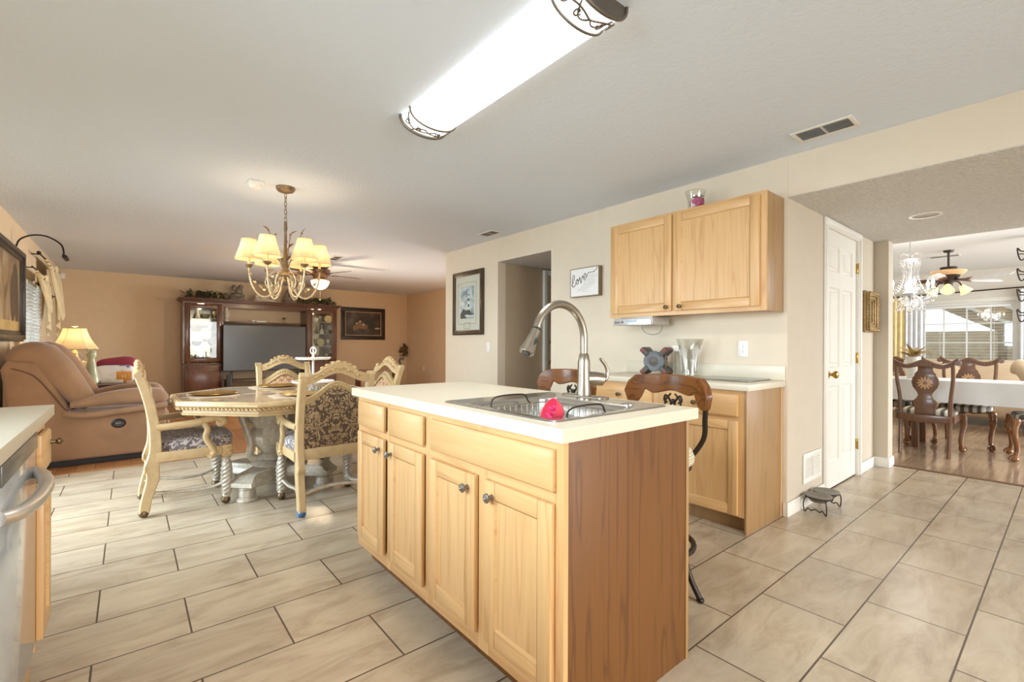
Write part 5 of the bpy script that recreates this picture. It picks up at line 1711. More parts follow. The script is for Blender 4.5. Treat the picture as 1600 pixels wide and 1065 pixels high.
# handwriting: u runs from left (high Y) to right, v up
def S2(u, v): return (x - 0.0512, y1 - 0.012 - u * (y1 - y0 - .024), z0 + 0.012 + v * (z1 - z0 - .024))
m = MB()
strokes = [
 [(0.02, .40), (0.07, .50), (0.12, .66), (0.13, .78), (0.09, .80), (0.06, .66), (0.05, .48), (0.07, .36), (0.12, .36), (0.17, .44), (0.21, .56)],
 [(0.24, .64), (0.20, .58), (0.20, .48), (0.24, .44), (0.28, .50), (0.28, .60), (0.24, .63), (0.27, .56), (0.32, .60)],
 [(0.315, .58), (0.335, .70), (0.355, .62), (0.375, .48), (0.395, .50), (0.42, .64), (0.44, .74), (0.465, .68)],
 [(0.475, .62), (0.52, .66), (0.565, .74), (0.545, .82), (0.505, .78), (0.485, .68), (0.50, .59), (0.54, .57), (0.59, .66), (0.64, .80), (0.72, .83), (0.84, .84), (0.93, .90), (0.98, 1.0)]]
for s in strokes:
    p = smooth([S2(*q) for q in s], 6)
    m.tube(p, [0.0022 + 0.0014 * abs(math.sin(i * .35)) for i in range(len(p))], 6)
m.build('lettering', plain('ink_brown', '#6a5d50', 0.7), cv_, True)
m = MB()
rows = [(0.62, .74, .30), (0.66, .69, .28), (0.66, .64, .26), (0.62, .59, .24), (0.60, .54, .30), (0.50, .49, .40), (0.46, .44, .44), (0.46, .39, .36), (0.40, .34, .40), (0.36, .29, .34), (0.26, .24, .40), (0.24, .19, .30), (0.44, .14, .24)]
for u, v, L in rows:
    q = u
    while q < u + L:
        w = rnd.uniform(.02, .06)
        pts = [S2(q + w * i / 6, v + 0.008 * math.sin(i * 2.6)) for i in range(7)]
        m.tube(pts, 0.0007, 4); q += w + .015
m.build('small_script', plain('ink_grey', '#8e8a84', 0.8), cv_, True)

# gold framed picture on the hall wall right of the pantry door
t = thing('framed_picture', 'small picture in a deep gold frame on the hall wall right of the pantry door', 'picture', (5.33, YP, 1.29))
m = MB()
x0, x1, z0, z1 = 5.17, 5.50, 1.285, 1.665
for k, (e, d, w) in enumerate(((0, .03, .05), (.018, .055, .03), (.045, .042, .03), (.07, .03, .02))):
    for q in ((x0 + e, x1 - e, z0 + e, z0 + e + w), (x0 + e, x1 - e, z1 - e - w, z1 - e), (x0 + e, x0 + e + w, z0 + e, z1 - e), (x1 - e - w, x1 - e, z0 + e, z1 - e)):
        m.box(q[0], q[1], YP - d, YP - .001, q[2], q[3], 0.006)
for k in range(16):
    for xx in (x0 + .02, x1 - .02): m.ball((xx, YP - .052, z0 + .03 + (z1 - z0 - .06) * k / 15), (0.012, 0.010, 0.010), 8, 5)
for k in range(13):
    for zz in (z0 + .02, z1 - .02): m.ball((x0 + .03 + (x1 - x0 - .06) * k / 12, YP - .052, zz), (0.010, 0.010, 0.012), 8, 5)
m.build('frame', plain('antique_gold', '#9d8050', 0.4, 0.5, var=0.25, vs=40), t, True)
m = MB(); m.box(x0 + .085, x1 - .085, YP - .02, YP - .004, z0 + .085, z1 - .085); m.build('print', plain('portrait_print', '#7b6a50', 0.5, var=0.5, vs=14), t, True)
m = MB(); m.box(x0 + .085, x1 - .085, YP - .026, YP - .024, z0 + .085, z1 - .085); m.build('glazing', M['glass'], t, True)

# dark painting on the far wall
t = thing('framed_picture', 'dark framed painting with glowing figures on the far wall beside the wall unit', 'picture', (4.43, YT - .001, 1.26))
x0, x1, z0, z1 = 3.88, 4.98, 1.265, 2.04
yy = YT - .001
m = MB()
for q in ((x0, x1, z0, z0 + .085), (x0, x1, z1 - .085, z1), (x0, x0 + .085, z0, z1), (x1 - .085, x1, z0, z1)): m.box(q[0], q[1], yy - .035, yy, q[2], q[3], .006)
m.build('frame', plain('frame_espresso', '#33231b', 0.3, var=0.2), t, True)
m = MB()
e = .10
for q in ((x0 + e, x1 - e, z0 + e, z0 + e + .012), (x0 + e, x1 - e, z1 - e - .012, z1 - e), (x0 + e, x0 + e + .012, z0 + e, z1 - e), (x1 - e - .012, x1 - e, z0 + e, z1 - e)): m.box(q[0], q[1], yy - .026, yy - .012, q[2], q[3])
m.build('fillet', plain('fillet_gold', '#d0b488', 0.4), t, True)
m = MB(); m.box(x0 + .08, x1 - .08, yy - .018, yy - .01, z0 + .08, z1 - .08)
def dusk(nt, b):
    n = node(nt, 'ShaderNodeTexNoise', i_Scale=3.0, i_Detail=5.0)
    nt.links.new(coords(nt), n.inputs['Vector'])
    nt.links.new(ramp(nt, n.outputs[0], [(0.3, lin('#2b241f')), (0.55, lin('#54463a')), (0.75, lin('#7c7068'))]), b.inputs['Base Color'])
    b.inputs['Roughness'].default_value = 0.25
m.mi = 1
for cx, cz, a, b_ in ((4.28, 1.60, .05, .09), (4.36, 1.64, .05, .10), (4.48, 1.58, .06, .07), (4.42, 1.56, .10, .035), (4.22, 1.55, .05, .07)):
    m.ball((cx, yy - .018, cz), (a, .002, b_), 14, 8)
m.mi = 2
for cx, cz, a, b_ in ((4.66, 1.60, .09, .13), (4.75, 1.52, .12, .05), (4.56, 1.70, .16, .10)):
    m.ball((cx, yy - .0178, cz), (a, .0015, b_), 14, 8)
m.mi = 3
for cx, cz, a, b_ in ((4.335, 1.70, .022, .028), (4.43, 1.63, .03, .03), (4.26, 1.66, .02, .025), (4.78, 1.545, .07, .018)):
    m.ball((cx, yy - .019, cz), (a, .0025, b_), 12, 8)
m.build('painting', [picture_mat('dusk_paint', dusk), plain('paint_figures', '#8c6a52', 0.4, var=0.3, vs=25), plain('paint_shadow', '#3c352e', 0.4, var=0.3, vs=20), plain('paint_glow', '#d8b994', 0.4, var=0.15, vs=30)], t, True)

# big picture on the left wall, with an arched picture light
t = thing('framed_picture', 'large sepia painting in a heavy dark frame on the left wall', 'picture', (XL + .001, 6.6, 1.17))
xx = XL + .001
ya, yb, z0, z1 = 5.75, 7.38, 1.17, 2.15
m = MB()
for e, w, d in ((0, .10, .035), (.02, .05, .055), (.085, .025, .03)):
    for q in ((ya + e, yb - e, z0 + e, z0 + e + w), (ya + e, yb - e, z1 - e - w, z1 - e), (ya + e, ya + e + w, z0 + e, z1 - e), (yb - e - w, yb - e, z0 + e, z1 - e)):
        m.box(xx, xx + d, q[0], q[1], q[2], q[3], .006)
m.build('frame', plain('frame_slate', '#4b443c', 0.35, 0.2, var=0.2), t, True)
def sepia(nt, b):
    n = node(nt, 'ShaderNodeTexNoise', i_Scale=4.0, i_Detail=6.0, i_Distortion=.6)
    nt.links.new(coords(nt, (1, 1, .7)), n.inputs['Vector'])
    nt.links.new(ramp(nt, n.outputs[0], [(0.3, lin('#5e4a36')), (0.5, lin('#9b7f5e')), (0.72, lin('#c9ae86'))]), b.inputs['Base Color'])
    b.inputs['Roughness'].default_value = 0.3
m = MB(); m.box(xx, xx + .015, ya + .09, yb - .09, z0 + .09, z1 - .09)
m.mi = 1
for cy, cz, a, b_ in ((7.02, 1.78, .16, .20), (6.9, 1.62, .14, .26), (7.1, 1.55, .10, .24)): m.ball((xx + .015, cy, cz), (.002, a, b_), 14, 8)
m.mi = 2; m.box(xx + .014, xx + .0165, ya + .1, yb - .1, z0 + .1, z0 + .21)
m.build('painting', [picture_mat('sepia_paint', sepia), plain('sepia_tree', '#5b4a38', 0.5, var=0.3, vs=20), plain('sepia_field', '#c2a067', 0.4, var=0.2)], t, True)
t = thing('picture_light', 'arched dark metal picture light over the large left wall painting', 'picture light', (XL + .02, 6.85, 2.15))
m = MB(); m.tube(smooth([(XL + .03, 6.95, 2.15), (XL + .06, 6.95, 2.23), (XL + .15, 6.95, 2.285), (XL + .26, 6.95, 2.285), (XL + .36, 6.95, 2.22), (XL + .385, 6.95, 2.14), (XL + .38, 6.95, 2.10)], 6), 0.008, 8); m.build('arm', M['iron'], t, True)
m = MB(); m.tube([(XL + .40, 6.84, 2.075), (XL + .40, 7.06, 2.075)], .022, 12); m.build('lamp_head', M['iron'], t, True)

# ================================================================ window dressing on the left wall
sw = plain('cream_satin', '#e2cc9e', 0.6, var=0.06, sheen=0.3)
t = thing('curtain_rod', 'dark curtain rod with finials above the left wall window', 'curtain rod', (XL + .08, 8.6, 2.26))
m = MB(); m.cyl((XL + .085, 8.0, 2.25), (XL + .085, 9.75, 2.25), .009, seg=10)
for y in (8.0, 9.75): m.ball((XL + .085, y, 2.25), .022, 10, 6)
for y in (8.15, 9.6): m.cyl((XL + .001, y, 2.25), (XL + .085, y, 2.25), .007, seg=8)
m.build('rod', M['iron'], t, True)
def swag(label, y0, y1, zt, drop, tail, out=.14, side=1):
    m = MB()
    def f(u, v):
        y = y0 + (y1 - y0) * u
        d = drop * (1 - (2 * u - 1) ** 2 * .8)
        z = zt - v * d
        fold = .018 * math.sin(v * 7 * PI)
        return (XL + .075 + out * math.sin(PI * v * .55) * (1 - (2 * u - 1) ** 2 * .6) + fold, y, z)
    m.sheet(f, 20, 42, .003)
    def g(u, v):
        y = y1 - .02 + .11 * (u - .5) + .03 * math.sin(v * 3)
        return (XL + .10 + .022 * math.sin(u * 4 * PI) + .03 * v, y, zt - v * (tail * (0.75 + .25 * u)))
    m.sheet(g, 16, 20, .003)
    return solo('valance', m, sw, label, 'valance')
swag('cream satin swag valance with hanging tail over the left wall window, nearer the corner', 8.55, 9.5, 2.27, .80, 1.02)
swag('cream satin swag valance nearer the painting on the left wall', 7.78, 8.45, 2.02, .50, .78, .10)
t = thing('curtain_rod', 'short dark rod end carrying the nearer swag beside the painting', 'curtain rod', (XL + .08, 7.7, 2.0))
m = MB(); m.cyl((XL + .085, 7.5, 2.02), (XL + .085, 8.5, 2.02), .008, seg=10); m.ball((XL + .085, 8.5, 2.02), .02, 10, 6); m.cyl((XL + .001, 7.6, 2.02), (XL + .085, 7.6, 2.02), .006, seg=8); m.build('rod', M['iron'], t, True)
for y, z, lab in ((8.72, 1.93, 'dark curtain holdback on the left wall between the two swags'), (10.2, 1.88, 'dark curtain holdback on the left wall near the far corner')):
    m = MB(); m.cyl((XL + .001, y, z), (XL + .10, y, z), .008, seg=8); m.lathe([(0.001, 0), (.04, 0), (.045, .01), (.02, .02), (.001, .022)], (XL + .10, y, z), 16, Matrix.Rotation(R(90), 4, 'Y')); m.lathe([(.03, 0), (.03, .006), (.001, .008)], (XL + .001, y, z), 14, Matrix.Rotation(R(90), 4, 'Y'))
    solo('curtain_holdback', m, M['iron'], lab, 'curtain holdback')
m = MB(); m.box(XL + .02, XL + .08, YT - .06, YT - .001, 2.26, 2.36, .008); solo('motion_sensor', m, M['white_pl'], 'small motion sensor high in the far left corner', 'sensor')

# ================================================================ recliner
t = thing('recliner', 'brown suede recliner with padded arms seen from its side, at the left by the window', 'recliner', (-0.35, 6.45, 0))
Y0, Y1 = 5.96, 6.92
sd = M['suede']
m = MB(); m.prism([(-.80, .06), (.30, .06), (.30, .50), (.12, .50), (-.02, .50), (-.42, .52), (-.62, .98), (-.83, 1.0), (-.87, .92), (-.80, .45)], Y0 + .0, Y0 + .16, Matrix(((1, 0, 0, 0), (0, 0, 1, 0), (0, 1, 0, 0), (0, 0, 0, 1))), .03, 3); m.build('side_panel', sd, t, True)
m = MB(); m.prism([(-.80, .06), (.30, .06), (.30, .50), (-.42, .52), (-.62, .98), (-.83, 1.0), (-.87, .92), (-.80, .45)], Y1 - .16, Y1, Matrix(((1, 0, 0, 0), (0, 0, 1, 0), (0, 1, 0, 0), (0, 0, 0, 1))), .03, 3); m.build('side_panel', sd, t, True)
for yc in (Y0 + .09, Y1 - .09):
    m = MB()
    N = 22
    rings = []
    for i in range(N + 1):
        f = i / N
        xc = -.42 + .74 * f
        hz = .085 * (math.sin(PI * min(1, f * 1.0 + .0) * .5 + .2) ** .6) * (1 if f < .9 else max(.25, 1 - ((f - .9) / .1) ** 2 * .75))
        hy = .125 * (1 if f < .88 else max(.3, 1 - ((f - .88) / .12) ** 2 * .6))
        zc = .575 + .05 * math.sin(PI * f * .8)
        rings.append([(xc, yc + hy * math.copysign(abs(math.cos(2 * PI * k / 20)) ** .7, math.cos(2 * PI * k / 20)), zc + hz * math.copysign(abs(math.sin(2 * PI * k / 20)) ** .8, math.sin(2 * PI * k / 20))) for k in range(20)])
    m.loft(rings); m.build('arm_pad', sd, t, True)
    m = MB(); m.tube(smooth([(-.46, yc - .10 * (1 if yc < 6.4 else -1), .50), (-.30, yc - .115 * (1 if yc < 6.4 else -1), .475), (.0, yc - .115 * (1 if yc < 6.4 else -1), .50), (.31, yc - .115 * (1 if yc < 6.4 else -1), .53)], 6), .032, 10, flat=.9); m.build('arm_roll', sd, t, True)
# tufted back: three stacked pillows between wings
for (xa, za, wx, hz, lean) in ((-.665, 1.0, .15, .13, 18), (-.60, .82, .15, .15, 18), (-.53, .64, .15, .15, 18)):
    m = MB()
    Mx = Matrix.Translation((xa, 6.44, za)) @ Matrix.Rotation(R(-lean), 4, 'Y')
    m.pillow(-wx, wx, -.40, .40, -hz, hz, 3.2, 14, Mx)
    m.build('back_pillow', sd, t, True)
for yc in (Y0 + .10, Y1 - .10):
    m = MB()
    sg = 1
    p = smooth([(-.28, yc, .56), (-.36, yc, .66), (-.45, yc, .80), (-.54, yc, .95), (-.64, yc, 1.05), (-.745, yc, 1.03), (-.80, yc, .96)], 6)
    m.tube(p, [.06 + .065 * math.sin(PI * i / (len(p) - 1)) ** .7 for i in range(len(p))], 16, flat=1.0); m.build('back_wing', sd, t, True)
m = MB(); m.prism([(-.86, .25), (-.70, .25), (-.66, .98), (-.82, 1.02), (-.86, .95)], Y0 + .05, Y1 - .05, Matrix(((1, 0, 0, 0), (0, 0, 1, 0), (0, 1, 0, 0), (0, 0, 0, 1))), .03, 3); m.build('back_shell', sd, t, True)
m = MB(); m.pillow(-.45, .30, Y0 + .15, Y1 - .15, .30, .52, 4, 14); m.build('seat_cushion', sd, t, True)
m = MB(); m.pillow(.22, .345, Y0 + .14, Y1 - .14, .08, .44, 5, 14); m.build('footrest', sd, t, True)
m = MB(); m.lathe([(.042, 0), (.045, .006), (.036, .012), (.03, .006), (.001, .006)], (-.075, Y0, .375), 24, Matrix.Rotation(R(90), 4, 'X'), sx=1.25); m.mi = 1; m.box(-.10, -.05, Y0 - .014, Y0 - .004, .368, .384, .003); m.build('release_handle', [plain('lever_black', '#2a2622', .35), plain('lever_grey', '#6f6a62', .35)], t, True)
for yy_ in (Y0 - .001,):
    m = MB(); m.tube(smooth([(-.80, yy_ + .004, .93), (-.66, yy_ - .003, .86), (-.55, yy_ - .003, .70), (-.46, yy_ - .003, .55), (-.40, yy_ - .003, .50)], 6), .006, 6); m.build('seam', M['suede_d'], t, True)
m = MB(); m.box(-.74, .24, Y0 + .04, Y1 - .04, 0.0, .07, .01); m.build('base', plain('recliner_base', '#2f2a2a', .7), t, True)

# end table with lamp and things on it
ETX, ETY, ETZ = -.42, 7.28, .70
t = thing('end_table', 'dark end table behind the recliner carrying the table lamp', 'table', (ETX, ETY, 0))
m = MB(); m.box(ETX - .29, ETX + .40, ETY - .28, ETY + .28, ETZ - .03, ETZ, .006); m.build('top', M['walnutx'], t, True)
for sx in (-.26, .37):
    for sy in (-.25, .25):
        m = MB(); m.box(ETX + sx - .025, ETX + sx + .025, ETY + sy - .025, ETY + sy + .025, 0, ETZ - .03, .004); m.build('leg', M['walnut'], t, True)
m = MB(); m.box(ETX - .27, ETX + .38, ETY - .26, ETY + .26, ETZ - .12, ETZ - .03); m.build('apron', M['walnutx'], t, True)
lx, ly_ = -.475, 7.25
t = thing('table_lamp', 'lit table lamp with cream bell shade and brass base behind the recliner', 'lamp', (lx, ly_, ETZ))
m = MB(); m.lathe([(0.001, 0), (.075, 0), (.08, .012), (.055, .03), (.03, .05), (.045, .08), (.072, .14), (.078, .19), (.10, .235), (.095, .245), (.055, .262), (.035, .28), (.026, .33), (.03, .345), (.02, .36), (.012, .40), (.008, .46), (.001, .46)], (lx, ly_, ETZ + .0005), 24, lobes=8, depth=.04); m.build('base', plain('lamp_brass', '#d6bd86', .4, .3, var=.1), t, True)
prof = [(.212, .385), (.192, .415), (.155, .475), (.128, .53), (.108, .59), (.100, .625)]
rings = []
for r_, z_ in prof:
    rings.append([(lx + r_ * (1 - .05 * abs(math.sin(3 * 2 * PI * q / 48))) * math.cos(2 * PI * q / 48), ly_ + r_ * (1 - .05 * abs(math.sin(3 * 2 * PI * q / 48))) * math.sin(2 * PI * q / 48), ETZ + z_) for q in range(48)])
m = MB(); m.loft(rings, caps=False); m.build('lamp_shade', M['shade'], t, True)
m = MB()
for q in range(6):
    a = q * PI / 3
    m.tube([(lx + r_ * .99 * math.cos(a), ly_ + r_ * .99 * math.sin(a), ETZ + z_) for r_, z_ in prof], .002, 5)
for r_, z_ in (prof[0], prof[-1]):
    m.tube([(lx + r_ * math.cos(2 * PI * q / 40), ly_ + r_ * math.sin(2 * PI * q / 40), ETZ + z_) for q in range(40)], .003, 6, closed=True)
m.build('shade_trim', plain('lamp_piping', '#8d7a58', .7), t, True)
m = MB(); m.lathe([(.001, .46), (.012, .465), (.028, .50), (.02, .54), (.001, .55)], (lx, ly_, ETZ), 14); m.build('bulb', bpy.data.materials['lit_bulb'], t, True)
m = MB(); m.cyl((lx, ly_, ETZ + .55), (lx, ly_, ETZ + .64), .004, seg=8); m.lathe([(.001, .635), (.025, .64), (.03, .648), (.02, .66), (.001, .665)], (lx, ly_, ETZ), 14); m.build('finial', plain('finial_ivory', '#e2d2ad', .4), t, True)
point('table_lamp_light', (0, 0, .50), 9, (1.0, .78, .50), .04, t)
t = thing('figurine', 'pale green cat-like ceramic figure with curved tail beside the table lamp', 'figurine', (-.325, 7.06, ETZ))
cg = plain('celadon_ceramic', '#b9b894', .25, var=.12, vs=8)
m = MB(); m.lathe([(.001, 0), (.075, 0), (.078, .02), (.062, .08), (.048, .16), (.040, .23), (.030, .27), (.032, .285), (.046, .315), (.045, .345), (.028, .37), (.001, .378)], (-.325, 7.06, ETZ + .0005), 24)
m.build('body', cg, t, True)
for s in (-1, 1):
    m = MB(); m.tube([(-.325 + s * .028, 7.06, ETZ + .355), (-.325 + s * .036, 7.06, ETZ + .40)], [.016, .002], 8); m.build('ear', cg, t, True)
m = MB(); m.tube(smooth([(-.37, 7.05, ETZ + .16), (-.42, 7.05, ETZ + .22), (-.40, 7.05, ETZ + .29), (-.43, 7.05, ETZ + .36)], 6), [.008] * 18 + [.004], 8); m.build('tail', plain('tail_white', '#dcd8ca', .3), t, True)
m = MB(); m.box(-.40, -.12, 7.02, 7.16, ETZ + .0005, ETZ + .028, .004); m.mi = 1; m.box(-.395, -.125, 7.016, 7.024, ETZ + .006, ETZ + .022)
m = MB(); m.box(-.24, -.05, 7.01, 7.14, ETZ + .0005, ETZ + .03, .003)
solo('book', m, plain('pale_book', '#c9c2ae', .5), 'pale book lying at the near edge of the end table', 'book')
m = MB(); m.box(-.115, .03, 7.30, 7.34, ETZ + .0005, ETZ + .115, .003, M=None); m.mi = 1
for k in range(2): m.box(-.065 + k * .025, -.052 + k * .025, 7.298, 7.301, ETZ + .04, ETZ + .075)
solo('tissue_box', m, [plain('orange_card', '#d9953f', .5), plain('card_mark', '#f0c98a', .5)], 'small orange box standing on the end table behind the recliner arm', 'box')

# love seat beyond with cushions
t = thing('loveseat', 'brown suede loveseat along the left wall, mostly hidden behind the recliner and lamp', 'sofa', (-.4, 8.55, 0))
m = MB(); m.pillow(-.88, .02, 7.75, 9.35, .08, .46, 6, 16); m.build('seat', sd, t, True)
m = MB(); m.pillow(-.90, -.55, 7.75, 9.35, .40, 1.0, 5, 16); m.build('back', sd, t, True)
for y in (7.72, 9.32):
    m = MB(); m.pillow(-.88, .05, y - .1, y + .14, .06, .66, 5, 14); m.build('arm', sd, t, True)
Mx = Matrix.Translation((-.20, 8.1, .76)) @ Matrix.Rotation(R(-14), 4, 'Y') @ Matrix.Rotation(R(12), 4, 'Z')
m = MB(); m.pillow(-.20, .22, -.08, .08, -.13, .13, 4.0, 14, Matrix.Translation((-.13, 8.16, .84)) @ Matrix.Rotation(R(-8), 4, 'Y')); solo('cushion', m, plain('crimson_velvet', '#8e2238', .75, var=.12, sheen=.4), 'crimson cushion behind the patterned cushion on the loveseat', 'cushion')
def floral(nt, b):
    v = node(nt, 'ShaderNodeTexVoronoi', i_Scale=14.0)
    nt.links.new(coords(nt), v.inputs['Vector'])
    nt.links.new(ramp(nt, v.outputs['Distance'], [(0.0, lin('#5d86c4')), (.25, lin('#7f6d84')), (.4, lin('#dcdce0')), (.7, lin('#e8e6e4'))]), b.inputs['Base Color'])
    b.inputs['Roughness'].default_value = .8
m = MB(); m.pillow(-.20, .20, -.07, .07, -.12, .11, 5.0, 14, Matrix.Translation((-.14, 7.98, .76))); solo('cushion', m, picture_mat('floral_cloth', floral), 'white and blue patterned cushion in front of the crimson cushion', 'cushion')
m = MB(); m.box(-.91, -.83, 6.98, 7.12, 0, 1.12, .03, 3); m.mi = 1; m.box(-.825, -.775, 6.96, 7.14, .02, 1.12, .02, 3); solo('upright_box', m, [M['white_pl'], M['dark']], 'white and black upright box against the left wall behind the recliner', 'fan')  # unidentified upright shape, built as a plain two-tone box

# ================================================================ wall unit with television
WF = 10.60
wd, wx = M['walnut'], M['walnutx']
t = thing('wall_unit', 'dark cherry wall unit with two glass-door towers joined by a crowned bridge', 'wall unit', (2.19, 10.85, 0))
def tower(x0, x1):
    m = MB(); m.box(x0, x1, WF, YT - .02, 0, .06); m.box(x0 + .01, x1 - .01, WF + .01, YT - .02, .06, .765)
    m.box(x0, x1, WF - .01, YT - .02, .745, .785, .008); m.box(x0, x0 + .03, WF, YT - .02, .785, 1.95); m.box(x1 - .03, x1, WF, YT - .02, .785, 1.95)
    m.box(x0, x1, YT - .04, YT - .02, .785, 1.95); m.box(x0, x1, WF, YT - .02, 1.92, 1.95)
    m.build('tower', wd, t, True)
    m = MB(); m.box(x0 + .03, x1 - .03, WF - .012, WF + .012, .09, .73, .006)
    m.mi = 1; m.box(x0 + .09, x1 - .09, WF - .017, WF - .010, .15, .67, .004); m.build('door', [wd, wood('burl_panel', '#7a5240', '#5a3828', 'z', rough=.2, rings=.3)], t, True)
    m = MB(); a, b, c, d = x0 + .03, x1 - .03, .80, 1.91; w = .085
    for q in ((a, a + w, c, d), (b - w, b, c, d), (a, b, c, c + w), (a, b, d - w, d)): m.box(q[0], q[1], WF - .012, WF + .012, q[2], q[3], .005)
    e = w - .012
    for q in ((a + e, a + e + .012, c + e, d - e), (b - e - .012, b - e, c + e, d - e), (a + e, b - e, c + e, c + e + .012), (a + e, b - e, d - e - .012, d - e)): m.box(q[0], q[1], WF - .018, WF - .008, q[2], q[3], .003)
    dr = m.build('door', wd, t, True)
    m = MB(); m.box(a + w - .003, b - w + .003, WF - .002, WF + .002, c + w - .003, d - w + .003); m.build('pane', M['glass'], dr, True)
    m = MB()
    for z in (1.10, 1.37, 1.63): m.box(x0 + .03, x1 - .03, WF + .05, YT - .045, z, z + .008)
    m.build('glass_shelf', plain('shelf_glass', '#a9b5ac', .1), t, True)
    m = MB(); m.box(x0 + .031, x1 - .031, YT - .045, YT - .04, .79, 1.92); m.build('mirror_back', plain('mirror', '#8f8777', .12, 1.0), t, True)
    point('cabinet_light', ((x0 + x1) / 2 - 2.19, 10.80 - 10.85, 1.88), 2.0, (1.0, .82, .55), .03, t)
tower(.775, 1.43); tower(2.975, 3.62)
m = MB(); m.box(1.43, 2.975, WF + .08, YT - .02, 1.87, 1.95); m.build('bridge', wx, t, True)
m = MB(); m.box(1.43, 2.975, WF + .12, YT - .03, 1.565, 1.60, .004); m.build('shelf', wx, t, True)
m = MB()
for e, z0_, z1_ in ((0, 1.95, 1.965), (.02, 1.965, 1.98), (.04, 1.98, 2.0), (.055, 2.0, 2.02)): m.box(.755 - e, 3.64 + e, WF - .02 - e, YT - .01, z0_, z1_, .004)
m.build('crown', wx, t, True)
# things in the glass towers
rr_ = random.Random(11)
gl_pl = plain('gilt_porcelain', '#d8c68e', .2, var=.2, vs=20); wh_pl = plain('white_porcelain', '#dfdcd2', .15, var=.05); dk_pl = plain('smoky_crystal', '#7d7468', .12, .3); ye = plain('yellow_porcelain', '#d8bf22', .4, var=.15)
def vessel(x, y, z, h, r, mat, lab, cat, shape, grp):
    m = MB()
    if shape == 'plate':
        m.lathe([(.001, 0), (r * .6, .004), (r, .014), (r, .018), (r * .6, .009), (.001, .006)], (x, y, z + r), 24, Matrix.Rotation(R(80), 4, 'X')); m.box(x - .03, x + .03, y - .01, y + .03, z + .0005, z + .01)
    elif shape == 'goblet':
        m.lathe([(.001, 0), (r * .8, 0), (r * .75, .006), (.006, .012), (.006, h * .45), (r * .7, h * .58), (r, h * .8), (r * .85, h), (r * .8, h), (r * .9, h * .8), (.001, h * .56)], (x, y, z + .0005), 16)
    elif shape == 'bottle':
        m.lathe([(.001, 0), (r, 0), (r * 1.05, h * .1), (r * .8, h * .35), (r * .25, h * .6), (r * .2, h * .9), (r * .35, h), (.001, h)], (x, y, z + .0005), 16)
    else:
        m.lathe([(.001, 0), (r * .5, 0), (r * .9, h * .4), (r, h * .8), (r * .95, h), (r * .85, h * .8), (.001, h * .2)], (x, y, z + .0005), 18)
    return solo({'plate': 'display_plate', 'goblet': 'goblet', 'bottle': 'decanter', 'bowl': 'bowl'}[shape], m, mat, lab, cat, grp)
names = {'.79': 'bottom', '1.108': 'second', '1.378': 'third', '1.638': 'top'}
for side, xa, xb_ in (('left', .84, 1.36), ('right', 3.04, 3.56)):
    for zi, (z, lev) in enumerate(((.79, 'bottom level'), (1.109, 'lowest glass shelf'), (1.379, 'middle glass shelf'), (1.639, 'upper glass shelf'))):
        if zi == 0: z = .7855
        items = [('plate', .1), ('goblet', .09), ('bottle', .2), ('bowl', .1), ('goblet', .12)]
        for k in range(4):
            xk = xa + .05 + (xb_ - xa - .1) * k / 3
            sh = items[(k + zi * 2 + (side == 'right')) % 5][0]
            h = {'plate': .2, 'goblet': .15, 'bottle': .21, 'bowl': .10}[sh]
            mt_ = [gl_pl, wh_pl, dk_pl][(k + zi) % 3]
            yk = 10.86 + .1 * ((k + zi) % 2)
            colr = {gl_pl: 'gilt', wh_pl: 'white', dk_pl: 'smoky'}[mt_]
            if side == 'right' and k == 0 and zi in (1, 2): mt_, colr, sh, h = ye, 'yellow', 'bowl', .15
            pos = ('leftmost', 'second from the left', 'third from the left', 'rightmost')[k]
            nm = {'plate': 'plate', 'goblet': 'goblet', 'bottle': 'decanter', 'bowl': 'bowl'}[sh]
            vessel(xk, yk, z, h, {'plate': .085, 'goblet': .035, 'bottle': .045, 'bowl': .075}[sh], mt_, f'{colr} {nm}, {pos} on the {lev} of the {side} glass tower', nm, sh, f'china in the {side} glass tower')

# television
t = thing('television', 'large flat television with blank grey screen in the wall unit', 'television', (2.16, 10.5, .35))
m = MB(); m.box(1.40, 2.92, 10.47, 10.53, .615, 1.525, .006); m.build('housing', M['dark'], t, True)
m = MB(); m.box(1.412, 2.908, 10.467, 10.472, .63, 1.513); m.build('screen', M['tv'], t, True)
for xq in (1.55, 2.77):
    m = MB(); m.box(xq - .02, xq + .02, 10.48, 10.52, .46, .63); m.box(xq - .02, xq + .02, 10.40, 10.60, .4475, .465, .004); m.build('stand', M['dark'], t, True)
t = thing('tv_console', 'low dark console under the television between the towers', 'console', (2.16, 10.6, 0))
m = MB(); m.box(1.46, 2.94, 10.38, 10.90, .42, .447, .004); m.build('top', M['walnutx'], t, True)
m = MB()
for xq in (1.48, 2.18, 2.90): m.box(xq, xq + .03, 10.40, 10.88, 0, .42)
m.box(1.48, 2.92, 10.42, 10.88, .12, .14); m.build('frame', wd, t, True)
m = MB(); m.box(1.44, 1.53, 10.33, 10.37, .0, .56, .01); solo('tower_speaker', m, M['dark'], 'slim black tower speaker under the left end of the television', 'speaker')

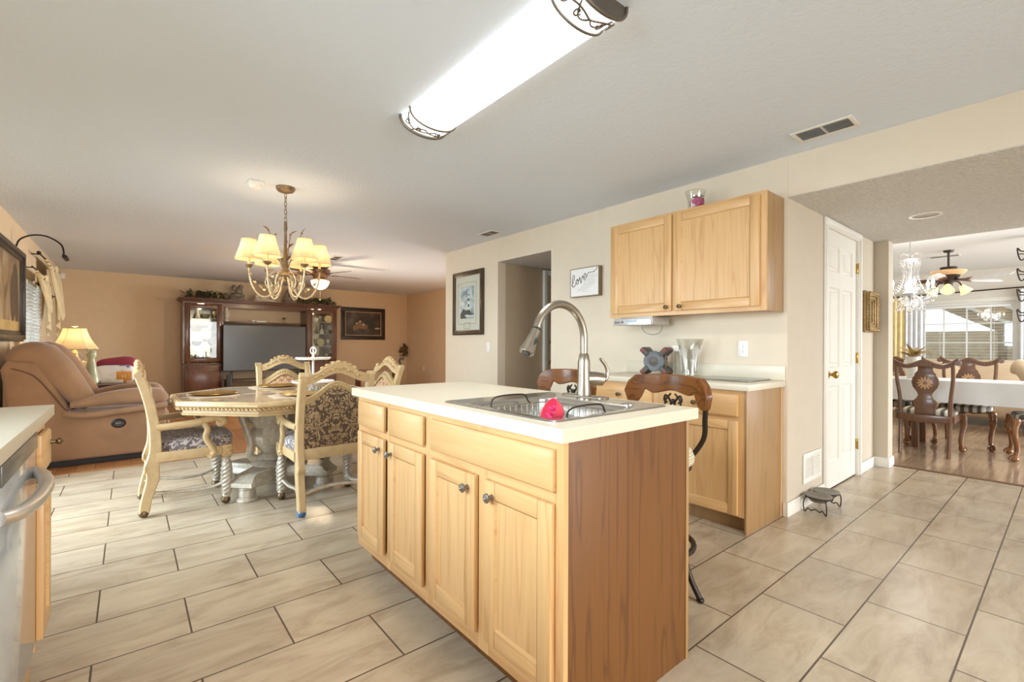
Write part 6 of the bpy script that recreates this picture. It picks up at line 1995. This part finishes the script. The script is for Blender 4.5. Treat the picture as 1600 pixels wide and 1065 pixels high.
# figures and garland on top, shelf things
def garland(label, x0, x1, n, seed, z=2.02):
    r = random.Random(seed); m = MB()
    for k in range(n):
        xg = r.uniform(x0, x1); yg = r.uniform(10.62, 10.85)
        m.mi = r.choice((0, 0, 1))
        b = (xg, yg, z + r.uniform(.005, .10))
        leaf(m, b, (r.uniform(-1, 1), r.uniform(-1, .5), r.uniform(.3, 1.0)), r.uniform(.07, .13), r.uniform(.018, .032), .12)
    m.mi = 2
    m.tube(smooth([(x0 + (x1 - x0) * k / 8, 10.72 + .04 * math.sin(k * 2), z + .03 + .02 * math.sin(k * 3)) for k in range(9)], 4), .008, 6)
    o = solo('garland', m, [M['leaf'], plain('garland_brown', '#7a6a4c', .7, var=.3), plain('garland_vine', '#4f4432', .8)], label, 'garland')
    return o
garland('leafy garland on top of the wall unit, left of the dark sculpture', .80, 1.50, 110, 2)
garland('leafy garland on top of the wall unit at the right end', 2.80, 3.60, 110, 5)
stone = plain('stone_sculpture', '#7d7264', .6, var=.35, vs=18, bmp=.3); pale = plain('alabaster', '#cfc3ae', .5, var=.12)
m = MB()
for (a, b, c, r) in ((1.63, 10.70, 2.10, (.10, .07, .08)), (1.70, 10.70, 2.20, (.07, .06, .11)), (1.62, 10.70, 2.27, (.05, .05, .06)), (1.735, 10.70, 2.30, (.045, .045, .05)), (1.68, 10.68, 2.12, (.13, .08, .05))):
    m.ball((a, b, c), r, 12, 8)
m.box(1.54, 1.80, 10.62, 10.78, 2.0205, 2.06, .01); solo('sculpture', m, stone, 'dark paired sculpture on top of the wall unit above the left edge of the television', 'sculpture')
m = MB()
for (a, b, c, r) in ((2.05, 10.70, 2.07, (.08, .06, .05)), (2.15, 10.70, 2.075, (.10, .065, .055)), (2.28, 10.70, 2.055, (.11, .05, .035)), (2.02, 10.68, 2.13, (.04, .04, .045)), (2.14, 10.66, 2.12, (.06, .03, .03))):
    m.ball((a, b, c), r, 12, 8)
m.box(1.95, 2.40, 10.62, 10.78, 2.0205, 2.04, .006); solo('sculpture', m, pale, 'pale reclining figure on top of the wall unit, at its middle', 'sculpture')
m = MB()
for (a, b, c, r) in ((2.62, 10.70, 2.10, (.09, .06, .08)), (2.68, 10.70, 2.19, (.05, .05, .09)), (2.60, 10.70, 2.20, (.035, .04, .09)), (2.62, 10.69, 2.29, (.03, .03, .035)), (2.70, 10.69, 2.27, (.03, .03, .035))):
    m.ball((a, b, c), r, 12, 8)
m.box(2.52, 2.76, 10.62, 10.78, 2.0205, 2.05, .01); solo('sculpture', m, stone, 'dark sculpture on top of the wall unit, right of the pale reclining figure', 'sculpture')
m = MB(); m.lathe([(.001, 0), (.05, 0), (.055, .03), (.035, .06), (.045, .12), (.05, .17), (.03, .21), (.035, .25), (.028, .29), (.001, .30)], (1.50, 10.80, 1.6005), 18); m.ball((1.53, 10.79, 1.76), (.03, .025, .07), 10, 6)
solo('statuette', m, pale, 'white standing statuette on the shelf beside the left tower', 'statuette')
m = MB(); m.box(1.95, 2.02, 10.78, 10.84, 1.6005, 1.645, .008); m.box(2.03, 2.22, 10.76, 10.86, 1.6005, 1.63, .004); solo('remote_box', m, wh_pl, 'low white box on the shelf above the television', 'box')
m = MB(); m.lathe([(.001, 0), (.035, 0), (.03, .006), (.006, .012), (.006, .06), (.03, .08), (.06, .11), (.055, .11), (.001, .075)], (2.58, 10.80, 1.6005), 18); solo('compote', m, M['cglass'], 'small glass compote on the shelf above the right half of the television', 'bowl')

# ceiling fan
FX, FY = 2.33, 7.6
t = thing('ceiling_fan', 'brown ceiling fan with lit glass bowl beyond the shaded chandelier', 'ceiling fan', (FX, FY, 2.0))
m = MB(); m.lathe([(.001, 2.439), (.13, 2.439), (.14, 2.40), (.12, 2.36), (.10, 2.34), (.15, 2.33), (.155, 2.26), (.12, 2.235), (.10, 2.20), (.11, 2.17), (.001, 2.17)], (FX, FY, 0), 32); m.build('motor_housing', plain('fan_bronze', '#6b4a34', .35, .3, var=.2), t, True)
for k in range(5):
    a = R(3 + 72 * k)
    Mx = Matrix.Translation((FX, FY, 2.255)) @ Matrix.Rotation(a, 4, 'Z') @ Matrix.Rotation(R(11), 4, 'X')
    m = MB(); m.prism([(.20, -.05), (.30, -.062), (.60, -.07), (.655, -.05), (.67, 0), (.655, .05), (.60, .07), (.30, .062), (.20, .05)], -.0035, .0035, Mx, .001); bl = m.build('blade', wood('fan_blade_wood', '#5d3a24', '#3c2416', 'x', rough=.3), t, True)
    m = MB(); m.box(.12, .27, -.018, .018, -.010, -.004, .002, M=Mx); m.build('blade_iron', M['bronze'], bl, True)
m = MB(); m.lathe([(.001, 2.02), (.03, 2.021), (.08, 2.04), (.115, 2.075), (.132, 2.115), (.138, 2.15), (.135, 2.15), (.10, 2.14), (.001, 2.13)], (FX, FY, 0), 36); m.build('light_bowl', plain('lit_alabaster', '#fff0d0', .4, emit='#ffd9a0', es=5.0), t, True)
m = MB(); m.cyl((FX, FY, 2.02), (FX, FY, 1.86), .0025, seg=6); m.ball((FX, FY, 1.85), .008, 8, 6); m.build('pull_chain', M['brass'], t, True)
point('fan_light', (0, 0, -.03), 40, (1.0, .78, .50), .06, t)

# corner of the living room: dark side console, iron plant stand
t = thing('console_table', 'dark side console with scrolled end against the far end of the living room', 'table', (4.1, 9.2, 0))
m = MB(); m.box(3.55, 4.45, 9.05, 9.40, .60, .63, .005); m.build('top', M['walnutx'], t, True)
for xq in (3.60, 4.40):
    m = MB(); m.box(xq - .025, xq + .025, 9.08, 9.37, 0, .60, .004); m.build('leg', wd, t, True)
m = MB(); m.tube(smooth([(4.42, 9.2, .63), (4.50, 9.2, .70), (4.47, 9.2, .80), (4.52, 9.2, .86), (4.56, 9.2, .82)], 6), .02, 8); m.build('scroll', M['dark'], t, True)
t = thing('iron_sconce', 'small iron and leaf wall ornament in the far right living room corner', 'wall ornament', (5.45, YT - .05, .85))
m = MB()
for k in range(9):
    a = k * .7
    m.ball((5.48 + .11 * math.cos(a) * (k % 3 + 1) / 3, YT - .06 - .02 * (k % 2), 1.02 + .12 * math.sin(a) * (k % 3 + 1) / 3), (.045, .02, .045), 8, 6)
m.build('leaves', plain('iron_leaves', '#6a5236', .5, .3, var=.4, vs=30), t, True)
m = MB(); m.tube(smooth([(5.36, YT - .05, .88), (5.42, YT - .06, .86), (5.48, YT - .06, .90), (5.54, YT - .06, .86), (5.59, YT - .05, .88)], 5), .008, 6); m.tube([(5.48, YT - .05, 1.0), (5.48, YT - .05, .76)], .010, 8); m.build('scroll', M['iron'], t, True)

# ================================================================ dining room beyond the hall
def striped():
    m, nt, b = newmat('striped_seat')
    w = node(nt, 'ShaderNodeTexWave', i_Scale=4.6)
    w.bands_direction = 'X'
    nt.links.new(coords(nt), w.inputs['Vector'])
    nt.links.new(ramp(nt, w.outputs[0], [(0.0, lin('#585248')), (.42, lin('#6b6455')), (.5, lin('#cfc6b0')), (1.0, lin('#d8d0bc'))]), b.inputs['Base Color'])
    b.inputs['Roughness'].default_value = .7
    return m
stripe = striped()
def splat_chair():
    t = thing('side_chair', 'x', 'chair', (0, 0, 0), 0, 'mahogany side chairs around the clothed table')   # faces +Y
    w = M['dwood']
    for s in (-1, 1):
        m = MB()
        p = smooth([(s * .195, -.285, 0), (s * .198, -.25, .22), (s * .20, -.235, .42), (s * .205, -.245, .60), (s * .225, -.275, .80), (s * .228, -.30, .955)], 6)
        m.tube(p, [.022] * 10 + [.026] * 8 + [.022] * (len(p) - 18), 8, flat=.8); m.build('rear_leg', w, t)
        m = MB()
        p = smooth([(s * .235, .235, .43), (s * .245, .245, .38), (s * .248, .255, .30), (s * .232, .235, .18), (s * .228, .232, .10), (s * .236, .245, .05)], 5)
        m.tube(p, [.034, .036, .038, .038, .036, .034] + [.030] * 6 + [.022] * 8 + [.020] * (len(p) - 20), 12)
        m.ball((s * .238, .250, .028), (.032, .036, .028), 12, 8)
        for k in (-1, 0, 1): m.tube(smooth([(s * .236 + k * .012, .235, .07), (s * .238 + k * .024, .272, .05), (s * .238 + k * .026, .288, .018)], 4), .0085, 6)
        for k in range(4): m.ball((s * .246 + (k - 1.5) * .014, .282, .33 - .018 * (k % 2)), (.012, .012, .03), 8, 6)
        m.build('front_leg', M['dwood2'], t)
    # serpentine top rail with ears
    m = MB(); N = 32; rings = []
    for i in range(N + 1):
        u = -1 + 2 * i / N
        z = .965 + .018 * math.cos(u * 2 * PI) + .028 * max(0, abs(u) - .8) / .2
        h = .026 + .012 * math.exp(-(u / .22) ** 2) + .006 * abs(u) ** 4
        y = -.298 - .022 * abs(u) ** 6
        rings.append([(u * .268, y - .014, z - h), (u * .268, y + .014, z - h), (u * .268, y + .016, z + h * .6), (u * .268, y, z + h), (u * .268, y - .016, z + h * .6)])
    m.loft(rings)
    for s in (-1, 1): m.cyl((s * .268, -.345, .985), (s * .268, -.29, .985), .026, .026, 14)
    m.build('top_rail', w, t)
    sp = [(.062, .43), (.085, .44), (.082, .49), (.092, .52), (.10, .55), (.092, .575), (.07, .60), (.055, .635), (.065, .665), (.10, .72), (.112, .765), (.105, .815), (.085, .85), (.088, .865), (.075, .875), (.062, .90), (.062, .96)]
    m = MB(); m.prism(mirror_x(sp), -.007, .007, Matrix.Translation((0, -.255, 0)) @ Matrix.Rotation(R(-3.5), 4, 'X') @ Matrix.Translation((0, -.01, .0)) @ XZ, .002)
    spl = m.build('splat', w, t)
    m = MB()
    for k in range(12):
        a = k * PI / 6
        for sy in (-1, 1):
            Q = Matrix.Translation((0, -.255, 0)) @ Matrix.Rotation(R(-3.5), 4, 'X') @ Matrix.Translation((math.cos(a) * .042, -.01 + sy * .0072, .765 + math.sin(a) * .042)) @ Matrix.Rotation(-a, 4, 'Y')
            m.ball((0, 0, 0), (.027, .0018, .0085), 10, 6, None) if False else m.ball((0, 0, 0), (.027, .0018, .0085), 10, 6, Q)
    m.build('sunburst_inlay', plain('maple_inlay', '#d3a777', .35), spl)
    m = MB()
    m.prism(mirror_x([(0, .365), (.20, .365), (.20, .43), (0, .43)]), .215, .255, XZ, .003)
    for s in (-1, 1): m.prism([(-.24, .36), (.235, .36), (.235, .43), (-.24, .43)], s * .222 - .014, s * .222 + .014, YZ, .003)
    m.prism(mirror_x([(0, .352), (.04, .342), (.10, .35), (.21, .365), (.21, .43), (0, .43)]), .255, .275, XZ, .003)
    m.build('seat_rail', w, t)
    m = MB(); m.pillow(-.222, .222, -.225, .25, .40, .485, 4.5, 14); m.build('seat', stripe, t)
    return t
M['dwood2'] = wood('mahogany_leg', '#8f6038', '#65401f', 'z', rough=.25, coat=.2)
c0 = splat_chair()
specs = [('mahogany side chair with sunburst splat, its back towards the hall', 6.79, 1.02, -90),
         ('mahogany side chair across the white tablecloth, facing the hall', 7.60, .82, 90),
         ('mahogany side chair at the table end cut by the right picture edge', 7.13, .17, 8),
         ('mahogany side chair across the table, mostly hidden behind the hall wall corner', 7.60, 1.52, 90)]
cs = [c0] + [copy_tree(c0) for _ in range(3)]
for o, (lab, x, y, a) in zip(cs, specs):
    o.location = (x, y, 0); o.rotation_euler = (0, 0, R(a)); o['label'] = lab

t = thing('dining_table', 'rectangular dining table hidden under the white cloth in the dining room', 'table', (7.2, 1.2, 0))
m = MB(); m.box(6.90, 7.52, .31, 2.1, .735, .77, .004); m.build('top', M['dwood'], t, True)
for x in (7.0, 7.42):
    for y in (1.17, 1.98):
        m = MB(); m.box(x - .03, x + .03, y - .03, y + .03, 0, .735, .006); m.build('leg', M['dwood'], t, True)
m = MB()
def cloth(u, v):
    # perimeter sweep: u around, v down
    x0, x1, y0, y1 = 6.875, 7.545, .285, 2.125
    per = [(x0, y0), (x1, y0), (x1, y1), (x0, y1), (x0, y0)]
    L = [x1 - x0, y1 - y0, x1 - x0, y1 - y0]
    s = u * sum(L); k = 0
    while k < 3 and s > L[k]: s -= L[k]; k += 1
    f = s / L[k]
    px = per[k][0] + (per[k + 1][0] - per[k][0]) * f; py = per[k][1] + (per[k + 1][1] - per[k][1]) * f
    cx, cy = (x0 + x1) / 2, (y0 + y1) / 2
    out = .010 * v * math.sin(u * 90) + .012 * v
    d = Vector((px - cx, py - cy, 0)); d.x = d.x / (x1 - x0); d.y = d.y / (y1 - y0); d.normalize()
    return (px + d.x * out, py + d.y * out, .779 - .235 * v)
m.sheet(cloth, 200, 6, .003)
m.box(6.875, 7.545, .285, 2.125, .772, .780, .003)
solo('tablecloth', m, M['whitecloth'], 'white cloth draped over the dining room table', 'tablecloth')

# white urn with gold fronds
t = thing('urn', 'white urn with gilded fronds on the white tablecloth, left end', 'vase', (7.25, 1.40, .781))
ux, uy = 7.15, 1.215
t.location = (ux, uy, .781)
m = MB(); m.lathe([(.001, 0), (.06, 0), (.062, .01), (.045, .035), (.07, .08), (.092, .15), (.088, .20), (.065, .235), (.075, .255), (.068, .255), (.001, .23)], (ux, uy, .7815), 26, lobes=12, depth=.03); m.build('body', plain('urn_white', '#e3ddd2', .4, var=.08), t, True)
m = MB(); rr2 = random.Random(4)
for k in range(26):
    a = rr2.uniform(0, 2 * PI); e = rr2.uniform(.1, 1.0)
    leaf(m, (ux + .02 * math.cos(a), uy + .02 * math.sin(a), 1.02), (math.cos(a) * e, math.sin(a) * e, 1.0), rr2.uniform(.14, .20), .020, .75)
m.build('gilded_fronds', plain('gilded_leaf', '#b99b5f', .4, .3, var=.35, vs=30), t, True)

# crystal chandelier
KX, KY, KZ = 7.0, 1.22, 1.52
t = thing('crystal_chandelier', 'sparkling crystal chandelier with candle bulbs over the clothed dining table', 'chandelier', (KX, KY, KZ))
cgm = cut_glass('chandelier_crystal', .02, '#ffffff')
crm = plain('chandelier_silver', '#d8dadc', .2, .6)
m = MB(); m.lathe([(.001, 2.39), (.04, 2.395), (.055, 2.43), (.055, 2.439), (.001, 2.439)], (KX, KY, 0), 20); m.cyl((KX, KY, 2.39), (KX, KY, 2.18), .006, seg=8); m.lathe([(.001, 2.18), (.03, 2.17), (.07, 2.165), (.03, 2.14), (.012, 2.12), (.012, 1.95), (.03, 1.92), (.012, 1.88), (.03, 1.80), (.08, 1.77), (.03, 1.74), (.012, 1.70), (.001, 1.62)], (KX, KY, 0), 18); m.build('stem', crm, t, True)
for k in range(6):
    a = R(20 + 60 * k); c, s = math.cos(a), math.sin(a)
    P3 = lambda r, z: (KX + r * c, KY + r * s, z)
    m = MB(); m.tube(smooth([P3(.03, 1.77), P3(.08, 1.72), P3(.14, 1.70), P3(.19, 1.74), P3(.205, 1.80)], 5), .008, 8)
    m.lathe([(.001, 1.79), (.02, 1.795), (.042, 1.805), (.04, 1.81), (.001, 1.808)], P3(.205, 0), 14)
    arm = m.build('arm', cgm, t, True)
    m = MB(); m.cyl(P3(.205, 1.81), P3(.205, 1.855), .010, seg=10); m.build('candle', M['white_pl'], arm, True)
    m = MB(); m.lathe([(.001, 1.855), (.010, 1.858), (.017, 1.88), (.010, 1.905), (.001, 1.93)], P3(.205, 0), 12); m.build('bulb', plain('candle_bulb', '#ffffff', .3, emit='#fff6e8', es=22), arm, True)
    m = MB()
    for q, (r_, z_) in enumerate(((.205, 1.775), (.13, 1.68), (.08, 1.69))):
        for w_ in range(3): m.ball(P3(r_, z_ - .022 - w_ * .020), (.007, .007, .010), 6, 4)
        m.ball(P3(r_, z_ - .10), (.013, .013, .022), 6, 4)
    m.build('crystal_drop', cgm, arm, True)
m = MB()
for k in range(10):
    a = k * 2 * PI / 10
    for q in range(14):
        f = q / 13
        r_ = .065 + .05 * f - .06 * math.sin(PI * f)
        r_ = .07 * (1 - f) ** 1.5 + .025 + .115 * f ** 2.2
        m.ball((KX + r_ * math.cos(a), KY + r_ * math.sin(a), 2.13 - .34 * f), .0072, 6, 4)
for k in range(16):
    a = k * 2 * PI / 16
    for q in range(4): m.ball((KX + .085 * math.cos(a), KY + .085 * math.sin(a), 2.15 - .02 * q), (.008, .008, .011), 6, 4)
    for q in range(5): m.ball((KX + (.09 - .012 * q) * math.cos(a), KY + (.09 - .012 * q) * math.sin(a), 1.70 - .022 * q), (.008, .008, .012), 6, 4)
tag(m.build('crystals', cgm, t, True), kind='stuff')
m = MB()
for k in range(8):
    a = k * PI / 4
    m.tube(smooth([(KX, KY, 2.16), (KX + .04 * math.cos(a), KY + .04 * math.sin(a), 2.225), (KX + .09 * math.cos(a), KY + .09 * math.sin(a), 2.225), (KX + .115 * math.cos(a), KY + .115 * math.sin(a), 2.185)], 5), .005, 6)
m.build('top_plume', cgm, t, True)
m = MB(); m.ball((KX, KY, 1.59), (.022, .022, .035), 10, 8); m.ball((KX, KY, 1.535), (.012, .012, .02), 8, 6); m.build('finial', cgm, t, True)
point('crystal_chandelier_light', (0, 0, .36), 14, (1.0, .96, .90), .16, t)

# dining room ceiling fan
GX, GY = 8.45, 1.08
t = thing('ceiling_fan', 'white-bladed ceiling fan with amber glass and tulip lamps in the dining room', 'ceiling fan', (GX, GY, 1.95))
br = plain('fan_dark_bronze', '#3f342c', .4, .4, var=.2)
m = MB(); m.lathe([(.001, 2.439), (.055, 2.439), (.05, 2.415), (.012, 2.405), (.012, 2.225), (.085, 2.215), (.09, 2.175), (.001, 2.175)], (GX, GY, 0), 28); m.lathe([(.001, 2.11), (.12, 2.105), (.10, 2.06), (.05, 2.01), (.04, 1.96), (.001, 1.96)], (GX, GY, 0), 28); m.build('motor_housing', br, t, True)
m = MB(); m.lathe([(.09, 2.18), (.18, 2.165), (.185, 2.15), (.15, 2.115), (.11, 2.105)], (GX, GY, 0), 32); m.build('amber_glass_ring', plain('lit_amber', '#d8b48a', .3, emit='#ffc890', es=.35), t, True)
for k in range(5):
    a = R(-42 + 72 * k)
    Mx = Matrix.Translation((GX, GY, 2.045)) @ Matrix.Rotation(a, 4, 'Z') @ Matrix.Rotation(R(24), 4, 'X')
    m = MB(); m.prism([(.26, -.045), (.34, -.06), (.60, -.068), (.655, -.05), (.67, 0), (.655, .05), (.60, .068), (.34, .06), (.26, .045)], -.0035, .0035, Mx, .001); bl = m.build('blade', plain('fan_blade_white', '#e6e4e2', .4), t, True)
    m = MB(); m.prism([(.08, -.02), (.16, -.02), (.24, -.05), (.31, -.03), (.33, 0), (.31, .03), (.24, .05), (.16, .02), (.08, .02)], -.010, -.0036, Mx, .001); m.build('blade_iron', plain('blade_iron_brown', '#5d3d2c', .4, .2), bl, True)
for k in range(3):
    a = R(-55 + 120 * k); c, s = math.cos(a), math.sin(a)
    P3 = lambda r, z: (GX + r * c, GY + r * s, z)
    m = MB(); m.tube(smooth([P3(.02, 1.96), P3(.05, 2.015), P3(.10, 2.02), P3(.135, 1.985), P3(.145, 1.955)], 5), .009, 8); arm = m.build('lamp_arm', br, t, True)
    Q = Matrix.Rotation(a, 4, 'Z') @ Matrix.Rotation(R(145), 4, 'Y')
    m = MB(); m.lathe([(.022, 0), (.032, .012), (.045, .05), (.06, .085), (.072, .105), (.069, .105), (.042, .05), (.02, .012)], P3(.142, 1.965), 24, Q, lobes=6, depth=.05); m.build('tulip_shade', plain('lit_tulip_glass', '#f3d59a', .35, emit='#ffcf86', es=1.6), arm, True)
m = MB(); m.lathe([(.001, 1.905), (.02, 1.91), (.045, 1.935), (.03, 1.96), (.001, 1.96)], (GX, GY, 0), 18); m.build('finial', br, t, True)

# beige sofa under the window
t = thing('sofa', 'beige sofa in front of the dining room window', 'sofa', (10.0, .8, 0))
bs = plain('beige_linen', '#cdb595', .85, var=.06, vs=6, bmp=.1, sheen=.2)
m = MB(); m.pillow(9.55, 10.55, -.6, 2.0, .10, .48, 7, 16); m.build('seat', bs, t, True)
for y0_, y1_ in ((-.45, .35), (.35, 1.15), (1.15, 1.95)):
    m = MB(); m.pillow(10.15, 10.5, y0_, y1_, .42, .95, 4, 14); m.build('back_cushion', bs, t, True)
for y in (-.62, 1.92):
    m = MB(); m.pillow(9.5, 10.55, y - .1, y + .14, .08, .72, 5, 14); m.build('arm', bs, t, True)
t = thing('armchair', 'beige rolled-back armchair at the right of the dining room window, behind the table', 'armchair', (9.0, -.05, 0))
m = MB(); m.pillow(8.75, 9.4, -.45, .42, .10, .46, 6, 14); m.build('seat', bs, t, True)
m = MB(); m.tube(smooth([(8.80, .30, .45), (8.75, .33, .70), (8.76, .40, .86), (8.8, .48, .90)], 5), .10, 14); m.pillow(8.66, 8.92, -.45, .42, .30, .93, 4, 14); m.build('back', bs, t, True)

# plate holders on the wall at the right edge
wq = MB(); wq.box(7.95, 8.07, .02, .36, 0, CZ); struct('wall_partition', wq, M['wall_dining'])
for k in range(4):
    z = 2.22 - k * .235
    t = thing('wall_hook', ('topmost', 'second highest', 'third highest', 'lowest')[k] + ' of four dark iron wall holders at the right edge of the dining room', 'wall holder', (7.94, .40, z), 0, 'iron wall holders')
    m = MB(); m.tube(smooth([(7.93, .355, z + .03), (7.90, .40, z + .035), (7.89, .425, z + .07), (7.89, .42, z - .0), (7.89, .405, z - .06), (7.90, .385, z - .07), (7.93, .36, z - .03)], 5), .007, 8); m.cyl((7.93, .345, z), (7.89, .41, z), .006, seg=8)
    m.build('bracket', M['iron'], t, True)
